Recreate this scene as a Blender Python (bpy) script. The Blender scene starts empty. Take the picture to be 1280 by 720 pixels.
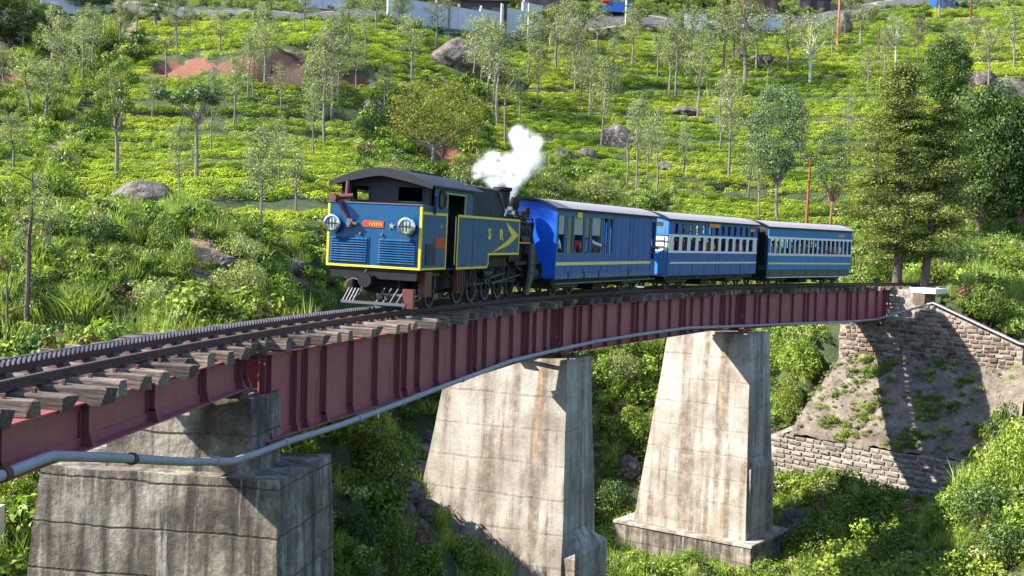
import bpy, bmesh, math, random
import numpy as np
from math import sin, cos, pi, radians, sqrt, atan2
from mathutils import Vector, Matrix, Euler
random.seed(7); RNG = np.random.default_rng(11)
SC = bpy.context.scene
COL = SC.collection

# ------------------------------------------------------------------ camera
FPX, PITCH, ROLL, CAMZ = 1454.63, 0.04236, 0.02863, 1.772
cd = bpy.data.cameras.new('camera'); cam = bpy.data.objects.new('camera', cd); COL.objects.link(cam)
cd.sensor_fit = 'HORIZONTAL'; cd.sensor_width = 36; cd.lens = 36 * FPX / 1280
cd.clip_start = 0.3; cd.clip_end = 3000
fw = Vector((0, cos(PITCH), -sin(PITCH))); up0 = Vector((0, sin(PITCH), cos(PITCH))); rt0 = Vector((1, 0, 0))
rt = cos(ROLL) * rt0 + sin(ROLL) * up0; up = -sin(ROLL) * rt0 + cos(ROLL) * up0
M = Matrix((( rt.x, up.x, -fw.x, 0), (rt.y, up.y, -fw.y, 0), (rt.z, up.z, -fw.z, CAMZ), (0, 0, 0, 1)))
cam.matrix_world = M
SC.camera = cam

# ------------------------------------------------------------------ light
SUN_DIR = Vector((1.26, 0.24, -1.03)).normalized()        # direction the light travels
SUN_EL = math.asin(-SUN_DIR.z)
SUN_AZ = atan2(-SUN_DIR.x, -SUN_DIR.y)                      # compass angle of the sun, clockwise from +Y
W = bpy.data.worlds.new('World'); SC.world = W; W.use_nodes = True
nt = W.node_tree; bg = nt.nodes['Background']
sky = nt.nodes.new('ShaderNodeTexSky'); sky.sky_type = 'NISHITA'; sky.sun_disc = False
sky.sun_elevation = SUN_EL; sky.sun_rotation = SUN_AZ; sky.altitude = 1800; sky.dust_density = 1.5
nt.links.new(sky.outputs[0], bg.inputs[0]); bg.inputs[1].default_value = 0.15
sd = bpy.data.lights.new('sun', 'SUN'); sun = bpy.data.objects.new('sun', sd); COL.objects.link(sun)
sd.energy = 4.6; sd.angle = radians(0.5); sd.color = (1.0, 0.95, 0.86)
sun.rotation_euler = SUN_DIR.to_track_quat('-Z', 'Y').to_euler()
SC.view_settings.view_transform = 'Standard'; SC.view_settings.look = 'None'
SC.view_settings.exposure = 1.72; SC.view_settings.gamma = 1
SC.cycles.max_bounces = 6; SC.cycles.diffuse_bounces = 3; SC.cycles.transparent_max_bounces = 8
SC.cycles.volume_bounces = 8

# ------------------------------------------------------------------ object helpers
def tag(o, label=None, cat=None, group=None, kind=None):
    if label: o['label'] = label
    if cat: o['category'] = cat
    if group: o['group'] = group
    if kind: o['kind'] = kind
    return o
def link(o, parent=None):
    COL.objects.link(o)
    if parent is not None: o.parent = parent
    return o
def empty(name, loc=(0, 0, 0), rz=0, rx=0, parent=None):
    o = bpy.data.objects.new(name, None); o.empty_display_size = .2
    o.location = loc; o.rotation_euler = (rx, 0, rz)
    return link(o, parent)
def copy_tree(o, parent=None):
    c = o.copy(); COL.objects.link(c); c.parent = parent
    for ch in o.children: copy_tree(ch, c)
    return c
class MB:
    def __init__(s): s.v = []; s.f = []; s.m = []
    def add(s, vs, fs, m=0):
        b = len(s.v); s.v += [tuple(p) for p in vs]; s.f += [tuple(b + i for i in f) for f in fs]; s.m += [m] * len(fs); return s
    def hexa(s, p, m=0):   # 8 points: bottom 4 ccw, top 4 ccw
        return s.add(p, [(3, 2, 1, 0), (4, 5, 6, 7), (0, 1, 5, 4), (1, 2, 6, 5), (2, 3, 7, 6), (3, 0, 4, 7)], m)
    def box(s, x0, x1, y0, y1, z0, z1, m=0):
        return s.hexa([(x0, y0, z0), (x1, y0, z0), (x1, y1, z0), (x0, y1, z0), (x0, y0, z1), (x1, y0, z1), (x1, y1, z1), (x0, y1, z1)], m)
    def bar(s, a, b, w, h, m=0, upv=(0, 0, 1)):
        a = Vector(a); b = Vector(b); d = (b - a).normalized(); u = Vector(upv)
        if abs(d.dot(u)) > .98: u = Vector((1, 0, 0))
        r = d.cross(u).normalized(); u = r.cross(d)
        P = []
        for q in (a, b):
            P.append([q - r * w / 2 - u * h / 2, q + r * w / 2 - u * h / 2, q + r * w / 2 + u * h / 2, q - r * w / 2 + u * h / 2])
        vs = P[0] + P[1]
        return s.add(vs, [(0, 1, 2, 3), (7, 6, 5, 4), (0, 4, 5, 1), (1, 5, 6, 2), (2, 6, 7, 3), (3, 7, 4, 0)], m)
    def tube(s, pts, r, n=8, m=0, cap=True):
        pts = [Vector(p) for p in pts]; k = len(pts); rs = r if isinstance(r, (list, tuple)) else [r] * k
        b = len(s.v); ref = None
        for i, p in enumerate(pts):
            d = (pts[min(i + 1, k - 1)] - pts[max(i - 1, 0)]).normalized()
            if ref is None:
                ref = Vector((0, 0, 1)) if abs(d.z) < .9 else Vector((1, 0, 0))
            a = d.cross(ref).normalized(); c = a.cross(d).normalized(); ref = c
            for j in range(n):
                t = 2 * pi * j / n; s.v.append(tuple(p + (a * cos(t) + c * sin(t)) * rs[i]))
        for i in range(k - 1):
            for j in range(n):
                s.f.append((b + i * n + j, b + i * n + (j + 1) % n, b + (i + 1) * n + (j + 1) % n, b + (i + 1) * n + j)); s.m.append(m)
        if cap:
            s.f.append(tuple(b + j for j in reversed(range(n)))); s.m.append(m)
            s.f.append(tuple(b + (k - 1) * n + j for j in range(n))); s.m.append(m)
        return s
    def prism(s, poly, axis, a, b, m=0):
        # poly: 2D points; axis 'x': poly in (y,z); 'y': (x,z); 'z': (x,y)
        def P(q, t): return {'x': (t, q[0], q[1]), 'y': (q[0], t, q[1]), 'z': (q[0], q[1], t)}[axis]
        n = len(poly); vs = [P(q, a) for q in poly] + [P(q, b) for q in poly]
        fs = [tuple(range(n)), tuple(range(2 * n - 1, n - 1, -1))] + [(i, i + n, (i + 1) % n + n, (i + 1) % n) for i in range(n)]
        return s.add(vs, fs, m)
    def build(s, name, mats, parent=None, smooth=False, fix=True, mesh_only=False):
        me = bpy.data.meshes.new(name); me.from_pydata(s.v, [], s.f)
        if not isinstance(mats, (list, tuple)): mats = [mats]
        for mm in mats: me.materials.append(mm)
        if len(mats) > 1: me.polygons.foreach_set('material_index', s.m)
        if fix:
            bm = bmesh.new(); bm.from_mesh(me); bmesh.ops.recalc_face_normals(bm, faces=bm.faces); bm.to_mesh(me); bm.free()
        if smooth:
            me.polygons.foreach_set('use_smooth', [True] * len(me.polygons))
            try: me.set_sharp_from_angle(angle=radians(40))
            except Exception: pass
        me.update()
        if mesh_only: return me
        return link(bpy.data.objects.new(name, me), parent)

# ------------------------------------------------------------------ materials
def new_mat(name):
    m = bpy.data.materials.new(name); m.use_nodes = True
    t = m.node_tree; b = t.nodes['Principled BSDF']; return m, t, b
def N(t, kind, **kw):
    n = t.nodes.new(kind)
    for k, v in kw.items():
        if k.startswith('i_'): n.inputs[k[2:].replace('_', ' ')].default_value = v
        else: setattr(n, k, v)
    return n
def coords(t, scale=(1, 1, 1), kind='Object', rot=(0, 0, 0)):
    c = N(t, 'ShaderNodeTexCoord'); mp = N(t, 'ShaderNodeMapping'); mp.inputs['Scale'].default_value = scale
    mp.inputs['Rotation'].default_value = rot
    t.links.new(c.outputs[kind], mp.inputs[0]); return mp.outputs[0]
def noise(t, vec, scale, detail=5, rough=.6):
    n = N(t, 'ShaderNodeTexNoise'); n.inputs['Scale'].default_value = scale; n.inputs['Detail'].default_value = detail
    n.inputs['Roughness'].default_value = rough
    if vec is not None: t.links.new(vec, n.inputs['Vector'])
    return n.outputs['Fac']
def ramp(t, fac, stops, interp='LINEAR'):
    r = N(t, 'ShaderNodeValToRGB'); e = r.color_ramp.elements; r.color_ramp.interpolation = interp
    while len(e) < len(stops): e.new(.5)
    for i, (p, c) in enumerate(stops): e[i].position = p; e[i].color = (*c, 1) if len(c) == 3 else c
    t.links.new(fac, r.inputs[0]); return r.outputs[0]
def g3(v): return (v, v, v)
def mix(t, a, b, fac, mode='MIX'):
    m = N(t, 'ShaderNodeMixRGB', blend_type=mode)
    for i, q in ((1, a), (2, b)):
        if isinstance(q, tuple): m.inputs[i].default_value = (*q, 1) if len(q) == 3 else q
        else: t.links.new(q, m.inputs[i])
    if isinstance(fac, (int, float)): m.inputs[0].default_value = fac
    else: t.links.new(fac, m.inputs[0])
    return m.outputs[0]
def bump(t, b, h, strength=.5, dist=.02):
    n = N(t, 'ShaderNodeBump'); n.inputs['Strength'].default_value = strength; n.inputs['Distance'].default_value = dist
    t.links.new(h, n.inputs['Height']); t.links.new(n.outputs[0], b.inputs['Normal'])
def paint(name, col, rough=.45, dirt=.35, dirtcol=(.10, .08, .06), metal=0, scale=2.2, spec=.5, kind='Object'):
    col = tuple(x * .78 for x in col); dirtcol = tuple(x * .78 for x in dirtcol)
    m, t, b = new_mat(name)
    v = coords(t, (1, 1, 1), kind); n1 = noise(t, v, scale, 6, .65)
    vs = coords(t, (5, 5, .5), kind); n2 = noise(t, vs, scale, 4, .6)
    f = mix(t, ramp(t, n1, [(.45, g3(0)), (.75, g3(1))]), ramp(t, n2, [(.48, g3(0)), (.72, g3(1))]), .5)
    fm = N(t, 'ShaderNodeMath', operation='MULTIPLY'); t.links.new(f, fm.inputs[0]); fm.inputs[1].default_value = dirt
    c = mix(t, col, dirtcol, fm.outputs[0])
    hv = N(t, 'ShaderNodeTexNoise'); hv.inputs['Scale'].default_value = .8
    t.links.new(c, b.inputs['Base Color']); b.inputs['Roughness'].default_value = rough; b.inputs['Metallic'].default_value = metal
    b.inputs['Specular IOR Level'].default_value = spec
    rr = ramp(t, n1, [(.3, g3(max(.05, rough - .12))), (.8, g3(min(1, rough + .25)))]); t.links.new(rr, b.inputs['Roughness'])
    bump(t, b, n1, .25, .008)
    return m
def leaf_mat(name, c1, c2, c3, trans=.3, bright=(.6, 1.25), patchy=False):
    m, t, b = new_mat(name)
    t.nodes.remove(b); out = t.nodes['Material Output']
    geo = N(t, 'ShaderNodeNewGeometry'); oi = N(t, 'ShaderNodeObjectInfo')
    col = ramp(t, geo.outputs['Random Per Island'], [(0, c1), (.55, c2), (1, c3)])
    col2 = mix(t, col, ramp(t, oi.outputs['Random'], [(0, g3(bright[0])), (1, g3(bright[1]))]), 1.0, 'MULTIPLY')
    if patchy:
        pn = noise(t, geo.outputs['Position'], .09, 5, .6); col2 = mix(t, col2, ramp(t, pn, [(.36, (.55, .7, .6)), (.5, (.9, .93, .9)), (.64, (1.15, 1.08, 1.1))]), 1.0, 'MULTIPLY')
    d = N(t, 'ShaderNodeBsdfDiffuse'); tr = N(t, 'ShaderNodeBsdfTranslucent'); gl = N(t, 'ShaderNodeBsdfGlossy')
    gl.inputs['Roughness'].default_value = .45; gl.inputs['Color'].default_value = (.9, .95, .9, 1)
    t.links.new(col2, d.inputs[0])
    tc = mix(t, col2, (1.25, 1.25, .55), 1.0, 'MULTIPLY'); t.links.new(tc, tr.inputs[0])
    ms = N(t, 'ShaderNodeMixShader'); ms.inputs[0].default_value = trans
    t.links.new(d.outputs[0], ms.inputs[1]); t.links.new(tr.outputs[0], ms.inputs[2])
    m2 = N(t, 'ShaderNodeMixShader'); m2.inputs[0].default_value = .018
    t.links.new(ms.outputs[0], m2.inputs[1]); t.links.new(gl.outputs[0], m2.inputs[2])
    t.links.new(m2.outputs[0], out.inputs[0])
    return m

# ------------------------------------------------------------------ track geometry (rail top is about z = 0)
TX0, TY0, TTH, TK, TK2, GRADE, CANT = -3.3095, 27.2888, 0.27847, 0.011774, -1.678e-5, -0.004484, 0.02046
_ss = np.arange(-40, 130.01, .05); _i0 = int(round(40 / .05))
_th = TTH + TK * _ss + TK2 * _ss ** 2
_dx = np.sin((_th[1:] + _th[:-1]) / 2) * .05; _dy = np.cos((_th[1:] + _th[:-1]) / 2) * .05
_X = np.concatenate([[0], np.cumsum(_dx)]); _Y = np.concatenate([[0], np.cumsum(_dy)])
_X += TX0 - _X[_i0]; _Y += TY0 - _Y[_i0]
def tr(s):
    return float(np.interp(s, _ss, _X)), float(np.interp(s, _ss, _Y)), float(np.interp(s, _ss, _th))
def tp(s, l, h, cant=True):
    X, Y, th = tr(s); c = CANT if cant else 0
    l2 = l * cos(c) + h * sin(c); h2 = h * cos(c) - l * sin(c)
    return Vector((X + cos(th) * l2, Y - sin(th) * l2, h2 + GRADE * s))
def track_sl(x, y):
    x = np.asarray(x); y = np.asarray(y)
    k = np.arange(0, len(_ss), 10)
    bi = np.zeros(x.shape, int); bd = np.full(x.shape, 1e18)
    for j in k:
        d = (x - _X[j]) ** 2 + (y - _Y[j]) ** 2; m = d < bd; bd[m] = d[m]; bi[m] = j
    th = _th[bi]; return _ss[bi], (x - _X[bi]) * np.cos(th) - (y - _Y[bi]) * np.sin(th)
class Frame:   # local frame on the track: x forward along heading, y to the left, z up
    def __init__(s, X, Y, th, z=0): s.X, s.Y, s.th, s.z = X, Y, th, z; s.rz = pi / 2 - th
    def w(s, x, l, z):
        return Vector((s.X + sin(s.th) * x + cos(s.th) * l, s.Y + cos(s.th) * x - sin(s.th) * l, s.z + z))
def frame_at(s, z=0): X, Y, th = tr(s); return Frame(X, Y, th, z)
# ================================================================== TERRAIN
CTL = [(-9.4,31.0,-1.3),(-10.8,27.0,-1.2),(-14.5,48.0,-0.3),(-17.3,42.0,-1.1),(-18.8,62.0,1.2),(-24.8,58.0,1.0),(-25.7,76.0,3.8),(-31.2,92.0,7.1),(-37.6,88.0,6.6),(-40.8,120.0,16.9),(-48.0,112.0,15.6),(-51.1,150.0,29.8),(-60.1,140.0,27.6),(-6.6,33.0,-0.7),(-10.4,52.0,-0.2),(-13.6,68.0,2.2),(-17.8,88.0,7.2),(-23.1,114.0,15.6),(-23.8,117.0,19.2),(-26.9,132.0,24.2),(-29.6,145.0,28.9),(-6.6,60.0,0.3),(-9.4,84.0,4.9),(-13.2,116.0,14.7),(-17.3,150.0,29.7),(0.1,68.0,-4.4),(0.0,82.0,-1.7),(-0.1,94.0,1.7),(-0.3,108.0,6.8),(-0.5,130.0,14.9),(-0.9,156.0,27.1),(-1.0,164.0,31.5),(8.2,78.0,-5.1),(7.4,70.0,-7.8),(6.7,62.0,-11.0),(9.3,90.0,-1.8),(13.3,110.0,5.8),(16.2,136.0,16.0),(20.0,172.0,33.8),(25.5,104.0,3.8),(30.6,126.0,11.1),(36.6,152.0,23.4),(43.4,182.0,38.1),(21.1,79.0,-4.8),(17.8,71.0,-7.6),(34.6,90.0,1.1),(43.9,102.0,4.3),(56.0,136.0,19.0),(65.6,160.0,29.6),(73.5,180.0,39.2),(-3.7,40.0,-7.2),(-4.6,50.0,-7.4),(-6.6,58.0,-6.5),(-3.7,30.0,-7.1),(9.4,50.0,-12.5),(18.5,57.0,-11.2),(19.8,52.0,-11.8),(5.6,47.0,-11.7),(22.9,69.2,-0.7),(27.4,73.1,-0.6),(33.8,77.9,-0.6),(40.5,82.2,-0.6),(51.2,87.7,-0.6),(24.9,67.0,-0.9),(29.3,70.8,-0.8),(36.1,74.6,-0.9),(42.6,78.8,-1.0),(20.8,71.4,-0.7),(28.1,78.8,-0.6),(36.7,84.6,-0.6),(26.3,64.1,-2.4),(28.3,61.9,-3.3),(33.1,66.1,-3.0),(39.5,69.7,-3.2),(24.2,62.1,-4.6),(26.5,57.3,-5.5),(15.9,62.0,-11.3),(20.4,58.0,-11.0),(24.9,54.1,-9.5),(22.6,51.4,-9.5),(24.2,46.9,-8.0),(29.0,52.7,-6.0),(10.9,55.8,-13.2),(4.4,60.6,-12.6),(14.3,52.1,-13.0),(6.4,49.2,-12.9),(9.7,44.9,-13.0),(1.6,40.4,-11.5),(-4.7,43.4,-10.0),(7.0,37.8,-12.0),(-1.8,32.1,-9.5),(3.6,29.2,-9.5),(-12.8,22.0,-4.2),(-5.0,20.5,-6.5),(-0.0,19.5,-6.8),(-12.0,14.2,-3.0),(-6.0,13.6,-4.5),(-1.2,11.2,-4.5),(-10.4,31.6,-6.5),(-6.5,5.6,-2.5),(21.0,48.5,-7.6),(23.5,46.0,-4.2),(21.5,52.0,-7.0),(24.5,52.0,-3.6),(0.0,0.0,0.1),(4.0,0.0,0.0),(-4.0,0.0,0.1),(-8.0,-4.0,0.5),(0.0,-8.0,1.0),(3.0,6.0,-3.2),(10.0,10.0,-5.0),(8.0,20.0,-8.0),(18.0,30.0,-11.0),(28.0,42.0,-1.8),(34.0,52.0,-1.0),(24.0,20.0,-5.0),(40.0,40.0,1.0),(60.0,70.0,3.0),(-40.0,20.0,2.0),(-60.0,60.0,9.0),(-30.0,5.0,2.0),(50.0,10.0,4.0),(-90.0,100.0,26.0),(90.0,100.0,16.0),(60.0,90.0,7.0),(0.0,200.0,48.0),(-80.0,200.0,52.0),(90.0,200.0,46.0),(60.0,240.0,62.0),(-60.0,240.0,64.0),(0.0,260.0,66.0),(120.0,150.0,34.0),(-20.0,-20.0,4.0),(30.0,-20.0,4.0)]

_c = np.array(CTL, float)
def _k(d2): return 0.5 * d2 * np.log(d2 + 1e-6)
def _fit():
    n = len(_c); xy = _c[:, :2] * .01
    d2 = ((xy[:, None] - xy[None]) ** 2).sum(-1); K = _k(d2) + np.eye(n) * 2e-4
    A = np.zeros((n + 3, n + 3)); A[:n, :n] = K; A[:n, n] = 1; A[:n, n + 1:] = xy; A[n, :n] = 1; A[n + 1:, :n] = xy.T
    b = np.zeros(n + 3); b[:n] = _c[:, 2]; return np.linalg.solve(A, b)
_w = _fit()
def base_height(X, Y):
    X = np.asarray(X, float); Y = np.asarray(Y, float); sh = X.shape
    q = np.stack([X.ravel(), Y.ravel()], 1) * .01; xy = _c[:, :2] * .01; o = np.empty(len(q))
    for i in range(0, len(q), 20000):
        d2 = ((q[i:i + 20000, None] - xy[None]) ** 2).sum(-1)
        o[i:i + 20000] = _k(d2) @ _w[:-3] + _w[-3] + q[i:i + 20000] @ _w[-2:]
    x = q[:, 0] * 100; y = q[:, 1] * 100
    o += .35 * np.sin(x * .31 + 1.3 * np.sin(y * .17)) * np.sin(y * .27 + .9 * np.sin(x * .13)) * np.clip((np.hypot(x, y) - 15) / 40, 0, 1)
    return o.reshape(sh)
RED_BANK=[(-37.7, 119.5), (-38.5, 123.8), (-37.2, 125.7), (-33.8, 124.5), (-31.5, 119.7), (-31.6, 116.5), (-34.5, 116.8)]
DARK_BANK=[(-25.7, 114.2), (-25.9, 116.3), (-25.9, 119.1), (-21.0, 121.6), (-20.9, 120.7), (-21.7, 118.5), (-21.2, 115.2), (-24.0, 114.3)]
MID_BANK=[(-31.9, 120.9), (-26.0, 119.8), (-25.0, 115.1), (-30.6, 116.1)]
ORANGE_SCAR=[(-17.8, 116.9), (-17.7, 118.0), (-16.8, 121.0), (-15.1, 121.2), (-15.1, 119.1), (-16.6, 117.2)]
LEFT_SCAR=[(-47.6, 106.9), (-51.2, 115.8), (-48.5, 114.7), (-46.6, 110.1), (-46.3, 107.2)]
TREE_SCAR=[(-8.5, 107.7), (-7.7, 111.9), (-6.2, 113.7), (-5.5, 110.6), (-6.2, 107.7), (-7.6, 106.3)]
MOUND=[(-15.1, 51.5), (-19.7, 69.3), (-18.5, 70.9), (-13.4, 57.2), (-12.2, 56.8), (-10.2, 58.9), (-10.4, 58.1), (-11.7, 50.1), (-13.4, 48.8), (-14.4, 49.7)]
GULLY=[(-46.4, 136.4), (-47.4, 147.6), (-45.1, 141.4), (-42.8, 129.6), (-39.1, 108.5), (-37.6, 99.7), (-32.8, 83.5), (-34.5, 83.9), (-38.0, 94.1), (-38.6, 100.5), (-41.5, 114.8)]
TEA_A=[(-45.5, 141.2), (-25.3, 148.7), (5.7, 166.9), (24.8, 173.0), (56.3, 183.9), (77.9, 178.8), (62.0, 141.3), (49.8, 134.1), (34.1, 112.8), (29.0, 97.6), (17.4, 98.1), (8.6, 107.2), (-0.2, 104.1), (-5.6, 97.7), (-6.8, 61.5), (-9.0, 59.2), (-12.6, 58.9), (-20.2, 73.0), (-25.9, 73.6), (-28.5, 71.2), (-31.2, 79.2), (-36.7, 104.1), (-41.1, 124.8)]
TEA_B=[(-44.0, 96.5), (-41.9, 101.0), (-35.9, 89.7), (-29.3, 70.8), (-32.1, 70.5)]
SCRUB_HOLE=[(-13.9, 99.3), (-14.9, 113.7), (-12.3, 122.1), (-5.3, 134.7), (-2.7, 114.7), (-3.1, 102.9), (-10.8, 81.3)]
SCRUB_HOLE2=[(-0.2, 104.9), (1.2, 116.1), (9.4, 118.6), (15.5, 109.6), (15.2, 107.1), (-0.2, 102.1)]
PATHS=[[(-38.2, 122.3), (-35.1, 126.0), (-29.2, 122.7), (-23.8, 120.9), (-20.6, 121.5)], [(-36.0, 96.6), (-32.0, 96.5), (-27.3, 96.1), (-21.8, 92.5)], [(-35.6, 107.1), (-30.6, 107.4), (-23.4, 108.2), (-17.9, 110.7), (-15.1, 112.8)], [(-0.7, 139.4), (8.2, 144.5), (15.3, 147.0), (23.5, 147.6)], [(16.5, 117.0), (20.7, 115.7), (24.9, 115.0), (27.6, 112.9), (30.0, 110.3)], [(38.8, 152.5), (41.9, 152.7), (46.4, 153.7)], [(6.0, 116.0), (9.2, 116.2), (14.9, 117.1), (20.2, 115.0)], [(-20.9, 116.4), (-16.8, 118.7), (-13.4, 124.5)], [(-17.8, 73.5), (-15.2, 73.3), (-12.1, 73.0)], [(-0.4, 119.8), (4.7, 126.6), (10.0, 126.7)], [(-13.2, 130.9), (-9.9, 135.0), (-4.4, 137.5), (1.2, 143.2)], [(18.9, 135.7), (25.5, 136.3), (32.6, 138.7)]]
STREAM=[(-5.3, 56.6), (-4.2, 57.2), (-4.7, 56.6), (-4.4, 56.4), (-4.7, 49.3), (-4.0, 56.2), (-4.1, 55.9), (-4.1, 48.9), (-4.3, 48.1), (-3.4, 49.8), (-3.4, 35.6), (-3.3, 48.9), (-3.2, 35.7), (-3.3, 34.7), (-3.0, 35.8), (-3.1, 34.8), (-3.1, 34.4), (-3.0, 34.6), (-2.5, 35.8), (-2.7, 35.0), (7.2, 64.2), (7.0, 63.2), (6.2, 62.2), (6.3, 61.6)]
ROAD=[(-59.2, 129.8), (-57.0, 141.7), (-51.7, 151.8), (-28.3, 143.2), (-15.5, 152.4), (3.5, 166.1), (15.4, 174.1), (24.7, 172.2), (40.2, 176.0), (57.1, 186.5), (81.6, 187.4)]
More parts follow.
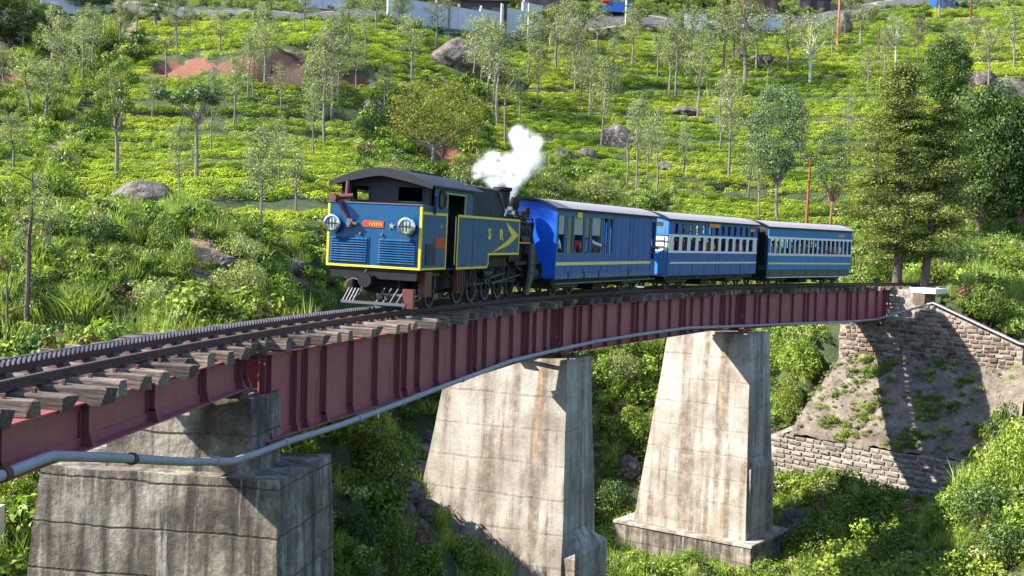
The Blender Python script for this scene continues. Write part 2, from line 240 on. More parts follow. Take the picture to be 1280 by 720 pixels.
TREES=[
('round', -27.98, 81.5, 9.0, 3.1, 0.42, 'tall tree with a dense rounded crown on the left tea slope, widest crown there'),
('umbrella', -21.59, 78.99, 7.6, 4.0, 0.62, 'flat-topped spreading tree with dark crown and forked trunk below the red earth bank'),
('oak', -21.44, 74.25, 4.9, 1.5, 0.45, 'small slender silver oak rooted beside the bare rock left of the slope'),
('oak', -23.63, 90.66, 6.1, 1.5, 0.5, 'thin silver oak just right of the dark flat-topped tree'),
('oak', -25.4, 105.0, 6.2, 2.3, 0.45, 'pale silver oak in front of the left end of the red earth bank'),
('oak', -25.55, 110.74, 5.9, 2.0, 0.4, 'left tree of the three pale trunks crossing the dark earth hollow'),
('oak', -24.99, 110.93, 6.2, 2.0, 0.4, 'middle tree of the three pale trunks crossing the dark earth hollow'),
('oak', -24.5, 113.45, 7.3, 2.8, 0.45, 'tallest pale trunk leaning in front of the dark earth hollow'),
('bare', -35.43, 118.3, 5.4, 2.1, 0.5, 'nearly bare forked tree in front of the red earth bank'),
('oak', -37.35, 128.1, 6.2, 1.9, 0.45, 'silver oak with long clean trunk above the red earth bank'),
('oak', -37.73, 134.32, 3.3, 1.7, 0.5, 'smallest silver oak above the red bank, near the dark hedge at the top'),
('oak', -41.19, 106.72, 7.3, 2.9, 0.45, 'silver oak with pale crown among the shrubs at upper left'),
('oak', -42.25, 113.66, 6.4, 2.7, 0.45, 'silver oak right beside the brown patch at upper left'),
('oak', -44.44, 122.4, 6.2, 2.5, 0.45, 'grey trunked silver oak behind the brown patch at upper left'),
('oak', -46.59, 105.88, 3.8, 2.6, 0.5, 'silver oak at the left edge beside the small red earth scar'),
('oak', -42.2, 100.81, 5.3, 3.1, 0.3, 'low branching pale silver oak just right of the small red earth scar'),
('oak', -40.29, 99.68, 5.2, 3.2, 0.3, 'bushy silver oak leaning over the gully at upper left'),
('oak', -36.1, 84.0, 3.8, 2.0, 0.4, 'silver oak with thin crown over the stony gully foot'),
('bare', -24.51, 125.31, 3.0, 1.2, 0.4, 'dead pale snag standing in bright tea under the left wall end'),
('oak', -12.96, 59.73, 5.1, 1.8, 0.5, 'silver oak with a side fork, nearest to the bunker end of the locomotive'),
('oak', -13.87, 73.34, 5.2, 1.9, 0.5, 'silver oak with open grey crown between the side-forked tree and the locomotive'),
('oak', -16.76, 96.1, 6.1, 1.5, 0.5, 'narrow silver oak behind the cluster left of the yellowing tree'),
('oak', -17.25, 104.92, 9.1, 3.2, 0.42, 'left trunk of the close silver oak trio left of the small orange scar'),
('oak', -17.69, 111.49, 8.9, 3.5, 0.45, 'middle trunk of the close silver oak trio left of the small orange scar'),
('oak', -17.39, 113.83, 8.5, 2.3, 0.5, 'right trunk of the close silver oak trio, touching the small orange scar'),
('oak', -16.15, 123.85, 6.0, 2.2, 0.5, 'slim silver oak with dark upper trunk right of the small orange scar'),
('oak', -11.45, 125.76, 6.7, 3.6, 0.45, 'silver oak with short trunk left of the big grey boulder'),
('oak', -14.86, 143.4, 5.4, 2.2, 0.4, 'left one of the paired pale trunks before the white wall'),
('oak', -14.36, 144.21, 5.4, 2.0, 0.4, 'right one of the paired pale trunks before the white wall'),
('oak', -9.36, 155.51, 6.4, 2.4, 0.5, 'single dark trunk crossing the middle of the long white wall'),
('oak', -4.93, 135.68, 7.3, 3.2, 0.45, 'leftmost silver oak of the grove at the right end of the big boulder'),
('oak', -4.17, 133.07, 8.4, 2.9, 0.45, 'second silver oak of the grove at the right end of the big boulder'),
('oak', -3.39, 131.73, 8.8, 3.1, 0.45, 'silver oak in the centre back of the boulder grove'),
('oak', -2.59, 126.51, 10.1, 3.1, 0.4, 'tallest trunk in the centre of the boulder grove'),
('oak', -2.03, 124.74, 10.1, 3.6, 0.4, 'right front silver oak of the boulder grove with broad crown'),
('bare', -1.05, 117.9, 8.1, 2.3, 0.5, 'thin crooked tree right above the steam plume'),
('oak', 0.29, 126.88, 6.1, 1.9, 0.5, 'small slender tree right of the boulder grove, above the steam plume'),
('oak', 6.35, 146.32, 9.5, 3.4, 0.42, 'silver oak below the right end of the long white wall'),
('oak', 7.0, 142.3, 7.8, 3.3, 0.45, 'silver oak left of the pair in the middle of the tea slope'),
('oak', 7.46, 139.32, 5.8, 2.5, 0.5, 'short silver oak at the end of the straight tea path'),
('oak', 8.47, 136.54, 7.6, 3.0, 0.5, 'silver oak on the straight tea path, left of a taller one'),
('oak', 9.21, 125.82, 8.9, 2.9, 0.5, 'tall thin silver oak whose foot is just left of the brown boulder'),
('bare', 10.79, 113.83, 5.8, 1.7, 0.5, 'leaning bare sapling under the brown boulder'),
('oak', 11.47, 110.28, 8.9, 2.1, 0.45, 'pale straight trunk just right of the leaning bare sapling'),
('oak', 12.94, 114.92, 5.8, 1.7, 0.5, 'thin tree between the pale straight trunk and the small one above the coach roofs'),
('oak', 13.17, 109.27, 8.3, 2.1, 0.45, 'small thin crowned tree above the gap between first and second coach'),
('oak', 18.12, 152.25, 6.4, 2.7, 0.5, 'silver oak below and left of the small white wall piece'),
('oak', 19.0, 147.28, 8.0, 3.0, 0.5, 'silver oak left of the thick leaning trunk on the upper slope'),
('oak', 19.58, 145.43, 9.5, 3.4, 0.45, 'silver oak with a thick slightly leaning trunk on the upper slope'),
('oak', 21.23, 138.18, 8.7, 3.4, 0.45, 'silver oak with thin trunk and wide pale crown over a dark tea gap'),
('oak', 22.12, 127.14, 7.7, 2.8, 0.45, 'silver oak above the second coach, left of its taller neighbour'),
('oak', 21.64, 118.32, 10.3, 2.9, 0.45, 'silver oak rooted at the end of the dark terrace above the second coach'),
('oak', 28.93, 149.88, 9.6, 5.8, 0.4, 'broad silver oak right below the wall with red panel'),
('oak', 27.22, 155.1, 8.3, 4.7, 0.4, 'full crowned silver oak left of the wall with red panel'),
('oak', 28.83, 157.13, 8.2, 4.1, 0.45, 'silver oak behind the others left of the wall with red panel'),
('bare', 30.75, 145.15, 5.7, 1.4, 0.5, 'very thin sapling below the flat pale rock'),
('crooked', 37.57, 150.94, 9.1, 6.0, 0.42, 'twin trunked crooked white barked tree on the bright tea slope'),
('oak', 48.02, 164.9, 5.3, 4.3, 0.45, 'dark crowned small tree right of the orange pole at the top'),
('oak', 47.35, 151.7, 5.8, 2.3, 0.5, 'thick pale trunk with stubby crown, left of a forked one'),
('crooked', 49.66, 154.54, 7.0, 3.4, 0.5, 'forked pale tree above the dark round tree'),
('oak', 53.67, 158.14, 4.8, 2.8, 0.5, 'thin pale trunk just left of the dark round tree top'),
('oak', 22.3, 111.85, 5.4, 2.3, 0.45, 'dark trunk left behind the dark green tree above the third coach'),
('oak', 21.99, 104.89, 8.0, 2.2, 0.5, 'white thin trunk close left of the dark green tree above the third coach'),
('dense', 23.61, 104.71, 12.8, 5.5, 0.4, 'dark green broad tree rising above the gap between second and third coach'),
('greydense', 27.71, 101.78, 9.2, 3.9, 0.3, 'grey green tree with reddish trunk right of the rusty pole'),
('oak', 36.49, 118.68, 3.1, 1.3, 0.5, 'tiny reddish trunk tree left of the feathery olive trees'),
('oak', 61.37, 158.01, 4.8, 2.6, 0.5, 'small tree on the right upper slope above the pale outcrop'),
('oak', 57.37, 142.96, 7.0, 3.1, 0.5, 'reddish trunk tree standing on the right rock outcrop'),
('oak', 63.09, 149.63, 7.8, 3.7, 0.5, 'leaning silver oak with thick trunk near the right edge of the slope'),
('oak', 62.85, 175.75, 4.6, 3.6, 0.5, 'silver oak at the road edge right of the blue sheet'),
('oak', 49.22, 176.04, 4.8, 3.6, 0.5, 'silver oak between the blue tarpaulin and the upper road trees'),
('feather', 23.04, 69.85, 13.5, 5.8, 0.25, 'huge feathery olive conifer standing right behind the track past the last coach'),
('feather2', 24.44, 69.19, 11.2, 4.6, 0.28, 'second feathery conifer with leaning trunk right of the huge one'),
('broad', 49.25, 134.48, 9.8, 5.7, 0.15, 'dark round leafed tree top above and behind the feathery conifers'),
('broad', 39.4, 98.93, 13.6, 7.6, 0.2, 'broad dark leafy tree right of the feathery conifers'),
('broad', 42.91, 98.73, 12.0, 6.8, 0.2, 'dark leafy tree at the right edge of the picture'),
('autumn', -7.53, 103.58, 8.1, 9.1, 0.3, 'leaning tree with yellow and orange crown behind the locomotive cab'),
('sparse', -17.04, 40.64, 5.8, 1.8, 0.55, 'tall half bare tree with straight dark trunk at the far left behind the track'),
('twisted', -17.18, 39.56, 3.2, 1.4, 0.5, 'thin crooked bare tree at the left edge with drooping branches'),
('round', -42.87, 138.75, 3.8, 4.2, 0.2, 'dark leafy tree in the hedge at the top left of the slope'),
('broad', -53.12, 144.44, 3.8, 7.0, 0.1, 'dark tree in front of the grey road at the top left corner'),
('broad', -53.83, 123.94, 5.6, 6.0, 0.1, 'dark green tree filling the top left corner'),
('broad', -53.68, 133.65, 3.3, 4.6, 0.1, 'shadowy tree beside the top left corner tree'),
('round', 9.05, 163.77, 5.2, 5.0, 0.3, 'leafy tree just right of the long white wall end'),
('round', 4.49, 158.92, 5.9, 5.0, 0.3, 'pale leafy tree in front of the long white wall end'),
('round', 17.35, 168.81, 4.6, 4.6, 0.2, 'leafy tree between the blue lorry and the small white wall piece'),
('round', 24.36, 171.36, 5.2, 3.5, 0.2, 'leafy tree left of the small white wall piece'),
('round', 58.11, 170.34, 4.2, 3.5, 0.2, 'leafy tree at the top right of the bright tea slope'),
('oak', -44.03, 129.46, 5.2, 2.1, 0.5, 'slender tree among the shrubs above the dense rounded tree'),
('oak', -43.19, 132.8, 4.9, 2.2, 0.5, 'slender tree at the head of the gully, upper left'),
('oak', -47.41, 119.37, 6.4, 2.6, 0.4, 'pale tree left of the brown patch at the upper left'),
('oak', -52.07, 123.02, 5.2, 2.5, 0.4, 'pale tree close to the top left corner above the red earth scar'),
('oak', -23.73, 129.38, 4.6, 2.0, 0.5, 'slim tree crossing the right end of the short white wall'),
('oak', -18.36, 126.62, 5.4, 2.6, 0.5, 'slim tree in the gap between the short and the long white walls'),
('oak', -17.27, 141.46, 5.3, 2.5, 0.5, 'slim tree at the left end of the long white wall'),
('oak', -10.12, 143.33, 5.9, 3.4, 0.4, 'short tree before the middle of the long white wall, above the big boulder'),
('oak', 1.24, 145.78, 7.6, 3.4, 0.45, "silver oak between the boulder grove and the long wall's right end"),
('oak', 2.38, 137.58, 6.6, 2.5, 0.5, 'thin silver oak halfway between the boulder grove and the straight tea path'),
('oak', 4.98, 151.66, 7.7, 4.0, 0.42, "silver oak on the left edge of the group under the long wall's right end"),
('oak', 10.65, 156.49, 6.9, 3.2, 0.45, "silver oak a little right of the group under the long wall's right end"),
('oak', 11.54, 143.01, 6.7, 2.6, 0.5, 'lone thin oak right of the straight tea path trees'),
('oak', 14.89, 153.57, 7.2, 3.2, 0.5, 'thin oak below the blue van'),
('oak', 22.58, 154.37, 8.1, 3.4, 0.4, 'oak in front of the small blank white wall'),
('oak', 23.69, 145.74, 7.4, 2.6, 0.5, 'thin oak right of the one over the dark tea gap'),
('oak', 31.19, 154.26, 8.3, 3.6, 0.45, 'oak standing before the reddish panel of the upper wall'),
('oak', 35.54, 154.43, 7.4, 3.2, 0.45, 'oak left of the twin trunked white barked tree'),
('oak', 30.8, 126.64, 6.3, 1.7, 0.5, 'tiny oak behind the top of the dark green broad tree'),
('oak', 36.42, 128.23, 6.3, 2.1, 0.5, 'small oak above and right of the rusty pole'),
('oak', 43.52, 145.19, 5.6, 2.6, 0.45, 'grey oak left of the stubby crowned pale trunk'),
('oak', 43.22, 161.84, 5.3, 2.9, 0.5, 'slim oak beside the orange pole on its left'),
('oak', 57.8, 154.97, 5.3, 2.6, 0.5, 'thin oak on the skyline side of the dark round tree'),
('oak', -31.55, 123.81, 4.4, 2.0, 0.45, 'thin oak on the bright tea above the red bank'),
('oak', -22.29, 110.04, 4.4, 1.8, 0.5, 'thin oak right below the dark earth hollow'),
('oak', -33.18, 106.41, 4.0, 1.9, 0.5, 'small oak between the dense rounded tree and the flat-topped one'),
('oak', -16.14, 116.89, 4.3, 1.9, 0.5, 'thin oak beside the orange scar on its right'),
('oak', -13.03, 114.61, 4.4, 1.7, 0.5, 'thin oak above the left shoulder of the yellowing tree'),
('oak', -15.59, 77.47, 4.6, 1.4, 0.5, 'pale thin oak between the side-forked tree and the open crowned one'),
('oak', 16.72, 115.51, 5.9, 1.6, 0.5, 'thin pale sapling above the middle of the second coach'),
]
SHRUBS=[
('bush', -17.05, 41.66, 2.15, 1.72, 'very dark dense bush behind the two bare trees at far left'),
('bush', -15.82, 43.0, 1.63, 1.77, 'dark rounded bush right of the tall half bare tree'),
('tallgrass', -16.03, 42.24, 1.57, 2.03, 'clump of tall pale grass below the shrubs at left'),
('bush', -15.88, 47.08, 1.46, 1.68, 'rounded green bush in the middle of the left shrub slope'),
('bush', -17.44, 49.15, 1.69, 2.03, 'dark green bush below the bare rock face'),
('bush', -16.29, 50.8, 1.33, 1.68, 'dark bush in the hollow left of the creeper covered mound'),
('bush', -15.01, 50.08, 1.83, 1.72, 'creeper draped bush on the left side of the bare mound'),
('bush', -11.96, 51.05, 1.4, 2.11, 'olive scrub bush on the flank of the bare mound'),
('bush', -14.0, 45.27, 1.56, 2.06, 'yellow green bush left of the pale boulder'),
('bush', -11.15, 49.15, 1.76, 1.89, 'yellow topped bush right of the pale boulder'),
('bush', -9.85, 49.84, 1.78, 2.06, 'bushy shrub between the boulders and the locomotive'),
('bush', -9.43, 56.87, 1.96, 1.96, 'leafy shrub close beside the locomotive bunker'),
('drybush', -13.73, 43.02, 0.77, 1.78, 'dry reddish brown bush beside the rack rail'),
('bush', -15.44, 40.88, 1.12, 1.97, 'low yellow green bush behind the rails at the left'),
('bush', -12.21, 46.21, 1.11, 2.22, 'low bush just behind the rails, right of the dry one'),
('bush', -31.34, 110.09, 1.97, 1.51, 'small round bush under the red bank'),
('bush', -8.91, 87.51, 2.77, 3.61, 'round grey green bush behind the locomotive cab roof'),
('bush', -4.45, 102.3, 3.1, 3.94, 'pale green bush left of the steam plume'),
('bush', -13.27, 110.49, 2.81, 3.34, 'dark olive bush left of the yellowing tree'),
('bush', -13.99, 107.48, 2.59, 2.96, 'dark bush on the tea slope edge left of the yellowing tree'),
('bush', 3.45, 107.62, 2.37, 4.44, 'grey green bush right of the steam plume'),
('bush', 7.59, 108.5, 2.84, 5.22, 'brownish scrub bush above the first coach roof'),
('bush', 22.56, 71.43, 2.21, 2.46, 'bush beside the end of the last coach'),
('bush', 33.3, 86.63, 2.62, 4.77, 'wide bush behind the track under the dark leafy trees'),
('bush', 36.4, 86.9, 2.57, 4.78, 'bright green bush behind the track at the right edge'),
('bush', 26.73, 65.14, 2.15, 3.14, 'bush on the embankment above the wing wall'),
('bush', 27.55, 63.31, 2.39, 2.61, 'dark bush above the lower end of the wing wall'),
('bush', 25.44, 57.87, 3.18, 3.18, 'bright green shrub at the right edge below the wing wall'),
('bush', 18.94, 42.96, 2.36, 2.36, 'yellow green tall shrub at the right edge beside the retaining wall'),
('bush', 17.25, 41.55, 2.0, 2.57, 'dark shrub in the shade at the right foot of the retaining wall'),
('bush', 17.12, 38.85, 1.6, 2.4, 'dark green shrub in the lower right corner'),
('bush', -3.79, 33.58, 2.08, 2.54, 'broad leafy bush between the first and second piers'),
('bush', -3.92, 29.68, 1.63, 1.84, 'tall dark bush in the gap right of the first pier'),
('bush', -3.1, 31.91, 1.58, 1.54, 'leafy bush at the left foot of the second pier'),
('leafy', -3.65, 30.01, 0.58, 1.24, 'big leafed pale plant at the bottom edge by the first pier'),
('bush', -3.7, 58.81, 0.89, 1.62, 'dark bush left of the second pier top, under the pipe'),
('bush', 6.77, 70.88, 2.44, 2.92, 'feathery pale bush between the second and third piers'),
('bush', 7.02, 65.14, 2.46, 3.14, 'round bright bush left of the third pier'),
('bush', 5.6, 60.77, 2.09, 2.09, 'dark bush right of the second pier buttress'),
('bush', -9.59, 22.58, 0.93, 1.09, 'flowering bush with orange blossoms left of the first pier'),
('bush', -8.93, 21.41, 0.88, 0.88, 'dark bush with orange flowers in the lower left corner'),
('bush', 18.16, 72.5, 2.49, 2.99, 'green bush left of the stone abutment'),
('bush', 17.06, 70.64, 2.43, 1.94, 'bush on the bank left of the earth cone'),
('bush', 8.5, 53.17, 1.02, 2.93, 'weedy bush in front of the third pier footing'),
('bush', 14.6, 55.41, 1.6, 3.05, 'leafy bush right of the third pier footing'),
('bush', 19.34, 70.83, 1.95, 1.66, 'small bush tucked against the left corner of the stone abutment'),
('bush', 16.91, 75.86, 2.35, 2.61, 'bush just right of the third pier top, on the slope behind'),
('bush', 16.68, 65.04, 1.79, 1.97, 'bush at the left end of the retaining wall'),
('bush', 25.16, 59.16, 2.64, 2.28, 'bright green bush overhanging the upper right side of the earth cone'),
('bush', 22.65, 52.47, 2.53, 2.31, 'tall yellow green bush between the earth cone and the right edge'),
('bush', 18.19, 42.95, 1.65, 1.89, 'bush standing at the right end of the earth cone above the retaining wall'),
('bush', 16.82, 43.41, 1.49, 2.09, 'shaded bush in front of the right end of the retaining wall'),
('bush', 26.51, 59.96, 2.89, 2.06, 'leafy bush cut by the right edge beside the wing wall end'),
('bush', 15.25, 44.85, 1.39, 2.78, 'leafy bush in front of the retaining wall near the bottom edge'),
('bush', 16.84, 56.65, 1.36, 2.73, 'low bright bush at the foot of the retaining wall'),
('bush', -19.61, 49.08, 1.69, 2.03, 'pale bushy shrub below the stony gully'),
('bush', -19.14, 44.84, 1.85, 1.85, 'bushy olive shrub at the left edge behind the half bare tree'),
('bush', -29.43, 74.86, 2.32, 3.09, 'light green bush at the foot of the gully'),
('bush', -13.65, 48.38, 1.66, 1.66, 'creeper hung shrub in front of the bare mound'),
('bush', -12.14, 47.73, 1.48, 1.64, 'leafy shrub touching the pale rounded boulder'),
('bush', 1.6, 109.16, 2.78, 3.0, 'pale scrub bush immediately right of the steam'),
('bush', -1.64, 103.21, 2.48, 2.84, 'pale bush just left of the steam below the yellowing tree'),
]
ROCKS=[
(-6.63, 141.08, 7.18, 3.49, 'largest grey boulder high on the tea slope'),
(11.4, 127.39, 2.98, 2.28, 'brown boulder in the middle of the tea slope'),
(7.45, 121.86, 1.84, 1.26, 'grey rock below left of the brown boulder, right one of two'),
(4.66, 118.63, 1.79, 1.31, 'pale rock below left of the brown boulder, left one of two'),
(-13.08, 48.26, 1.19, 0.86, 'pale rounded boulder below the bare mound'),
(-12.54, 50.02, 1.03, 0.55, 'pinkish rock between the bare mound and the rounded boulder'),
(-11.04, 57.62, 1.35, 0.55, 'flat tan rock left of the locomotive'),
(-24.18, 75.33, 3.42, 1.55, 'wide bare rock face in the left slope'),
(57.24, 135.8, 4.3, 3.18, 'large pale rock outcrop at the right edge of the slope'),
(57.42, 145.39, 3.4, 2.0, 'low pale rocks behind the right outcrop'),
(32.83, 157.88, 2.82, 1.3, 'flat streaked pale rock below the wall with red panel'),
(47.05, 169.72, 2.1, 3.5, 'grey rock at the foot of the orange pole'),
(-14.14, 114.64, 2.05, 1.1, 'grey rock left of the yellowing tree'),
(15.52, 120.71, 1.49, 0.83, 'half buried pale rock above the second coach'),
(30.08, 159.38, 1.32, 1.53, 'pale stone behind trees below the wall with red panel'),
(20.37, 139.46, 3.45, 0.96, 'flat tan rock strip on the tea slope'),
(-8.16, 131.02, 1.62, 0.9, 'small grey rock under the largest boulder'),
(-4.37, 56.33, 2.01, 0.62, 'long pale rock slab beside the second pier'),
(-3.99, 49.07, 1.15, 0.67, 'brown stream boulder in the gully below the slab'),
(-3.13, 37.49, 0.93, 0.57, 'largest wet stream boulder in the gully'),
(-2.78, 35.83, 0.99, 0.44, 'dark flat stream rock at the bottom of the gully'),
(-3.56, 57.52, 1.19, 0.55, 'white rock above the long slab'),
(6.75, 63.1, 1.04, 0.95, 'pale broken rock left of the third pier'),
(14.41, 57.59, 1.03, 1.35, 'pink grey boulder at the right of the third pier footing'),
(66.94, 171.71, 3.54, 0.94, 'grey rock at the top right of the tea slope'),
]

def pdist(X, Y, poly):      # signed distance to polygon, negative inside
    X = np.asarray(X, float); Y = np.asarray(Y, float); P = np.array(poly); n = len(P)
    d = np.full(X.shape, 1e9); ins = np.zeros(X.shape, bool)
    for i in range(n):
        ax, ay = P[i]; bx, by = P[(i + 1) % n]; ex, ey = bx - ax, by - ay
        t = np.clip(((X - ax) * ex + (Y - ay) * ey) / (ex * ex + ey * ey + 1e-9), 0, 1)
        d = np.minimum(d, np.hypot(X - ax - t * ex, Y - ay - t * ey))
        if abs(by - ay) > 1e-9:
            c = ((Y < ay) != (Y < by)) & (X < ex * (Y - ay) / (by - ay) + ax); ins ^= c
    return np.where(ins, -d, d)
def ldist(X, Y, line):
    X = np.asarray(X, float); Y = np.asarray(Y, float); d = np.full(X.shape, 1e9)
    for (ax, ay), (bx, by) in zip(line[:-1], line[1:]):
        ex, ey = bx - ax, by - ay
        t = np.clip(((X - ax) * ex + (Y - ay) * ey) / (ex * ex + ey * ey + 1e-9), 0, 1)
        d = np.minimum(d, np.hypot(X - ax - t * ex, Y - ay - t * ey))
    return d
# pieces of ground that the masonry works cut: s (along the track) and l (across)
AB_S, RW_S = 47.2, 41.6
FA = frame_at(47.2)           # frame of the abutment: x forward, l right
def fa_xy(x, l): q = FA.w(x, l, 0); return (q.x, q.y)
CONE = [fa_xy(2.4, -3.4), fa_xy(1.2, 3.0), fa_xy(1.0, 10.5), fa_xy(-6.2, 11.5), fa_xy(-6.2, -3.4)]
BEDX = [tr(s)[:2] for s in np.arange(51.4, 118, 2)]
HOLLOWS = [(DARK_BANK, 2.2, 1.2), (RED_BANK, .9, 1.0), (MID_BANK, .7, 1.0), (ORANGE_SCAR, .8, 1.), (LEFT_SCAR, .8, 1.), (TREE_SCAR, 1., 1.)]
def height(X, Y):
    h = base_height(X, Y)
    for pg, dep, ed in HOLLOWS:
        d = pdist(X, Y, pg); h = h - dep * np.clip(-d / ed + .3, 0, 1)
    for l in PATHS:
        d = ldist(X, Y, l); h = h - .75 * np.clip(1.25 - d / .8, 0, 1)
    d = pdist(X, Y, MOUND); h = h + .9 * np.clip(-d / 2.5, 0, 1)
    # the ground tucked below the earth cone, and the flat track bed beyond the bridge
    d = pdist(X, Y, CONE); h = np.where(d < 1.2, np.minimum(h, np.where(d < 0, -12.2, -12.2 + (d / 1.2) * 3)), h)
    d = ldist(X, Y, BEDX); w = np.clip((3.2 - d) / 1.2, 0, 1)
    h = h * (1 - w) + w * -.72
    d = ldist(X, Y, ROAD); w = np.clip((3.4 - d) / 1.0, 0, 1)
    h = h - .25 * w
    return h
def hz(x, y): return float(height(np.array([x]), np.array([y]))[0])
xs = np.arange(-100, 121, 1.0); ys = np.concatenate([np.arange(-30, 40, 1.0), np.arange(40, 190, .8), np.arange(190, 271, 2.)])
GX, GY = np.meshgrid(xs, ys); GH = height(GX, GY)
nx, ny = len(xs), len(ys)
hh = np.sin(GX * 1.7 + 2 * np.sin(GY * .9)) * np.sin(GY * 1.9 + 1.5 * np.sin(GX * 1.1)) * .07
GH = GH + hh
me = bpy.data.meshes.new('ground')
V = np.stack([GX.ravel(), GY.ravel(), GH.ravel()], 1)
# skirt out to the far distance, same sheet
idx = np.arange(nx * ny).reshape(ny, nx)
F = np.stack([idx[:-1, :-1], idx[:-1, 1:], idx[1:, 1:], idx[1:, :-1]], -1).reshape(-1, 4)
ring_i = np.concatenate([idx[0, :], idx[1:, -1], idx[-1, ::-1][1:], idx[::-1, 0][1:-1]])
rv = V[ring_i]; cen = np.array([10., 110., 0]); far = rv.copy()
dirs = rv[:, :2] - cen[:2]; far[:, :2] = rv[:, :2] + dirs * 5.0; far[:, 2] = rv[:, 2] + np.where(rv[:, 1] > 100, 60, 25)
b0 = len(V); V = np.vstack([V, far]); n = len(ring_i); i0 = np.arange(n); i1 = (i0 + 1) % n
F = np.vstack([F, np.stack([ring_i[i1], ring_i[i0], b0 + i0, b0 + i1], -1)])
me.vertices.add(len(V)); me.vertices.foreach_set('co', V.ravel())
me.loops.add(F.size); me.loops.foreach_set('vertex_index', F.ravel().astype(np.int32))
me.polygons.add(len(F)); me.polygons.foreach_set('loop_start', np.arange(0, F.size, 4, dtype=np.int32))
me.polygons.foreach_set('use_smooth', np.ones(len(F), bool)); me.update(calc_edges=True)
def soft(d, w=.6): return np.clip(.5 - d / w, 0, 1)
vx, vy = V[:, 0], V[:, 1]
red = np.zeros(len(V))
for pg, k in ((RED_BANK, 1), (MID_BANK, .55), (ORANGE_SCAR, .8), (LEFT_SCAR, .9), (TREE_SCAR, 1)):
    red = np.maximum(red, k * soft(pdist(vx, vy, pg), 1.2))
tan = np.maximum(soft(pdist(vx, vy, MOUND), 3), .6 * soft(pdist(vx, vy, GULLY), 2))
brown = soft(pdist(vx, vy, DARK_BANK), 1.2)  # mask of the hollow whose soil is darkened for shade
for l in PATHS: tan = np.maximum(tan, .5 * soft(ldist(vx, vy, l) - .5, .8))
grey = soft(ldist(vx, vy, ROAD) - 2.4, .8); grey = np.maximum(grey, soft(ldist(vx, vy, BEDX) - 2.0, .8))
for nm, a in (('red_soil', red), ('dry_soil', tan), ('stone_bed', grey), ('shaded_soil', brown)):
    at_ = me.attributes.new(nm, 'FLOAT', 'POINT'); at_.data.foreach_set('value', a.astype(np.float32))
gm, t, b = new_mat('ground_soil_and_grass')
v = coords(t, (1, 1, 1)); n1 = noise(t, v, .9, 8, .7); n2 = noise(t, v, 6, 6, .7)
g = ramp(t, n1, [(.3, (.016, .026, .008)), (.5, (.035, .055, .012)), (.7, (.075, .085, .025))])  # ground kept dark so bare gaps read as shade between tea rows
g = mix(t, g, ramp(t, n2, [(.3, g3(.55)), (.7, g3(1.3))]), 1, 'MULTIPLY')
def attr(nm): a = N(t, 'ShaderNodeAttribute'); a.attribute_name = nm; return a.outputs['Fac']
def edge(nm):
    m_ = N(t, 'ShaderNodeMath', operation='ADD'); t.links.new(attr(nm), m_.inputs[0]); t.links.new(n1, m_.inputs[1])
    return ramp(t, m_.outputs[0], [(.85, g3(0)), (1.1, g3(1))])
c = mix(t, g, ramp(t, n2, [(.3, (.13, .085, .05)), (.7, (.30, .21, .14))]), edge('dry_soil'))
c = mix(t, c, ramp(t, n2, [(.3, (.06, .022, .012)), (.7, (.24, .085, .045))]), edge('red_soil'))
c = mix(t, c, ramp(t, n2, [(.3, (.018, .010, .007)), (.7, (.065, .032, .022))]), edge('shaded_soil'))  # near-black brown paints the shade inside the earth hollow
c = mix(t, c, ramp(t, n2, [(.3, (.14, .12, .11)), (.7, (.30, .27, .25))]), edge('stone_bed'))
t.links.new(c, b.inputs['Base Color']); b.inputs['Roughness'].default_value = .95; bump(t, b, n2, .8, .12)
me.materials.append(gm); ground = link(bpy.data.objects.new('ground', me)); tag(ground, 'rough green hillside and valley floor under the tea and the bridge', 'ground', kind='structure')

# ================================================================== LEAVES
def leaf_mesh(name, cen, size, nrm, mats, aspect=.5, matidx=None):
    n = len(cen); cen = np.asarray(cen); nrm = nrm / (np.linalg.norm(nrm, axis=1, keepdims=True) + 1e-9)
    r = RNG.normal(size=(n, 3)); u = np.cross(nrm, r); u /= np.linalg.norm(u, axis=1, keepdims=True) + 1e-9; w = np.cross(nrm, u)
    s = np.asarray(size).reshape(-1, 1) * np.ones((n, 1))
    a = cen - u * s; c = cen + u * s; b = cen + w * s * aspect + nrm * s * .12; d = cen - w * s * aspect + nrm * s * .12
    V = np.stack([a, b, c, d], 1).reshape(-1, 3)
    me = bpy.data.meshes.new(name); me.vertices.add(4 * n); me.vertices.foreach_set('co', V.ravel())
    me.loops.add(4 * n); me.loops.foreach_set('vertex_index', np.arange(4 * n, dtype=np.int32))
    me.polygons.add(n); me.polygons.foreach_set('loop_start', np.arange(0, 4 * n, 4, dtype=np.int32))
    for m in (mats if isinstance(mats, list) else [mats]): me.materials.append(m)
    if matidx is not None: me.polygons.foreach_set('material_index', np.asarray(matidx, np.int32))
    me.update(calc_edges=True); return me
def sphere_pts(n, shell=.55):
    d = RNG.normal(size=(n, 3)); d /= np.linalg.norm(d, axis=1, keepdims=True)
    r = (shell + (1 - shell) * RNG.random(n) ** .5)[:, None]; return d * r, d
def clump(c, rad, n, squash=.8, shell=.5, low=-1.0):
    p, d = sphere_pts(n, shell)
    if low > -1: p[:, 2] = np.maximum(p[:, 2], low + .3 * RNG.random(n))
    rad = np.array(rad) if np.ndim(rad) else np.array([rad, rad, rad * squash])
    return np.asarray(c) + p * rad, d + RNG.normal(size=(n, 3)) * .55 + np.array([0, 0, .35])
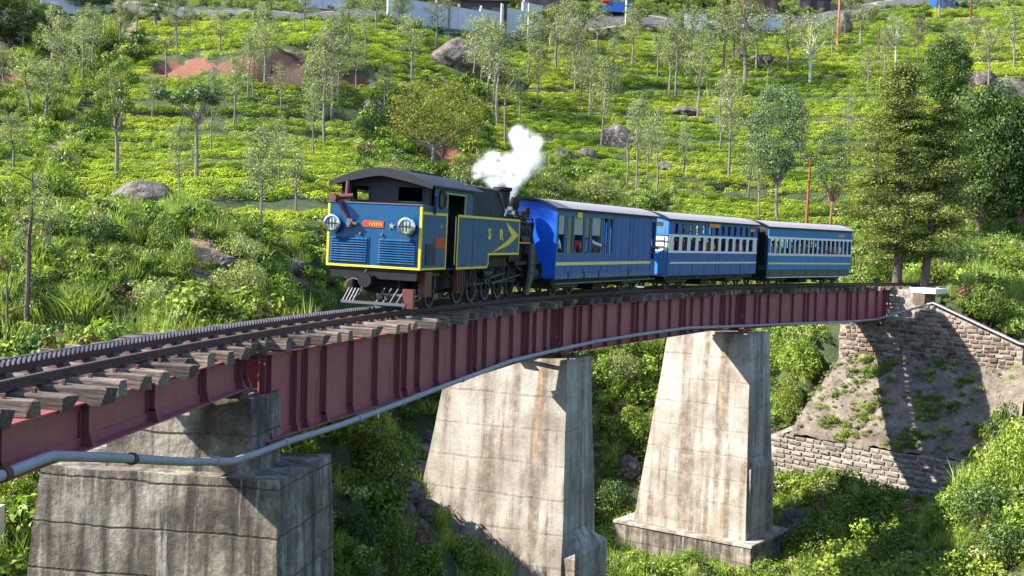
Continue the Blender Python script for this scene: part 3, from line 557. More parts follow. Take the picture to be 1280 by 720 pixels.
LM = {
 'tea': leaf_mat('tea_leaves', (.17, .25, .016), (.34, .43, .034), (.50, .57, .085), .27, (.66, 1.22), True),
 'oak': leaf_mat('silver_oak_leaves', (.08, .105, .045), (.20, .24, .11), (.42, .44, .25), .3, (.75, 1.25)),
 'green': leaf_mat('round_tree_leaves', (.05, .09, .015), (.13, .19, .028), (.28, .34, .07), .3, (.8, 1.2)),
 'dark': leaf_mat('dark_tree_leaves', (.02, .045, .012), (.055, .10, .02), (.15, .21, .045), .2, (.8, 1.2)),
 'bluegreen': leaf_mat('grey_green_leaves', (.04, .07, .03), (.09, .14, .06), (.2, .26, .12), .2, (.8, 1.2)),
 'olive': leaf_mat('feathery_leaves', (.055, .085, .018), (.145, .185, .04), (.30, .33, .085), .3, (.85, 1.15)),
 'autumn': leaf_mat('yellowing_leaves', (.05, .08, .018), (.15, .18, .03), (.36, .30, .05), .3, (.85, 1.15)),
 'shrub': leaf_mat('shrub_leaves', (.07, .12, .016), (.17, .25, .03), (.36, .42, .07), .3, (.55, 1.35), True),
 'pale': leaf_mat('pale_scrub_leaves', (.13, .17, .05), (.26, .31, .09), (.42, .45, .18), .3, (.7, 1.25)),
 'dry': leaf_mat('dry_leaves', (.14, .07, .04), (.25, .14, .09), (.36, .24, .16), .15, (.7, 1.2)),
 'grass': leaf_mat('grass_blades', (.14, .20, .035), (.26, .35, .06), (.42, .48, .14), .35, (.7, 1.25)),
 'flower': leaf_mat('orange_blossom', (.45, .12, .01), (.6, .22, .02), (.7, .35, .03), .2, (.9, 1.1)),
}
def bark(name, c, c2):
    m, t, b = new_mat(name); v = coords(t, (1, 1, .3)); n = noise(t, v, 9, 6, .7)
    t.links.new(ramp(t, n, [(.3, c), (.7, c2)]), b.inputs['Base Color']); b.inputs['Roughness'].default_value = .9; bump(t, b, n, .7, .03); return m
BK = {'grey': bark('grey_bark', (.07, .06, .055), (.24, .21, .18)), 'brown': bark('brown_bark', (.04, .028, .02), (.15, .11, .08)),
      'white': bark('white_bark', (.28, .25, .22), (.55, .52, .47)), 'red': bark('reddish_bark', (.12, .05, .03), (.26, .13, .09))}
PROTO = bpy.data.collections.new('plant_sources')     # not linked to the scene: only what the scatters draw from
def proto(me):
    o = bpy.data.objects.new(me.name, me); return o
def scatter(name, pts, scl, rot, idx, protos, label, cat):
    """one countless mass of plants: mesh points with geometry-node instances"""
    col = bpy.data.collections.new(name + '_sources')
    for i, p in enumerate(protos):
        o = bpy.data.objects.new('%s_source_%02d' % (name, i), p); col.objects.link(o)
    me = bpy.data.meshes.new(name); n = len(pts)
    me.vertices.add(n); me.vertices.foreach_set('co', np.asarray(pts, np.float32).ravel())
    a = me.attributes.new('scl', 'FLOAT_VECTOR', 'POINT'); a.data.foreach_set('vector', np.asarray(scl, np.float32).ravel())
    a = me.attributes.new('rot', 'FLOAT_VECTOR', 'POINT'); a.data.foreach_set('vector', np.asarray(rot, np.float32).ravel())
    a = me.attributes.new('pick', 'INT', 'POINT'); a.data.foreach_set('value', np.asarray(idx, np.int32))
    o = link(bpy.data.objects.new(name, me)); tag(o, label, cat, kind='stuff')
    g = bpy.data.node_groups.new(name, 'GeometryNodeTree')
    g.interface.new_socket('Geometry', in_out='INPUT', socket_type='NodeSocketGeometry'); g.interface.new_socket('Geometry', in_out='OUTPUT', socket_type='NodeSocketGeometry')
    gi = g.nodes.new('NodeGroupInput'); go = g.nodes.new('NodeGroupOutput')
    ci = g.nodes.new('GeometryNodeCollectionInfo'); ci.inputs['Collection'].default_value = col
    ci.inputs['Separate Children'].default_value = True; ci.inputs['Reset Children'].default_value = True
    ip = g.nodes.new('GeometryNodeInstanceOnPoints'); ip.inputs['Pick Instance'].default_value = True
    def na(nm, ty):
        q = g.nodes.new('GeometryNodeInputNamedAttribute'); q.data_type = ty; q.inputs['Name'].default_value = nm
        return [s for s in q.outputs if s.enabled and s.name == 'Attribute'][0]
    g.links.new(gi.outputs[0], ip.inputs['Points']); g.links.new(ci.outputs[0], ip.inputs['Instance'])
    g.links.new(na('pick', 'INT'), ip.inputs['Instance Index']); g.links.new(na('scl', 'FLOAT_VECTOR'), ip.inputs['Scale'])
    er = g.nodes.new('FunctionNodeEulerToRotation'); g.links.new(na('rot', 'FLOAT_VECTOR'), er.inputs[0]); g.links.new(er.outputs[0], ip.inputs['Rotation'])
    g.links.new(ip.outputs[0], go.inputs[0])
    md = o.modifiers.new('plants', 'NODES'); md.node_group = g
    return o

# ---- scatter sources
def tea_bush(k):
    n = 330; p, d = sphere_pts(n, .86); p[:, 2] = np.abs(p[:, 2]); lum = 1 + .16 * np.sin(p[:, 0] * 5 + k) * np.cos(p[:, 1] * 4 + k * 2)
    q = p * np.array([.62, .40, .62]) * lum[:, None]; q[:, 2] = np.minimum(q[:, 2], .44 + .04 * RNG.random(n) + .05 * np.sin(q[:, 0] * 6 + k)) - .05
    nn = d * .6 + np.array([0, 0, .8]) + RNG.normal(size=(n, 3)) * .3
    return leaf_mesh('tea_bush', q, .034 + .03 * RNG.random(n), nn, LM['tea'], .6)
def shrub_src(k, mat, n=420, leaf=.07, w=.8, h=.75):
    C, Nn = [], []
    for j in range(7):
        a = RNG.random() * 6.28; r = w * .55 * sqrt(RNG.random()); c = (r * cos(a), r * sin(a), h * (.3 + .5 * RNG.random()))
        p, d = clump(c, w * (.28 + .2 * RNG.random()), n // 7, .8, .4); C.append(p); Nn.append(d)
    C = np.vstack(C); C[:, 2] = np.maximum(C[:, 2], -.05)
    return leaf_mesh('shrub', C, leaf * (.6 + .8 * RNG.random(len(C))), np.vstack(Nn), LM[mat], .5)
def grass_src(k, mat='grass', n=110, h=.7, spread=.4):
    base = np.zeros((n, 3)); a = RNG.random(n) * 6.28; r = spread * np.sqrt(RNG.random(n)); base[:, 0] = r * np.cos(a); base[:, 1] = r * np.sin(a)
    lean = RNG.normal(size=(n, 2)) * .28; hh = h * (.5 + .6 * RNG.random(n)); tip = base + np.stack([lean[:, 0], lean[:, 1], hh], 1)
    w = np.stack([np.sin(a), -np.cos(a), 0 * a], 1) * .013; mid = (base + tip) / 2 + np.stack([-lean[:, 0] * .12, -lean[:, 1] * .12, hh * .05], 1)
    V = np.stack([base, mid + w, tip, mid - w], 1).reshape(-1, 3)
    me = bpy.data.meshes.new('grass_tuft'); me.from_pydata(V.tolist(), [], [(4 * i, 4 * i + 1, 4 * i + 2, 4 * i + 3) for i in range(n)]); me.materials.append(LM[mat]); return me
TEA = [tea_bush(k) for k in range(5)]
SHR = [shrub_src(0, 'shrub'), shrub_src(1, 'shrub'), shrub_src(2, 'pale'), shrub_src(3, 'green'), shrub_src(4, 'dark'), grass_src(5), grass_src(6, 'grass', 140, 1.0, .5), shrub_src(7, 'dry', 260)]

def rnd_poly_mask(X, Y, pg): return pdist(X, Y, pg) < 0
# tea rows
dxr, dyr = .72, .46
gx, gy = np.meshgrid(np.arange(-75, 105, dxr), np.arange(45, 185, dyr))
gx = gx + RNG.normal(size=gx.shape) * .15 + (np.arange(gx.shape[0]) % 2)[:, None] * .36; gy = gy + RNG.normal(size=gx.shape) * .1
gx, gy = gx.ravel(), gy.ravel()
inview = (np.abs(gx) < gy * .58 + 8)
gx, gy = gx[inview], gy[inview]
ta = pdist(gx, gy, TEA_A); tb = pdist(gx, gy, TEA_B)
tea_ok = (np.minimum(ta, tb) < 0)
blocked = np.zeros(len(gx), bool)
for pg in (RED_BANK, MID_BANK, DARK_BANK, ORANGE_SCAR, LEFT_SCAR, TREE_SCAR): blocked |= pdist(gx, gy, pg) < .3
scrubh = (pdist(gx, gy, SCRUB_HOLE) < 0) | (pdist(gx, gy, SCRUB_HOLE2) < 0)
pth = np.full(len(gx), 1e9)
for l in PATHS: pth = np.minimum(pth, ldist(gx, gy, l))
for rx_, ry_, rw_, rh_, _l in ROCKS: blocked |= (np.hypot(gx - rx_, (gy - ry_)) < rw_ * .5)
road = ldist(gx, gy, ROAD) < 5.5
patch = np.sin(gx * .23 + 2 * np.sin(gy * .11)) * np.sin(gy * .33 + 1.7 * np.sin(gx * .17))
zc_ = base_height(gx, gy) + .10 * np.sin(gx * .35) + .25 * np.sin(gx * .07 + gy * .05); row_ = (zc_ / .66) % 1.0; wide = ((zc_ / .66) // 1 % 5) == 0
keep = (row_ < np.where(wide, .16, .62)) & tea_ok & ~blocked & ~scrubh & (pth > .62) & ~road & (RNG.random(len(gx)) > .03 + .5 * (patch > .8))
tx, ty = gx[keep], gy[keep]; n = len(tx); sc_ = .88 + .25 * RNG.random(n) + .06 * patch[keep]
scatter('tea_bushes', np.stack([tx, ty, height(tx, ty) - .02], 1), np.stack([sc_ * 1.05, sc_, sc_ * (.95 + .2 * RNG.random(n))], 1),
        np.stack([RNG.normal(size=n) * .05, RNG.normal(size=n) * .05, RNG.random(n) * .5 - .25 + pi * (RNG.random(n) > .5)], 1), RNG.integers(0, 5, n), TEA,
        'bright yellow green clipped tea bushes covering the hillside in rows', 'tea bushes')
print('tea', n)
# undergrowth
def undergrowth(name, x0, x1, y0, y1, step, smin, smax, label, weights):
    gx, gy = np.meshgrid(np.arange(x0, x1, step), np.arange(y0, y1, step)); gx = (gx + (RNG.random(gx.shape) - .5) * step).ravel(); gy = (gy + (RNG.random(gy.shape) - .5) * step).ravel()
    ok = np.abs(gx) < gy * .58 + 8
    gx, gy = gx[ok], gy[ok]
    tea = (np.minimum(pdist(gx, gy, TEA_A), pdist(gx, gy, TEA_B)) < -.3) & ~((pdist(gx, gy, SCRUB_HOLE) < 0) | (pdist(gx, gy, SCRUB_HOLE2) < 0))
    tea &= ldist(gx, gy, ROAD) > 5.5
    bl = tea
    for pg, m_ in ((RED_BANK, .3), (DARK_BANK, .2), (ORANGE_SCAR, .3), (LEFT_SCAR, .3), (TREE_SCAR, .3)): bl |= pdist(gx, gy, pg) < m_
    bl |= (pdist(gx, gy, MID_BANK) < 0) & (RNG.random(len(gx)) < .6)
    bl |= (pdist(gx, gy, MOUND) < 0) & (RNG.random(len(gx)) < .5)
    bl |= (pdist(gx, gy, GULLY) < 0) & (RNG.random(len(gx)) < .8)
    bl |= ldist(gx, gy, ROAD) < 2.6
    bl |= ldist(gx, gy, BEDX) < 2.5
    bl |= pdist(gx, gy, CONE) < .1
    for rx_, ry_, rw_, rh_, _l in ROCKS: bl |= (np.hypot(gx - rx_, (gy - ry_)) < rw_ * .5)
    for x_, y_, r_ in ((tr(-7)[0] - .6, tr(-7)[1], 2.6), (tr(14)[0] - 1.5, tr(14)[1], 3.2), (tr(32)[0] - 1.2, tr(32)[1], 3.6)): bl |= np.hypot(gx - x_, gy - y_) < r_
    for px_, py_ in STREAM: bl |= np.hypot(gx - px_, gy - py_) < .55
    ss_, ll_ = track_sl(gx, gy); bl |= (np.abs(ll_) < 2.) & (height(gx, gy) > -2.2)
    gx, gy = gx[~bl], gy[~bl]; n = len(gx); sc_ = smin + (smax - smin) * RNG.random(n) ** 1.5
    big = np.sin(gx * .6 + 3 * np.sin(gy * .31)) * np.sin(gy * .5 + 2 * np.sin(gx * .23)); sc_ *= 1 + .3 * big; sc_ = np.where(ldist(gx, gy, ROAD) < 9, np.minimum(sc_, 1.0), sc_)
    idx = RNG.choice(len(weights), n, p=np.array(weights) / sum(weights))
    loc = np.where(big > .35, RNG.choice([0, 1], n), np.where(big < -.45, RNG.choice([3, 5, 6], n), idx))
    idx = np.where(RNG.random(n) < .5, loc, idx)
    print(name, n)
    scatter(name, np.stack([gx, gy, height(gx, gy) - .03], 1), np.stack([sc_, sc_, sc_ * (.7 + .6 * RNG.random(n))], 1),
            np.stack([RNG.normal(size=n) * .12, RNG.normal(size=n) * .12, RNG.random(n) * 6.28], 1), idx, SHR, label, 'undergrowth')
undergrowth('valley_undergrowth', -26, 44, 10, 72, .56, .6, 1.2, 'mixed weeds, grass and low shrubs on the valley floor under the bridge', [4, 4, 3, 1.5, .8, 4, 3, .5])
undergrowth('slope_undergrowth', -52, 50, 70, 125, .85, .8, 1.7, 'mixed scrub and grass on the lower slopes behind the railway', [4, 4, 3, 2, 1.2, 2, 2, .3])
undergrowth('upper_undergrowth', -80, 100, 125, 215, 1.35, 1.3, 2.6, 'dark scrub and hedges along the top of the tea slope', [4, 3, 1, 4, 5, .5, .5, .1])
undergrowth('left_undergrowth', -48, -22, 30, 70, .75, .7, 1.5, 'dense shrubs and weeds on the bank left of the railway', [4, 4, 3, 2, 1.5, 2, 2, .3])

# ================================================================== TREES
def limb(mb, a, b, r0, r1, bend=.1, n=4, m=0, seg=5):
    a = Vector(a); b = Vector(b); L = (b - a).length; o = Vector((random.gauss(0, 1), random.gauss(0, 1), 0)) * L * bend
    pts = []; rs = []
    for i in range(n + 1):
        t = i / n; pts.append(a.lerp(b, t) + o * sin(pi * t) + Vector((random.gauss(0, .01), random.gauss(0, .01), 0)) * L * .4); rs.append(r0 + (r1 - r0) * t)
    mb.tube(pts, rs, seg, m, cap=False); return pts
def oak_variant(k, sparse=1.0, base=.45):
    H = 7.0; Wd = 1.0; mb = MB(); top = Vector((random.gauss(0, .15), random.gauss(0, .15), H * .97))
    limb(mb, (0, 0, -.6), (top.x * .3, top.y * .3, H * .5), .088, .066, .015, 4, seg=7); limb(mb, (top.x * .3, top.y * .3, H * .5), top, .066, .016, .03, 4, seg=6)
    C, Nn = [], []
    nb = int(11 * sparse) + 3
    for j in range(nb):
        t = base + (1 - base) * (j + .5 * random.random()) / nb; a = j * 2.4 + random.random(); r = Wd * (.45 + 1.0 * random.random()) * (1 - .7 * max(0, (t - base) / (1 - base)) ** 1.8) * (1 if t > base + .1 else .7)
        p = Vector((cos(a) * r, sin(a) * r, H * t + .35 + r * .35)); limb(mb, (0, 0, H * t - .3), p, .035, .012, .1, 3, seg=4)
        q, d = clump(p, (.36 + .3 * random.random(), .36 + .3 * random.random(), .5 + .35 * random.random()), int(150 * sparse), .8, .1); C.append(q); Nn.append(d)
        if random.random() < .6:
            q, d = clump(p * .5 + Vector((0, 0, H * t * .5)), .3, 28, .8, .3); C.append(q); Nn.append(d)
    q, d = clump(top, (.3, .3, .45), int(60 * sparse), .8, .3); C.append(q); Nn.append(d)
    C = np.vstack(C); return mb, leaf_mesh('crown', C, .045 + .055 * RNG.random(len(C)), np.vstack(Nn), LM['oak'], .38)
def blob_tree(H, R, base, mat, nleaf, leafsize, lobes, bk, squash=.85, leanx=0, trunk_r=.16, forks=4, shell=.35, crowntop=True):
    mb = MB(); C, Nn = [], []
    zc = H * base; hc = (H - zc) / 2
    limb(mb, (0, 0, -.8), (leanx * base, 0, zc), trunk_r, trunk_r * .7, .03, 4, seg=8)
    for j in range(lobes):
        t = random.random(); a = j * 2.39 + random.random() * .5; u = 2 * (j + .5) / lobes - 1
        rr = sqrt(max(0, 1 - u * u)) * .72
        c = Vector((leanx * (base + (1 - base) * (u + 1) / 2) + R * rr * cos(a), R * rr * sin(a), zc + hc + hc * .8 * u))
        if j < forks * 3: limb(mb, (leanx * base, 0, zc * (.75 + .25 * random.random())), c, trunk_r * .45, .02, .1, 4, seg=5)
        rad = R * (.26 + .2 * random.random())
        q, d = clump(c, (rad, rad, rad * squash), nleaf // lobes, squash, shell); C.append(q); Nn.append(d)
    C = np.vstack(C); return mb, leaf_mesh('crown', C, leafsize * (.6 + .8 * RNG.random(len(C))), np.vstack(Nn), LM[mat], .55)
def feather_tree(H, R, base, lean, nbr, seed):
    random.seed(seed); mb = MB(); C, Nn = [], []
    top = Vector((lean, 0, H)); limb(mb, (0, 0, -1), (lean * .5, 0, H * .5), .36, .24, .01, 5, seg=9); limb(mb, (lean * .5, 0, H * .5), top, .24, .04, .02, 5, seg=7)
    for j in range(nbr):
        t = base + (1 - base) * (j / nbr); a = random.random() * 6.28; env = (1 - (t - base) / (1 - base)) ** .38 * (.55 + .45 * min(1, (t - base) * 6 + .3))
        L = R * env * (.3 + .8 * random.random()); r0 = Vector((lean * t, 0, H * t)); r1 = r0 + Vector((cos(a) * L, sin(a) * L, L * .12 * random.gauss(1, 1)))
        pts = limb(mb, r0, r1, .06, .015, .06, 4, seg=4)
        for q0 in range(5):
            f = .3 + .7 * (q0 + random.random() * .5) / 5; p = r0.lerp(r1, min(1, f)) + Vector((random.gauss(0, .25), random.gauss(0, .25), -.1))
            n_ = 100; s = .60 + .55 * random.random(); q, d = clump(p, (s * 1.15, s * 1.15, s * .5), n_, .4, .1)
            q[:, 2] -= .35 * ((q[:, 0] - p.x) ** 2 + (q[:, 1] - p.y) ** 2) / (s * s) * .5
            C.append(q); Nn.append(d + np.array([0, 0, .6]))
    C = np.vstack(C); print('feather leaves', len(C)); return mb, leaf_mesh('crown', C, .06 + .07 * RNG.random(len(C)), np.vstack(Nn), LM['olive'], .38)
def umbrella_tree():
    random.seed(4); mb = MB(); C, Nn = [], []; H = 7.6
    limb(mb, (0, 0, -.6), (0, 0, 4.2), .15, .1, .02, 4, seg=7)
    for j in range(10):
        a = j * .75 + random.random() * .4; r = .6 + 1.5 * random.random(); c = Vector((cos(a) * r - .4, sin(a) * r, 5.6 + 1.3 * random.random() * (1 - r / 3)))
        limb(mb, (0, 0, 4 + .4 * random.random()), c, .07, .02, .12, 4, seg=5)
        q, d = clump(c, (.62, .62, .42), 210, .6, .3); C.append(q); Nn.append(d)
    C = np.vstack(C); return mb, leaf_mesh('crown', C, .07 + .08 * RNG.random(len(C)), np.vstack(Nn), LM['bluegreen'], .5)
def bare_tree(seed, leaves=140, H=7.):
    random.seed(seed); mb = MB(); C, Nn = [], []
    limb(mb, (0, 0, -.5), (.1, 0, H * .62), .085, .06, .03, 5, seg=6)
    for j in range(6):
        a = j * 1.9; L = 1.0 + .8 * random.random(); e = Vector((.1 + cos(a) * L * .6, sin(a) * L * .6, H * (.62 + .34 * (j + 1) / 6)))
        limb(mb, (.1, 0, H * (.5 + .09 * j * .5)), e, .04, .012, .12, 4, seg=4); q, d = clump(e, .4, leaves // 6, .8, .2); C.append(q); Nn.append(d)
    C = np.vstack(C); return mb, leaf_mesh('crown', C, .07 + .05 * RNG.random(len(C)), np.vstack(Nn), LM['oak'], .42)
def sparse_big(seed, twisted=False):
    random.seed(seed); mb = MB(); C, Nn = [], []; H = 6.0
    if twisted:
        pts = [Vector((0, 0, -.4)), Vector((.02, 0, .8)), Vector((.12, 0, 1.4)), Vector((.1, 0, 1.9)), Vector((.3, 0, 2.4))]
        mb.tube(pts, [.06, .055, .045, .035, .02], 6)
        for (a, b_) in (((.1, 0, 1.1), (1.2, .2, 1.35)), ((.1, 0, .9), (-.6, .1, 1.4)), ((.12, 0, 1.5), (.6, 0, 2.3)), ((.2, 0, 2.1), (-.1, 0, 2.6))):
            limb(mb, a, b_, .03, .008, .12, 5, seg=5); q, d = clump(b_, .2, 40, .8, .2); C.append(q); Nn.append(d)
    else:
        limb(mb, (0, 0, -.6), (.1, 0, H * .55), .12, .10, .012, 5, seg=8); limb(mb, (.1, 0, H * .55), (.12, 0, H), .1, .03, .03, 5, seg=7)
        for j in range(16):
            t = .5 + .5 * j / 16; a = j * 2.2; L = .5 + .6 * random.random(); e = Vector((.1 + cos(a) * L, sin(a) * L, H * t + .25)); limb(mb, (.1, 0, H * t - .1), e, .03, .008, .12, 4, seg=4)
            q, d = clump(e, (.26, .26, .3), 95, .8, .2); C.append(q); Nn.append(d)
    C = np.vstack(C); return mb, leaf_mesh('crown', C, .035 + .04 * RNG.random(len(C)), np.vstack(Nn), LM['oak'], .45)
random.seed(21)
oaks = []
for k in range(9):
    mb, cr = oak_variant(k, [1, .8, 1.2, .7, 1.1, .9, 1.3, .75, 1][k], .36 + .03 * (k % 5)); oaks.append((mb.build('trunk', BK['grey'], mesh_only=True, smooth=True), cr, 7.0, 1.25))
def mk(res, bk, H, R): mb, cr = res; return (mb.build('trunk', BK[bk], mesh_only=True, smooth=True), cr, H, R)
KIND = {
 'round': [mk(blob_tree(9, 1.6, .42, 'green', 3600, .085, 12, 'grey', forks=4), 'grey', 9, 1.7)],
 'umbrella': [mk(umbrella_tree(), 'grey', 7.6, 2.1)],
 'bare': [mk(bare_tree(31, 110), 'grey', 7, .9), mk(bare_tree(33, 60), 'grey', 7, .9)],
 'crooked': [mk(blob_tree(8.5, 2.4, .42, 'oak', 2600, .09, 11, 'white', leanx=.3, shell=.2, trunk_r=.2), 'white', 8.5, 2.6)],
 'dense': [mk(blob_tree(12.6, 2.6, .30, 'bluegreen', 14000, .08, 24, 'grey', squash=1.0, trunk_r=.17, leanx=.3), 'grey', 12.6, 2.8)],
 'greydense': [mk(blob_tree(9.4, 1.7, .26, 'bluegreen', 6500, .065, 22, 'red', squash=1.0, trunk_r=.12), 'red', 9.4, 1.9)],
 'broad': [mk(blob_tree(12, 4.0, .16, 'dark', 22000, .125, 34, 'brown', trunk_r=.3), 'brown', 12, 4.2), mk(blob_tree(12, 4.0, .12, 'dark', 19000, .125, 30, 'brown', trunk_r=.3), 'brown', 12, 4.2)],
 'autumn': [mk(blob_tree(9, 4.3, .30, 'autumn', 11000, .075, 22, 'grey', leanx=.8, trunk_r=.2, squash=.8), 'grey', 9, 4.3)],
 'sparse': [mk(sparse_big(5), 'brown', 6.0, 1.2)], 'twisted': [mk(sparse_big(9, True), 'brown', 2.4, 1.0)],
 'feather': [mk(feather_tree(19.5, 4.6, .14, .6, 120, 3), 'brown', 19.5, 3.6)],
 'feather2': [mk(feather_tree(16., 4.0, .2, 2.2, 90, 8), 'brown', 16, 3.2)],
}
KIND['oak'] = oaks
NAME = {'oak': 'silver_oak_tree', 'round': 'leafy_tree', 'umbrella': 'spreading_tree', 'bare': 'bare_tree', 'crooked': 'white_barked_tree', 'dense': 'dark_green_tree', 'greydense': 'grey_green_tree',
        'broad': 'broadleaf_tree', 'autumn': 'yellowing_tree', 'sparse': 'half_bare_tree', 'twisted': 'thin_crooked_tree', 'feather': 'conifer_tree', 'feather2': 'conifer_tree'}
cnt = {}
for kind, x, y, H, w, cb, lab in TREES:
    vs = KIND[kind]; i = cnt.get(kind, 0); cnt[kind] = i + 1; tm, cm, h0, r0 = vs[(i * 4) % len(vs) if len(vs) > 2 else i % len(vs)]
    root = empty(NAME[kind], (x, y, hz(x, y)), random.random() * 6.28 if kind not in ('autumn', 'feather2', 'twisted', 'umbrella') else {'autumn': 0, 'feather2': .3, 'twisted': 0, 'umbrella': 0}[kind])
    sx = w / 2 / r0 * (1.3 if kind == 'oak' else 1.08); sz = H / h0; root.scale = (sx, sx, sz) if kind not in ('oak',) else (max(sx, .55 * sz), max(sx, .55 * sz), sz)
    tag(root, lab, 'tree', 'silver oaks on the tea slope' if kind == 'oak' else None)
    link(bpy.data.objects.new('trunk', tm), root); link(bpy.data.objects.new('crown', cm), root)
    root.rotation_euler[0] = random.gauss(0, .02); root.rotation_euler[1] = random.gauss(0, .02)
# two orange-tipped clumps in the yellowing tree are leaves of their own colour already

# ---- shrubs one can tell apart
def big_bush(mat, nl, leaf, lobes=11):
    C, Nn = [], []
    for j in range(lobes):
        a = j * 2.4; r = .62 * sqrt((j + .3) / lobes); zz = .30 + .55 * (1 - (r / .66) ** 2) * (.7 + .5 * random.random())
        q, d = clump((r * cos(a), r * sin(a), zz * .9), (.25 + .14 * random.random(),) * 2 + (.26,), nl // lobes, .8, .35); C.append(q); Nn.append(d)
    q, d = clump((0, 0, .3), (.72, .72, .3), nl // 5, .8, .5); C.append(q); Nn.append(d)
    C = np.vstack(C); C[:, 2] = np.maximum(C[:, 2], .0); return leaf_mesh('foliage', C, leaf * (.5 + .8 * RNG.random(len(C))), np.vstack(Nn), LM[mat], .5)
BB = {'shrub': [big_bush('shrub', 2600, .036), big_bush('shrub', 2200, .042, 8)], 'dark': [big_bush('dark', 2600, .036)], 'pale': [big_bush('pale', 2600, .032)], 'green': [big_bush('green', 2600, .036)], 'dry': [big_bush('dry', 2000, .032)]}
ST = MB()
for j in range(9): a = j * .7; limb(ST, (0, 0, -.25), (cos(a) * .45, sin(a) * .45, .6), .03, .008, .1, 3, seg=4)
stems = ST.build('stems', BK['brown'], mesh_only=True)
tg = grass_src(3, 'grass', 700, 1.0, .5)
for i, (kind, x, y, H, w, lab) in enumerate(SHRUBS):
    key = 'shrub'
    if 'dark' in lab: key = 'dark'
    elif 'dry' in lab: key = 'dry'
    elif 'pale' in lab or 'grey green' in lab or 'scrub' in lab or 'feathery' in lab or 'brownish' in lab: key = 'pale'
    elif 'leafy' in lab or 'leafed' in lab or 'creeper' in lab: key = 'green'
    root = empty('grass_clump' if kind == 'tallgrass' else 'bush', (x, y, hz(x, y) - .1), random.random() * 6.28)
    root.scale = (w / 1.6, w / 1.6, H * 1.0) if kind != 'tallgrass' else (w, w, H)
    tag(root, lab, 'bush')
    if kind == 'tallgrass': link(bpy.data.objects.new('foliage', tg), root); continue
    lst = BB[key]; link(bpy.data.objects.new('foliage', lst[i % len(lst)]), root); link(bpy.data.objects.new('stems', stems), root)
    if 'blossom' in lab or 'orange flowers' in lab:
        q, d = clump((0, 0, .5), (.7, .7, .5), 70, .8, .8); q[:, 2] = np.abs(q[:, 2]); link(bpy.data.objects.new('blossoms', leaf_mesh('blossoms', q, .035, d, LM['flower'], .8)), root)

# ---- rocks
rm, t, b = new_mat('weathered_granite'); v = coords(t, (1, 1, 1)); n1 = noise(t, v, 1.3, 8, .7); n2 = noise(t, v, 5, 6, .7); vs = noise(t, coords(t, (4, 4, .8)), 1.5, 5, .6)
oi = N(t, 'ShaderNodeObjectInfo')
c = ramp(t, n1, [(.28, (.04, .034, .03)), (.5, (.13, .115, .105)), (.72, (.30, .27, .25))]); c = mix(t, c, ramp(t, vs, [(.4, g3(.45)), (.6, g3(1.1))]), .7, 'MULTIPLY')
c = mix(t, c, ramp(t, oi.outputs['Random'], [(0, (.8, .72, .66)), (1, (1.3, 1.22, 1.15))]), 1, 'MULTIPLY')
t.links.new(c, b.inputs['Base Color']); b.inputs['Roughness'].default_value = .9; vor = N(t, 'ShaderNodeTexVoronoi', feature='DISTANCE_TO_EDGE'); vor.inputs['Scale'].default_value = 1.1; t.links.new(v, vor.inputs['Vector']); c = mix(t, (.03, .025, .022), c, ramp(t, vor.outputs['Distance'], [(.0, g3(.15)), (.05, g3(1))])); t.links.new(c, b.inputs['Base Color']); bump(t, b, n2, 1.0, .15)
from mathutils import noise as mn
for i, (x, y, w, h, lab) in enumerate(ROCKS):
    bm = bmesh.new(); bmesh.ops.create_icosphere(bm, subdivisions=4, radius=1); o3 = Vector((i * 7.3, i * 3.1, i))
    for vv in bm.verts:
        p = vv.co.normalized(); f = 1 + .26 * mn.noise(p * 1.3 + o3) + .2 * mn.noise(p * 3.1 + o3) + .09 * mn.noise(p * 8 + o3); q = p * f
        for nrm, dd in ((Vector((.3, -.8, .5)), .78), (Vector((-.7, -.5, .5)), .8), (Vector((.2, .1, 1)), .7), (Vector((.9, -.3, .2)), .82)):
            nn = (nrm + Vector((sin(i * 2.1), cos(i * 1.7), 0)) * .3).normalized(); e = q.dot(nn) - dd
            if e > 0: q -= nn * e * .85
        vv.co = Vector((q.x * w * .62, q.y * w * .42, q.z * h * .8))
    me = bpy.data.meshes.new('rock'); bm.to_mesh(me); bm.free(); me.polygons.foreach_set('use_smooth', [True] * len(me.polygons)); me.materials.append(rm)
    o = link(bpy.data.objects.new('rock', me)); o.location = (x, y + w * .12, hz(x, y) + h * .22); o.rotation_euler = (random.gauss(0, .1), random.gauss(0, .15), random.random() * .6 - .3); tag(o, lab, 'rock')
peb = []
for k in range(4):
    bm = bmesh.new(); bmesh.ops.create_icosphere(bm, subdivisions=2, radius=.5)
    for v in bm.verts: v.co = Vector((v.co.x * 1.25, v.co.y, v.co.z * .75)) * (1 + random.uniform(-.14, .14))
    me = bpy.data.meshes.new('stone_source'); bm.to_mesh(me); bm.free(); me.materials.append(rm); peb.append(me)
sx_ = np.array([p[0] for p in STREAM]); sy_ = np.array([p[1] for p in STREAM]); sx_ = np.repeat(sx_, 5) + RNG.normal(size=5 * len(sx_)) * .45; sy_ = np.repeat(sy_, 5) + RNG.normal(size=len(sx_)) * .6
n = len(sx_); sc_ = .15 + .75 * RNG.random(n) ** 2.5
scatter('stream_stones', np.stack([sx_, sy_, height(sx_, sy_) + .08 * sc_], 1), np.stack([sc_] * 3, 1), RNG.random((n, 3)) * np.array([.5, .5, 6.28]), RNG.integers(0, 4, n), peb, 'tumbled grey and brown stones lining the stream gully between the piers', 'stones')
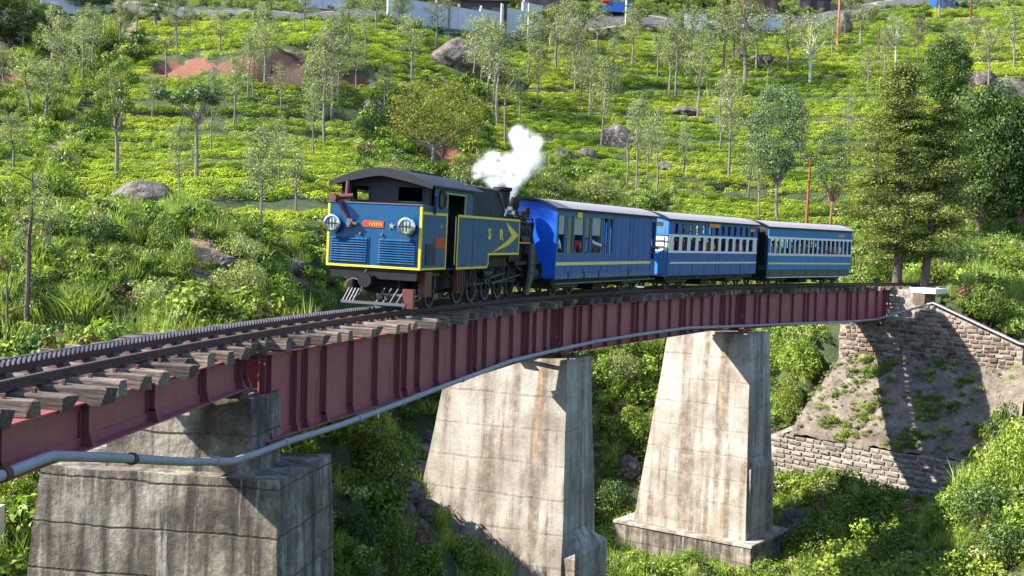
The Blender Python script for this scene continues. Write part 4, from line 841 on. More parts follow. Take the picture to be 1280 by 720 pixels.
# ================================================================== MATERIALS of the works
def concrete_mat():
    m, t, b = new_mat('stained_concrete'); v = coords(t, (1, 1, 1))
    big = noise(t, v, .55, 6, .65); fine = noise(t, v, 14, 6, .7); mid = noise(t, v, 3, 7, .7)
    vs = coords(t, (1.7, 1.7, .10)); streak = noise(t, vs, 1.1, 5, .6); vs2 = coords(t, (6, 6, .3)); st2 = noise(t, vs2, 1.2, 4, .6)
    c = ramp(t, big, [(.3, (.20, .165, .125)), (.5, (.345, .305, .25)), (.72, (.47, .435, .38))])
    c = mix(t, c, (.135, .10, .07), mix(t, ramp(t, streak, [(.44, g3(0)), (.57, g3(.92))]), ramp(t, mid, [(.3, g3(.2)), (.6, g3(1))]), 1, 'MULTIPLY'))
    c = mix(t, c, (.10, .075, .055), mix(t, ramp(t, st2, [(.55, g3(0)), (.75, g3(.6))]), ramp(t, mid, [(.42, g3(0)), (.62, g3(1))]), 1, 'MULTIPLY'))
    rs = noise(t, coords(t, (3, 3, .35)), .9, 3, .5)
    c = mix(t, c, (.52, .27, .10), ramp(t, rs, [(.66, g3(0)), (.78, g3(.75))]))
    # pour lines every 1.15 m: thin dark seams with a soft rim
    sx = N(t, 'ShaderNodeSeparateXYZ'); t.links.new(v, sx.inputs[0])
    dz = N(t, 'ShaderNodeMath', operation='MULTIPLY_ADD'); t.links.new(big, dz.inputs[0]); dz.inputs[1].default_value = .25; t.links.new(sx.outputs[2], dz.inputs[2])
    q = N(t, 'ShaderNodeMath', operation='MULTIPLY'); t.links.new(dz.outputs[0], q.inputs[0]); q.inputs[1].default_value = 1 / 1.15
    f = N(t, 'ShaderNodeMath', operation='FRACT'); t.links.new(q.outputs[0], f.inputs[0])
    seam = ramp(t, f.outputs[0], [(0, g3(.8)), (.012, g3(.7)), (.06, g3(0)), (.94, g3(0)), (1, g3(.5))])
    seamn = mix(t, seam, ramp(t, mid, [(.35, g3(.15)), (.6, g3(1))]), 1, 'MULTIPLY')
    c = mix(t, c, (.16, .12, .085), mix(t, seamn, g3(.6), 1, 'MULTIPLY'))
    c = mix(t, c, ramp(t, fine, [(.3, g3(.78)), (.7, g3(1.15))]), 1, 'MULTIPLY')
    t.links.new(c, b.inputs['Base Color']); b.inputs['Roughness'].default_value = .92
    hh_ = N(t, 'ShaderNodeMath', operation='SUBTRACT'); t.links.new(fine, hh_.inputs[0]); t.links.new(seamn, hh_.inputs[1]); bump(t, b, hh_.outputs[0], .6, .03)
    return m
CONC = concrete_mat()
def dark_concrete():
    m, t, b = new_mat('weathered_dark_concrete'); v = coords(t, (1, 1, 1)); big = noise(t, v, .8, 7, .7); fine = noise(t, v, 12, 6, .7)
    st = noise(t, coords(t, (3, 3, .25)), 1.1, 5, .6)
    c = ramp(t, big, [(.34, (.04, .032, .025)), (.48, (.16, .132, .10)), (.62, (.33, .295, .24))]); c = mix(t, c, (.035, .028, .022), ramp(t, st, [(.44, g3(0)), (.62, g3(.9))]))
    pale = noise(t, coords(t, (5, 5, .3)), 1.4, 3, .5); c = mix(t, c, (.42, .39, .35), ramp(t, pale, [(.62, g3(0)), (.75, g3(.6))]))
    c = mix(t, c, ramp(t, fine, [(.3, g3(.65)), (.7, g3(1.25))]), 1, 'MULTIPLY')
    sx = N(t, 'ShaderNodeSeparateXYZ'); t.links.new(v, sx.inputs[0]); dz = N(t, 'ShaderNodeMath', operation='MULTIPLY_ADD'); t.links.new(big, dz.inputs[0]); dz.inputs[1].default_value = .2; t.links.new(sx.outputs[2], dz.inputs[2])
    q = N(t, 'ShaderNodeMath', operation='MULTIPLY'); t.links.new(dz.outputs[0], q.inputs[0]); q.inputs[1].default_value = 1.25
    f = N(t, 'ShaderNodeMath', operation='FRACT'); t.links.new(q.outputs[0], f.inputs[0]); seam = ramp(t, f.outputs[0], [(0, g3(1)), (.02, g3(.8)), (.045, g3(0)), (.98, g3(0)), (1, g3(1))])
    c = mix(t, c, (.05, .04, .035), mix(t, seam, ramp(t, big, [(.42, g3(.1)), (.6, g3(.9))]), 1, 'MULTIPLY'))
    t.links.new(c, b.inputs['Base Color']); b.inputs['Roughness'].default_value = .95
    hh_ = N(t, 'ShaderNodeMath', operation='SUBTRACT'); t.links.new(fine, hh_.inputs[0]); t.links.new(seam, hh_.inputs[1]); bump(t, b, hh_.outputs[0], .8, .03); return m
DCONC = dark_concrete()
MAROON = paint('maroon_girder_paint', (.33, .082, .092), .5, .5, (.12, .05, .045), scale=1.6)
DMAROON = paint('dark_maroon_steel', (.20, .048, .058), .55, .5, (.05, .025, .02), scale=2)
RAIL = paint('rusty_rail_steel', (.085, .05, .045), .42, .5, (.14, .08, .055), metal=.35)
RAILTOP = paint('worn_rail_head', (.20, .15, .14), .3, .4, (.10, .07, .06), metal=.7)
RACKM = paint('oiled_rack_steel', (.09, .085, .10), .35, .4, (.05, .03, .03), metal=.7)
PIPEM = paint('grey_painted_pipe', (.32, .325, .34), .6, .6, (.20, .16, .13), scale=3)
WHITEP = paint('whitewashed_stone', (.72, .71, .68), .85, .35, (.25, .22, .18))
RUST = paint('rust', (.11, .045, .03), .9, .4, (.18, .08, .045))
def timber():
    m, t, b = new_mat('weathered_sleeper_wood'); oi = N(t, 'ShaderNodeObjectInfo')
    n1 = noise(t, coords(t, (1.2, 14, 14)), 2.2, 6, .7); n2 = noise(t, coords(t, (1, 1, 1)), 4, 6, .7)
    c = ramp(t, n1, [(.3, (.035, .025, .019)), (.5, (.15, .115, .09)), (.72, (.31, .265, .225))]); c = mix(t, c, (.04, .03, .028), ramp(t, n2, [(.5, g3(0)), (.72, g3(.8))]))
    c = mix(t, c, ramp(t, oi.outputs['Random'], [(0, (.42, .38, .35)), (.5, (.9, .85, .8)), (1, (1.35, 1.3, 1.25))]), 1, 'MULTIPLY')
    t.links.new(c, b.inputs['Base Color']); b.inputs['Roughness'].default_value = .9; bump(t, b, n1, .9, .03); return m
WOOD = timber()

# ================================================================== TRACK
S0, S1 = -19.5, 47.6
track = empty('railway_track', tuple(tp(0, 0, -.4))); inv = -Vector(tp(0, 0, -.4))
tag(track, 'narrow gauge rack railway track on grey timber sleepers curving over the bridge', 'railway track')
def sweep(prof, s0, s1, ds, l0, h0=0, m=0, mb=None):
    mb = mb or MB(); k = len(prof); n = int((s1 - s0) / ds); b = len(mb.v)
    for i in range(n + 1):
        s = s0 + (s1 - s0) * i / n
        for (a, z) in prof: mb.v.append(tuple(tp(s, l0 + a, h0 + z) + inv))
    for i in range(n):
        for j in range(k):
            mb.f.append((b + i * k + j, b + (i + 1) * k + j, b + (i + 1) * k + (j + 1) % k, b + i * k + (j + 1) % k)); mb.m.append(m if not callable(m) else m(j))
    mb.f.append(tuple(b + j for j in range(k))); mb.m.append(0); mb.f.append(tuple(b + n * k + j for j in reversed(range(k)))); mb.m.append(0)
    return mb
RP = [(-.055, -.125), (.055, -.125), (.055, -.112), (.009, -.095), (.009, -.035), (.031, -.026), (.031, -.004), (.024, 0), (-.024, 0), (-.031, -.004), (-.031, -.026), (-.009, -.035), (-.009, -.095), (-.055, -.112)]
for sgn in (1, -1): sweep(RP, S0, 118, .8, sgn * .531, 0, lambda j: 1 if j == 7 else 0).build('rail', [RAIL, RAILTOP], track, smooth=False)
# two toothed rack bars with chairs under them
mb = MB(); s = S0
for off in (-.045, .045):
    sweep([(-.018, -.06), (.018, -.06), (.018, .035), (-.018, .035)], S0, 75, .5, off, 0, 0, mb)
i = 0
while s < 26:
    a = off
    for off, ph in ((-.045, 0), (.045, .06)):
        p = tp(s + ph, off, .035) + inv; X, Y, th = tr(s); d = Vector((sin(th), cos(th), 0)); r = Vector((cos(th), -sin(th), 0)); u = Vector((0, 0, 1))
        vs = [p - d * .036 - r * .019, p - d * .036 + r * .019, p + d * .036 + r * .019, p + d * .036 - r * .019, p - d * .016 - r * .019 + u * .052, p - d * .016 + r * .019 + u * .052, p + d * .016 + r * .019 + u * .052, p + d * .016 - r * .019 + u * .052]
        mb.hexa(vs)
    s += .12
mb.build('rack_rail', RACKM, track)
mb = MB(); s = S0 + .2
while s < 47:
    p = tp(s, 0, -.13) + inv; X, Y, th = tr(s); d = Vector((sin(th), cos(th), 0)); r = Vector((cos(th), -sin(th), 0)); u = Vector((0, 0, 1))
    mb.hexa([p + d * a + r * c for a, c in ((-.09, -.13), (-.09, .13), (.09, .13), (.09, -.13))] + [p + d * a + r * c + u * .09 for a, c in ((-.06, -.08), (-.06, .08), (.06, .08), (.06, -.08))])
    s += .68
mb.build('rack_chair', RUST, track)
# span data: start/end along the track; deck centre offset is -.2 at the ends, the straight girder lets it grow to the inside
SPANS = [(-21.5, -8.15, -.325, -.90), (-7.25, 11.85, -.325, -1.85), (12.35, 30.45, -.34, -1.90), (30.95, 47.3, -.36, -1.98)]
def span_line(i, s):    # centre of the deck at arclength s, on the chord
    a, b, _, _ = SPANS[i]; A = tp(a, -.2, 0, False); B = tp(b, -.2, 0, False); X, Y, th = tr(s)
    f = (s - a) / (b - a); return A.lerp(B, f)
def deck_off(s):
    for i, (a, b, _, _) in enumerate(SPANS):
        if s <= b + .4 or i == 3:
            p = span_line(i, min(max(s, a), b)); X, Y, th = tr(s); return (p.x - X) * cos(th) - (p.y - Y) * sin(th)
slp = []
for k in range(5):
    mb = MB(); random.seed(40 + k); L = 2.3; n = 5
    for i in range(n):
        x0 = -L / 2 + L * i / n; x1 = -L / 2 + L * (i + 1) / n
        def ring(x, e): 
            j = lambda: random.gauss(0, .006) + e * random.gauss(0, .012)
            return [(x + j() * 2, -.115 + j(), -.175 + j()), (x + j() * 2, .115 + j(), -.175 + j()), (x + j() * 2, .115 + j(), -.012 + j()), (x + j() * 2, .075 + j(), 0 + j()), (x + j() * 2, -.085 + j(), 0 + j()), (x + j() * 2, -.115 + j(), -.014 + j())]
        if i == 0: prev = ring(x0, 1); b0_ = len(mb.v); mb.v += prev; mb.f.append(tuple(b0_ + q for q in range(6))); mb.m.append(0)
        cur = ring(x1, 1 if i == n - 1 else 0); bb = len(mb.v); mb.v += cur
        for q in range(6): mb.f.append((bb - 6 + q, bb - 6 + (q + 1) % 6, bb + (q + 1) % 6, bb + q)); mb.m.append(0)
    mb.f.append(tuple(len(mb.v) - 6 + q for q in reversed(range(6)))); mb.m.append(0)
    slp.append(mb.build('sleeper', WOOD, mesh_only=True))
fst = MB()
for sg in (-.531, .531):
    for dx in (-.085, .085): fst.box(sg + dx - .022, sg + dx + .022, -.03, .03, .0, .045)
for dx in (.62, .8): fst.box(dx - .02, dx + .02, -.02, .02, 0, .05)
fastm = fst.build('rail_fastening', RUST, mesh_only=True)
# tie plates, spikes and dog bolts are only a pixel or two each
random.seed(5); s = S0 + .1; k = 0
while s < 50.2:
    o = link(bpy.data.objects.new('sleeper', slp[random.randrange(5)]), track); off = deck_off(s); stick = random.choice([0, 0, .03, -.05, .08, -.1, .16, .26]) + random.gauss(0, .03)
    p = tp(s, 0, 0) + inv; X, Y, th = tr(s); q = Vector((cos(th), -sin(th), 0)) * (off + stick)
    o.location = (p.x + q.x, p.y + q.y, p.z - .128 + random.gauss(0, .006) - (off + stick) * CANT); o.rotation_euler = (random.gauss(0, .02), CANT + random.gauss(0, .006), -th + random.gauss(0, .03)); o.scale = (1, 1 + random.random() * .2, 1.05 + .12 * random.random())
    f = link(bpy.data.objects.new('rail_fastening', fastm), o); f['kind'] = 'stuff'; f.location = (-(off + stick), 0, 0)
    s += .66 + random.gauss(0, .035); k += 1
print('sleepers', k)
# stone ballast beyond the bridge: one loose mass
mb = MB(); random.seed(9)
for i in range(1500):
    s = 48.5 + random.random() * 38; l = random.uniform(-1.9, 1.9); p = tp(s, l, -.22 - .12 * max(0, abs(l) - 1.2)); r = .05 + .08 * random.random()
    v = [p + Vector((random.gauss(0, 1), random.gauss(0, 1), random.gauss(0, .6))).normalized() * r for _ in range(6)]; mb.add(v, [(0, 1, 2), (0, 2, 3), (0, 3, 4), (0, 4, 5), (5, 1, 2), (5, 2, 3), (5, 3, 4), (5, 4, 1)])
bal, t, b = new_mat('ballast_stone'); n1 = noise(t, coords(t), 3, 4); t.links.new(ramp(t, n1, [(.3, (.14, .12, .11)), (.7, (.42, .38, .35))]), b.inputs['Base Color']); b.inputs['Roughness'].default_value = .95
tag(mb.build('ballast', bal), 'loose grey ballast stones under the track beyond the bridge', 'ballast', kind='stuff')

# ================================================================== GIRDER SPANS
labels = ['shallow maroon girder span nearest the camera at the left, left of the first pier', 'long maroon plate girder span carrying the locomotive between the first and second piers',
          'maroon plate girder span between the second and third piers under the blue coaches', 'far maroon plate girder span between the third pier and the stone abutment']
def span(i):
    a, b, zt, zb = SPANS[i]; A = tp(a, -.2, 0, False); B = tp(b, -.2, 0, False); d2 = Vector((B.x - A.x, B.y - A.y, 0)); L = d2.length; th = atan2(d2.x, d2.y)
    A.z = GRADE * (a + b) / 2; root = empty('bridge_span', tuple(A), pi / 2 - th); tag(root, labels[i], 'bridge span', 'maroon girder spans of the bridge')
    D = zt - zb
    for sg in (-1, 1):          # y = -0.9 is the side towards the camera
        y = .9 * sg; mb = MB(); mb.box(0, L, y - .007, y + .007, zb + .02, zt - .02)
        w = mb.build('web', MAROON, root)
        mb = MB(); mb.box(-.02, L + .02, y - .17, y + .17, zt - .02, zt); mb.box(0, L, y - .10 if sg > 0 else y - .014, y + .014 if sg > 0 else y + .1, zt - .12, zt - .02) if False else None
        mb.box(0, L, y - .022, y + .022, zt - .13, zt - .021); mb.build('top_flange', MAROON, root)
        mb = MB(); mb.box(-.02, L + .02, y - .18, y + .18, zb, zb + .02); mb.box(0, L, y - .022, y + .022, zb + .021, zb + .13); mb.build('bottom_flange', MAROON, root)
        rv = MB(); n = int(L / (.105 if i < 2 else .16))
        for k in range(n):
            x = (k + .5) * L / n
            for zz in ((zb + .055, zb + .10) if i < 2 else (zb + .08,)): 
                c = Vector((x, y + sg * .022, zz)); q = [c + Vector((cos(t_) * .014, 0, sin(t_) * .014)) for t_ in (0, 1.57, 3.14, 4.71)]; rv.add(q + [c + Vector((0, sg * .012, 0))], [(0, 1, 4), (1, 2, 4), (2, 3, 4), (3, 0, 4)])
        tag(rv.build('rivets', MAROON, root), kind='stuff')
        step = 1.22 if i else 1.9; n = int(round(L / step)); full = MB(); yo = y + sg * .023
        # angle stiffener with a splayed foot, stands proud of the web on the outer side
        full.box(-.006, .006, min(yo, yo + sg * .095), max(yo, yo + sg * .095), zb + .16, zt - .02); full.box(-.055, .0, min(yo - sg * .001, yo + sg * .012), max(yo - sg * .001, yo + sg * .012), zb + .14, zt - .13)
        full.hexa([(-.006, yo, zb + .022), (.10, yo, zb + .022), (.10, yo + sg * .15, zb + .022), (-.006, yo + sg * .15, zb + .022), (-.006, yo, zb + .2), (.008, yo, zb + .2), (.008, yo + sg * .095, zb + .2), (-.006, yo + sg * .095, zb + .2)])
        fm = full.build('stiffener', DMAROON, mesh_only=True)
        for k in range(n + 1):
            xs_ = [k * L / n + (.03 if k == 0 else (-.03 if k == n else 0))]
            if i and k % 4 == 1: xs_.append(xs_[0] + .42)
            if k in (0, n): xs_ += [abs(xs_[0] - .28) if k == 0 else xs_[0] - .28]
            for x in xs_:
                o = link(bpy.data.objects.new('stiffener', fm), root); o.location.x = x
    # cross frames between the two girders, lateral bracing below
    nf = max(3, int(L / 3.2))
    for k in range(nf + 1):
        x = .12 + (L - .24) * k / nf; mb = MB(); mb.bar((x, -.88, zt - .08), (x, .88, zt - .08), .08, .08); mb.bar((x, -.88, zb + .1), (x, .88, zb + .1), .08, .08)
        mb.bar((x + .03, -.86, zt - .12), (x + .03, .86, zb + .14), .07, .02); mb.bar((x - .03, .86, zt - .12), (x - .03, -.86, zb + .14), .07, .02); mb.build('cross_frame', DMAROON, root)
    for k in range(nf):
        x0 = .12 + (L - .24) * k / nf; x1 = .12 + (L - .24) * (k + 1) / nf; mb = MB(); mb.bar((x0, -.8, zb + .05), (x1, .8, zb + .05), .09, .012); mb.bar((x0, .8, zb + .065), (x1, -.8, zb + .065), .09, .012); mb.build('lateral_brace', DMAROON, root)
    for x in (.3, L - .3):
        for sg in (-1, 1):
            mb = MB(); mb.box(x - .28, x + .28, .9 * sg - .24, .9 * sg + .24, zb - .05, zb - .004); mb.box(x - .22, x + .22, .9 * sg - .16, .9 * sg + .16, zb - .12, zb - .05); mb.build('bearing', RUST, root)
    return root
for i in range(4): span(i)

# ================================================================== PIERS
def lump(mesh_obj, cuts, amp, seed, keep_z=None):
    bm = bmesh.new(); bm.from_mesh(mesh_obj.data); bmesh.ops.subdivide_edges(bm, edges=bm.edges, cuts=cuts, use_grid_fill=True)
    from mathutils import noise as mn_
    for v in bm.verts:
        p = v.co; n = mn_.noise_vector(p * 1.1 + Vector((seed, 0, 0))) * amp + mn_.noise_vector(p * 5 + Vector((seed, 3, 0))) * amp * .4; v.co += n
    bm.to_mesh(mesh_obj.data); bm.free()
def pier(fr, name_l, parts, mat, group=None):
    root = empty('bridge_pier', tuple(fr.w(0, 0, 0)), fr.rz); tag(root, name_l, 'bridge pier', 'concrete piers of the bridge')
    for j, (nm, P8, m_) in enumerate(parts):
        mb = MB(); mb.hexa([(x, -l, z) for x, l, z in P8]) if len(P8) == 8 else mb.add(*P8); o = mb.build(nm, m_, root)
        if len(P8) == 8: lump(o, 11, .035 if nm != 'bearing_block' else .03, j * 5.1 + fr.X)
    return root
def frust(s0, s1, l0, l1, zt, S0_, S1_, L0, L1, zb):   # bottom ccw then top
    return [(S0_, L1, zb), (S1_, L1, zb), (S1_, L0, zb), (S0_, L0, zb), (s0, l1, zt), (s1, l1, zt), (s1, l0, zt), (s0, l0, zt)]
F1 = frame_at(-8.0)
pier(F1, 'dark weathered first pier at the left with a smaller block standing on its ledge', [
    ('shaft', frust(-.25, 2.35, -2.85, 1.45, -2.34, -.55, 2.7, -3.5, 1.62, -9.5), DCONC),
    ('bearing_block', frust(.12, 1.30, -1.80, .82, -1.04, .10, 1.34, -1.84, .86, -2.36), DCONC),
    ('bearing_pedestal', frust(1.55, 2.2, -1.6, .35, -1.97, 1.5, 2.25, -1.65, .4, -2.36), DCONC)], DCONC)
F2 = frame_at(13.0)
def buttress(z0, zt, zap, lr0, w0, w1, out):
    # wedge on the right flank with a hipped top leaning back to the face
    m_ = (w0 + w1) / 2
    vs = [(w0, -lr0 + .1, z0), (w1, -lr0 + .1, z0), (w1, -lr0 - out, z0), (w0, -lr0 - out, z0), (w0, -lr0 + .1, zt), (w1, -lr0 + .1, zt), (w1, -lr0 - out, zt), (w0, -lr0 - out, zt), (m_, -lr0 + .12, zap)]
    return (vs, [(0, 1, 2, 3), (0, 3, 7, 4), (3, 2, 6, 7), (2, 1, 5, 6), (7, 6, 8), (6, 5, 8), (4, 7, 8)])
pier(F2, 'tall pale concrete second pier in the middle, streaked with brown stains', [
    ('shaft', frust(-.05, 2.2, -3.62, .84, -2.28, -.75, 2.9, -5.35, 1.15, -12.6), CONC),
    ('buttress', buttress(-12.6, -8.9, -8.0, .98, -.45, 2.75, .5), CONC)], CONC)
F3 = frame_at(31.0)
pier(F3, 'pale concrete third pier standing on a broad stained footing', [
    ('shaft', frust(-.05, 2.1, -3.1, 1.2, -2.36, -.55, 2.65, -4.45, 1.55, -12.1), CONC),
    ('buttress', buttress(-12.1, -8.7, -7.6, 1.3, -.3, 2.4, .28), CONC),
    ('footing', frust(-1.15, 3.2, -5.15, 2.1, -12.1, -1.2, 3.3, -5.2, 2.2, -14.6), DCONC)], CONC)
mb = MB(); mb.box(-1.22, 3.26, -2.16, 5.21, -12.1, -11.98); o = mb.build('footing_kerb', CONC, None)
for q in bpy.data.objects:
    if q.name.startswith('bridge_pier') and 'footing' in q['label']: o.parent = q

# ================================================================== STONE ABUTMENT + RETAINING WALL (every stone a part)
def stone_mat(name, c1, c2, c3):
    m, t, b = new_mat(name); oi = N(t, 'ShaderNodeObjectInfo'); v = coords(t, (1, 1, 1)); n1 = noise(t, v, 3, 6, .7); n2 = noise(t, v, 12, 5, .7)
    c = ramp(t, oi.outputs['Random'], [(0, c1), (.5, c2), (1, c3)]); c = mix(t, c, ramp(t, n1, [(.3, g3(.55)), (.7, g3(1.25))]), 1, 'MULTIPLY')
    t.links.new(c, b.inputs['Base Color']); b.inputs['Roughness'].default_value = .95; bump(t, b, n2, .9, .03); return m
ST1 = stone_mat('abutment_stone', (.07, .048, .035), (.14, .10, .072), (.25, .19, .14)); ST2 = stone_mat('retaining_wall_stone', (.12, .10, .075), (.19, .162, .128), (.28, .245, .20))
MORT, t, b = new_mat('old_mortar'); n1 = noise(t, coords(t), 4, 5); t.links.new(ramp(t, n1, [(.35, (.12, .10, .08)), (.7, (.36, .32, .27))]), b.inputs['Base Color']); b.inputs['Roughness'].default_value = 1
def stone_src(w, h, mat, k):
    random.seed(900 + k); mb = MB(); d = .05 + .03 * random.random(); j = lambda a: random.gauss(0, a)
    g = .012; x0, x1, z0, z1 = -w / 2 + g, w / 2 - g, -h / 2 + g, h / 2 - g
    vs = [(0, x0 + j(.008), z0 + j(.008)), (0, x1 + j(.008), z0 + j(.008)), (0, x1 + j(.008), z1 + j(.008)), (0, x0 + j(.008), z1 + j(.008))]
    e = .03; f = [(-d * .7 + j(.01), x0 + e + j(.012), z0 + e + j(.01)), (-d * .7 + j(.01), x1 - e + j(.012), z0 + e + j(.01)), (-d * .7 + j(.01), x1 - e + j(.012), z1 - e + j(.01)), (-d * .7 + j(.01), x0 + e + j(.012), z1 - e + j(.01))]
    mb.add(vs + f + [(-d - abs(j(.02)), j(.05), j(.03))], [(0, 1, 5, 4), (1, 2, 6, 5), (2, 3, 7, 6), (3, 0, 4, 7), (4, 5, 8), (5, 6, 8), (6, 7, 8), (7, 4, 8)]); return mb.build('stone', mat, mesh_only=True)
def stones(root, mat, rows, h, y_rng, z0, jitter, k0, lean=0, face=0, maxn=300):
    srcs = {}; n = 0
    for r in range(rows):
        z = z0 + h * (r + .5); a, b = y_rng(z); y = a - random.random() * .3
        while y < b:
            wi = random.randrange(4); w = (.34, .44, .54, .66)[wi] * jitter
            yc = y + w / 2
            if yc - w * .35 >= a - .05 and yc + w * .35 <= b + .05 and n < maxn:
                key = (wi, random.randrange(2))
                if key not in srcs: srcs[key] = stone_src(w, h, mat, k0 + wi * 3 + key[1])
                o = link(bpy.data.objects.new('stone', srcs[key]), root); o.location = (face + lean * (z - z0) - .004, yc, z + random.gauss(0, .014) + .03 * sin(yc * 1.3 + r)); o.rotation_euler = (random.gauss(0, .03), random.gauss(0, .03), random.gauss(0, .03)); o.scale = (random.uniform(.7, 1.5), random.uniform(.86, 1.0), random.uniform(.82, 1.02)); n += 1
            y += w
    print('stones', n)
ab = empty('stone_abutment', tuple(FA.w(0, 0, 0)), FA.rz); tag(ab, 'brown stone abutment with sloping wing wall at the far end of the bridge', 'abutment')
# local: x forward, y left (l = -y); face at x=0 looks back towards the camera
WB = -4.9
def ab_top(l): return -1.28 if l < 3.7 else -1.28 - (l - 3.7) * .385
mb = MB()
mb.hexa([(0, -2.6, WB), (2.5, -2.6, WB), (2.5, 2.0, WB), (0, 2.0, WB), (0, -2.6, -2.05), (2.5, -2.6, -2.05), (2.5, 2.0, -2.05), (0, 2.0, -2.05)])
mb.hexa([(0, -8.7, WB), (1.0, -8.7, WB), (1.0, -2.6, WB), (0, -2.6, WB), (0, -8.7, ab_top(8.7)), (1., -8.7, ab_top(8.7)), (1., -3.7, -1.28), (0, -3.7, -1.28)])
mb.box(.01, .9, -3.68, -2.61, WB, -1.3)
mb.box(.9, 2.5, -2.59, 2.0, -2.06, -.5)
mb.build('wall_core', MORT, ab)
for n_, (y0, y1, x0, x1, z0, z1) in {'parapet_pillar': (-3.2, -2.5, -.05, 1.2, -1.3, -.62)}.items(): o = MB().box(x0, x1, y0, y1, z0, z1).build(n_, ST1, ab); lump(o, 3, .02, 3)
o = MB().box(-.1, 1.3, -3.85, -2.35, -.62, -.34).build('cap_stone', WHITEP, ab); lump(o, 2, .015, 1)
random.seed(77)
stones(ab, ST1, 15, .245, lambda z: (-8.65 if z < ab_top(8.7) - .1 else -(3.7 + (-1.35 - z) / .385), 1.95 if z < -2.1 else -2.65), WB, .95, 0, maxn=300)
cs = MB(); l = 3.3
cop = MB().box(-.12, .45, -.29, .29, -.07, .07).build('coping_stone', ST1, mesh_only=True)
l = 3.75
while l < 8.6:
    o = link(bpy.data.objects.new('coping_stone', cop), ab); o.location = (.1, -l - .25, ab_top(l + .25) + .06 + random.gauss(0, .01)); o.rotation_euler = (.367, 0, 0); l += .56
rw = empty('retaining_wall', tuple(FA.w(0, 0, 0)), FA.rz); tag(rw, 'grey rubble stone retaining wall below the earth cone at the far bank', 'retaining wall')
RX = -5.6
def rtop(l): return -8.55 - .35 * sin((l + 3) * .35) + .06 * (l)
mb = MB(); mb.hexa([(RX - .55, -10.6, -12.6), (RX + .5, -10.6, -12.6), (RX + .5, 3.0, -12.6), (RX - .55, 3.0, -12.6), (RX + .18, -10.6, -8.7), (RX + .5, -10.6, -8.7), (RX + .5, 3.0, -8.9), (RX + .18, 3.0, -8.9)]); mb.build('wall_core', MORT, rw)
stones(rw, ST2, 12, .27, lambda z: (-10.5, 2.95), -11.95, 1.25, 50, lean=.187, face=RX - .43, maxn=300)
# wall return at the left end
mb = MB(); mb.hexa([(RX - .5, 3.0, -12.6), (RX + 5.5, 4.2, -12.6), (RX + 5.5, 2.0, -12.6), (RX - .5, 2.99, -12.6), (RX + .2, 2.95, -8.9), (RX + 5.5, 3.0, -8.2), (RX + 5.5, 2.0, -8.2), (RX + .2, 2.6, -8.9)]); mb.build('wall_return', MORT, rw)
# earth cone between the two walls: stony soil sheet
em, t, b = new_mat('dry_stony_earth'); v = coords(t); n1 = noise(t, v, .9, 8, .7); n2 = noise(t, v, 7, 7, .75); n3 = noise(t, v, 2.2, 6, .7)
c = ramp(t, n1, [(.3, (.085, .066, .048)), (.5, (.18, .145, .11)), (.7, (.31, .26, .205))]); c = mix(t, c, ramp(t, n2, [(.3, g3(.5)), (.7, g3(1.35))]), 1, 'MULTIPLY'); c = mix(t, c, (.07, .10, .025), ramp(t, n3, [(.6, g3(0)), (.7, g3(.8))]))
t.links.new(c, b.inputs['Base Color']); b.inputs['Roughness'].default_value = 1; bump(t, b, n2, 1, .12)
mb = MB(); nu, nv = 90, 36
for i in range(nu + 1):
    u = i / nu
    for j in range(nv + 1):
        f = j / nv; l0 = -2.3 + u * 12.6; lt = -2.0 + u * 11.2; lb = -3.0 + u * 14.2
        x = (.05) * (1 - f) + (RX + .35) * f; l_ = lt * (1 - f) + lb * f; z = -4.35 * (1 - f) - 8.72 * f + .35 * sin(pi * f) 
        e = max(0, 1 - u / .10); x += e * e * 2.6 * f ** .8; z -= e * .25
        e2 = max(0, (u - .86) / .14); x -= e2 * 1.2 * f; z += e2 * 1.3 * (f) + .3 * e2
        q = Vector((x, -l_, z)); nn = mn.noise(q * 1.1) * .16 + mn.noise(q * 3.5) * .07 + mn.noise(q * 9) * .03; q.z += nn; q.x -= nn * .4; mb.v.append(tuple(q))
for i in range(nu):
    for j in range(nv):
        a = i * (nv + 1) + j; mb.f.append((a, a + 1, a + nv + 2, a + nv + 1)); mb.m.append(0)
eb = mb.build('earth_bank', em, None, smooth=True); eb.location = FA.w(0, 0, 0); eb.rotation_euler = (0, 0, FA.rz); tag(eb, 'bare stony earth cone between the abutment and the retaining wall', 'earth bank', kind='structure')
mb = MB(); n = 14
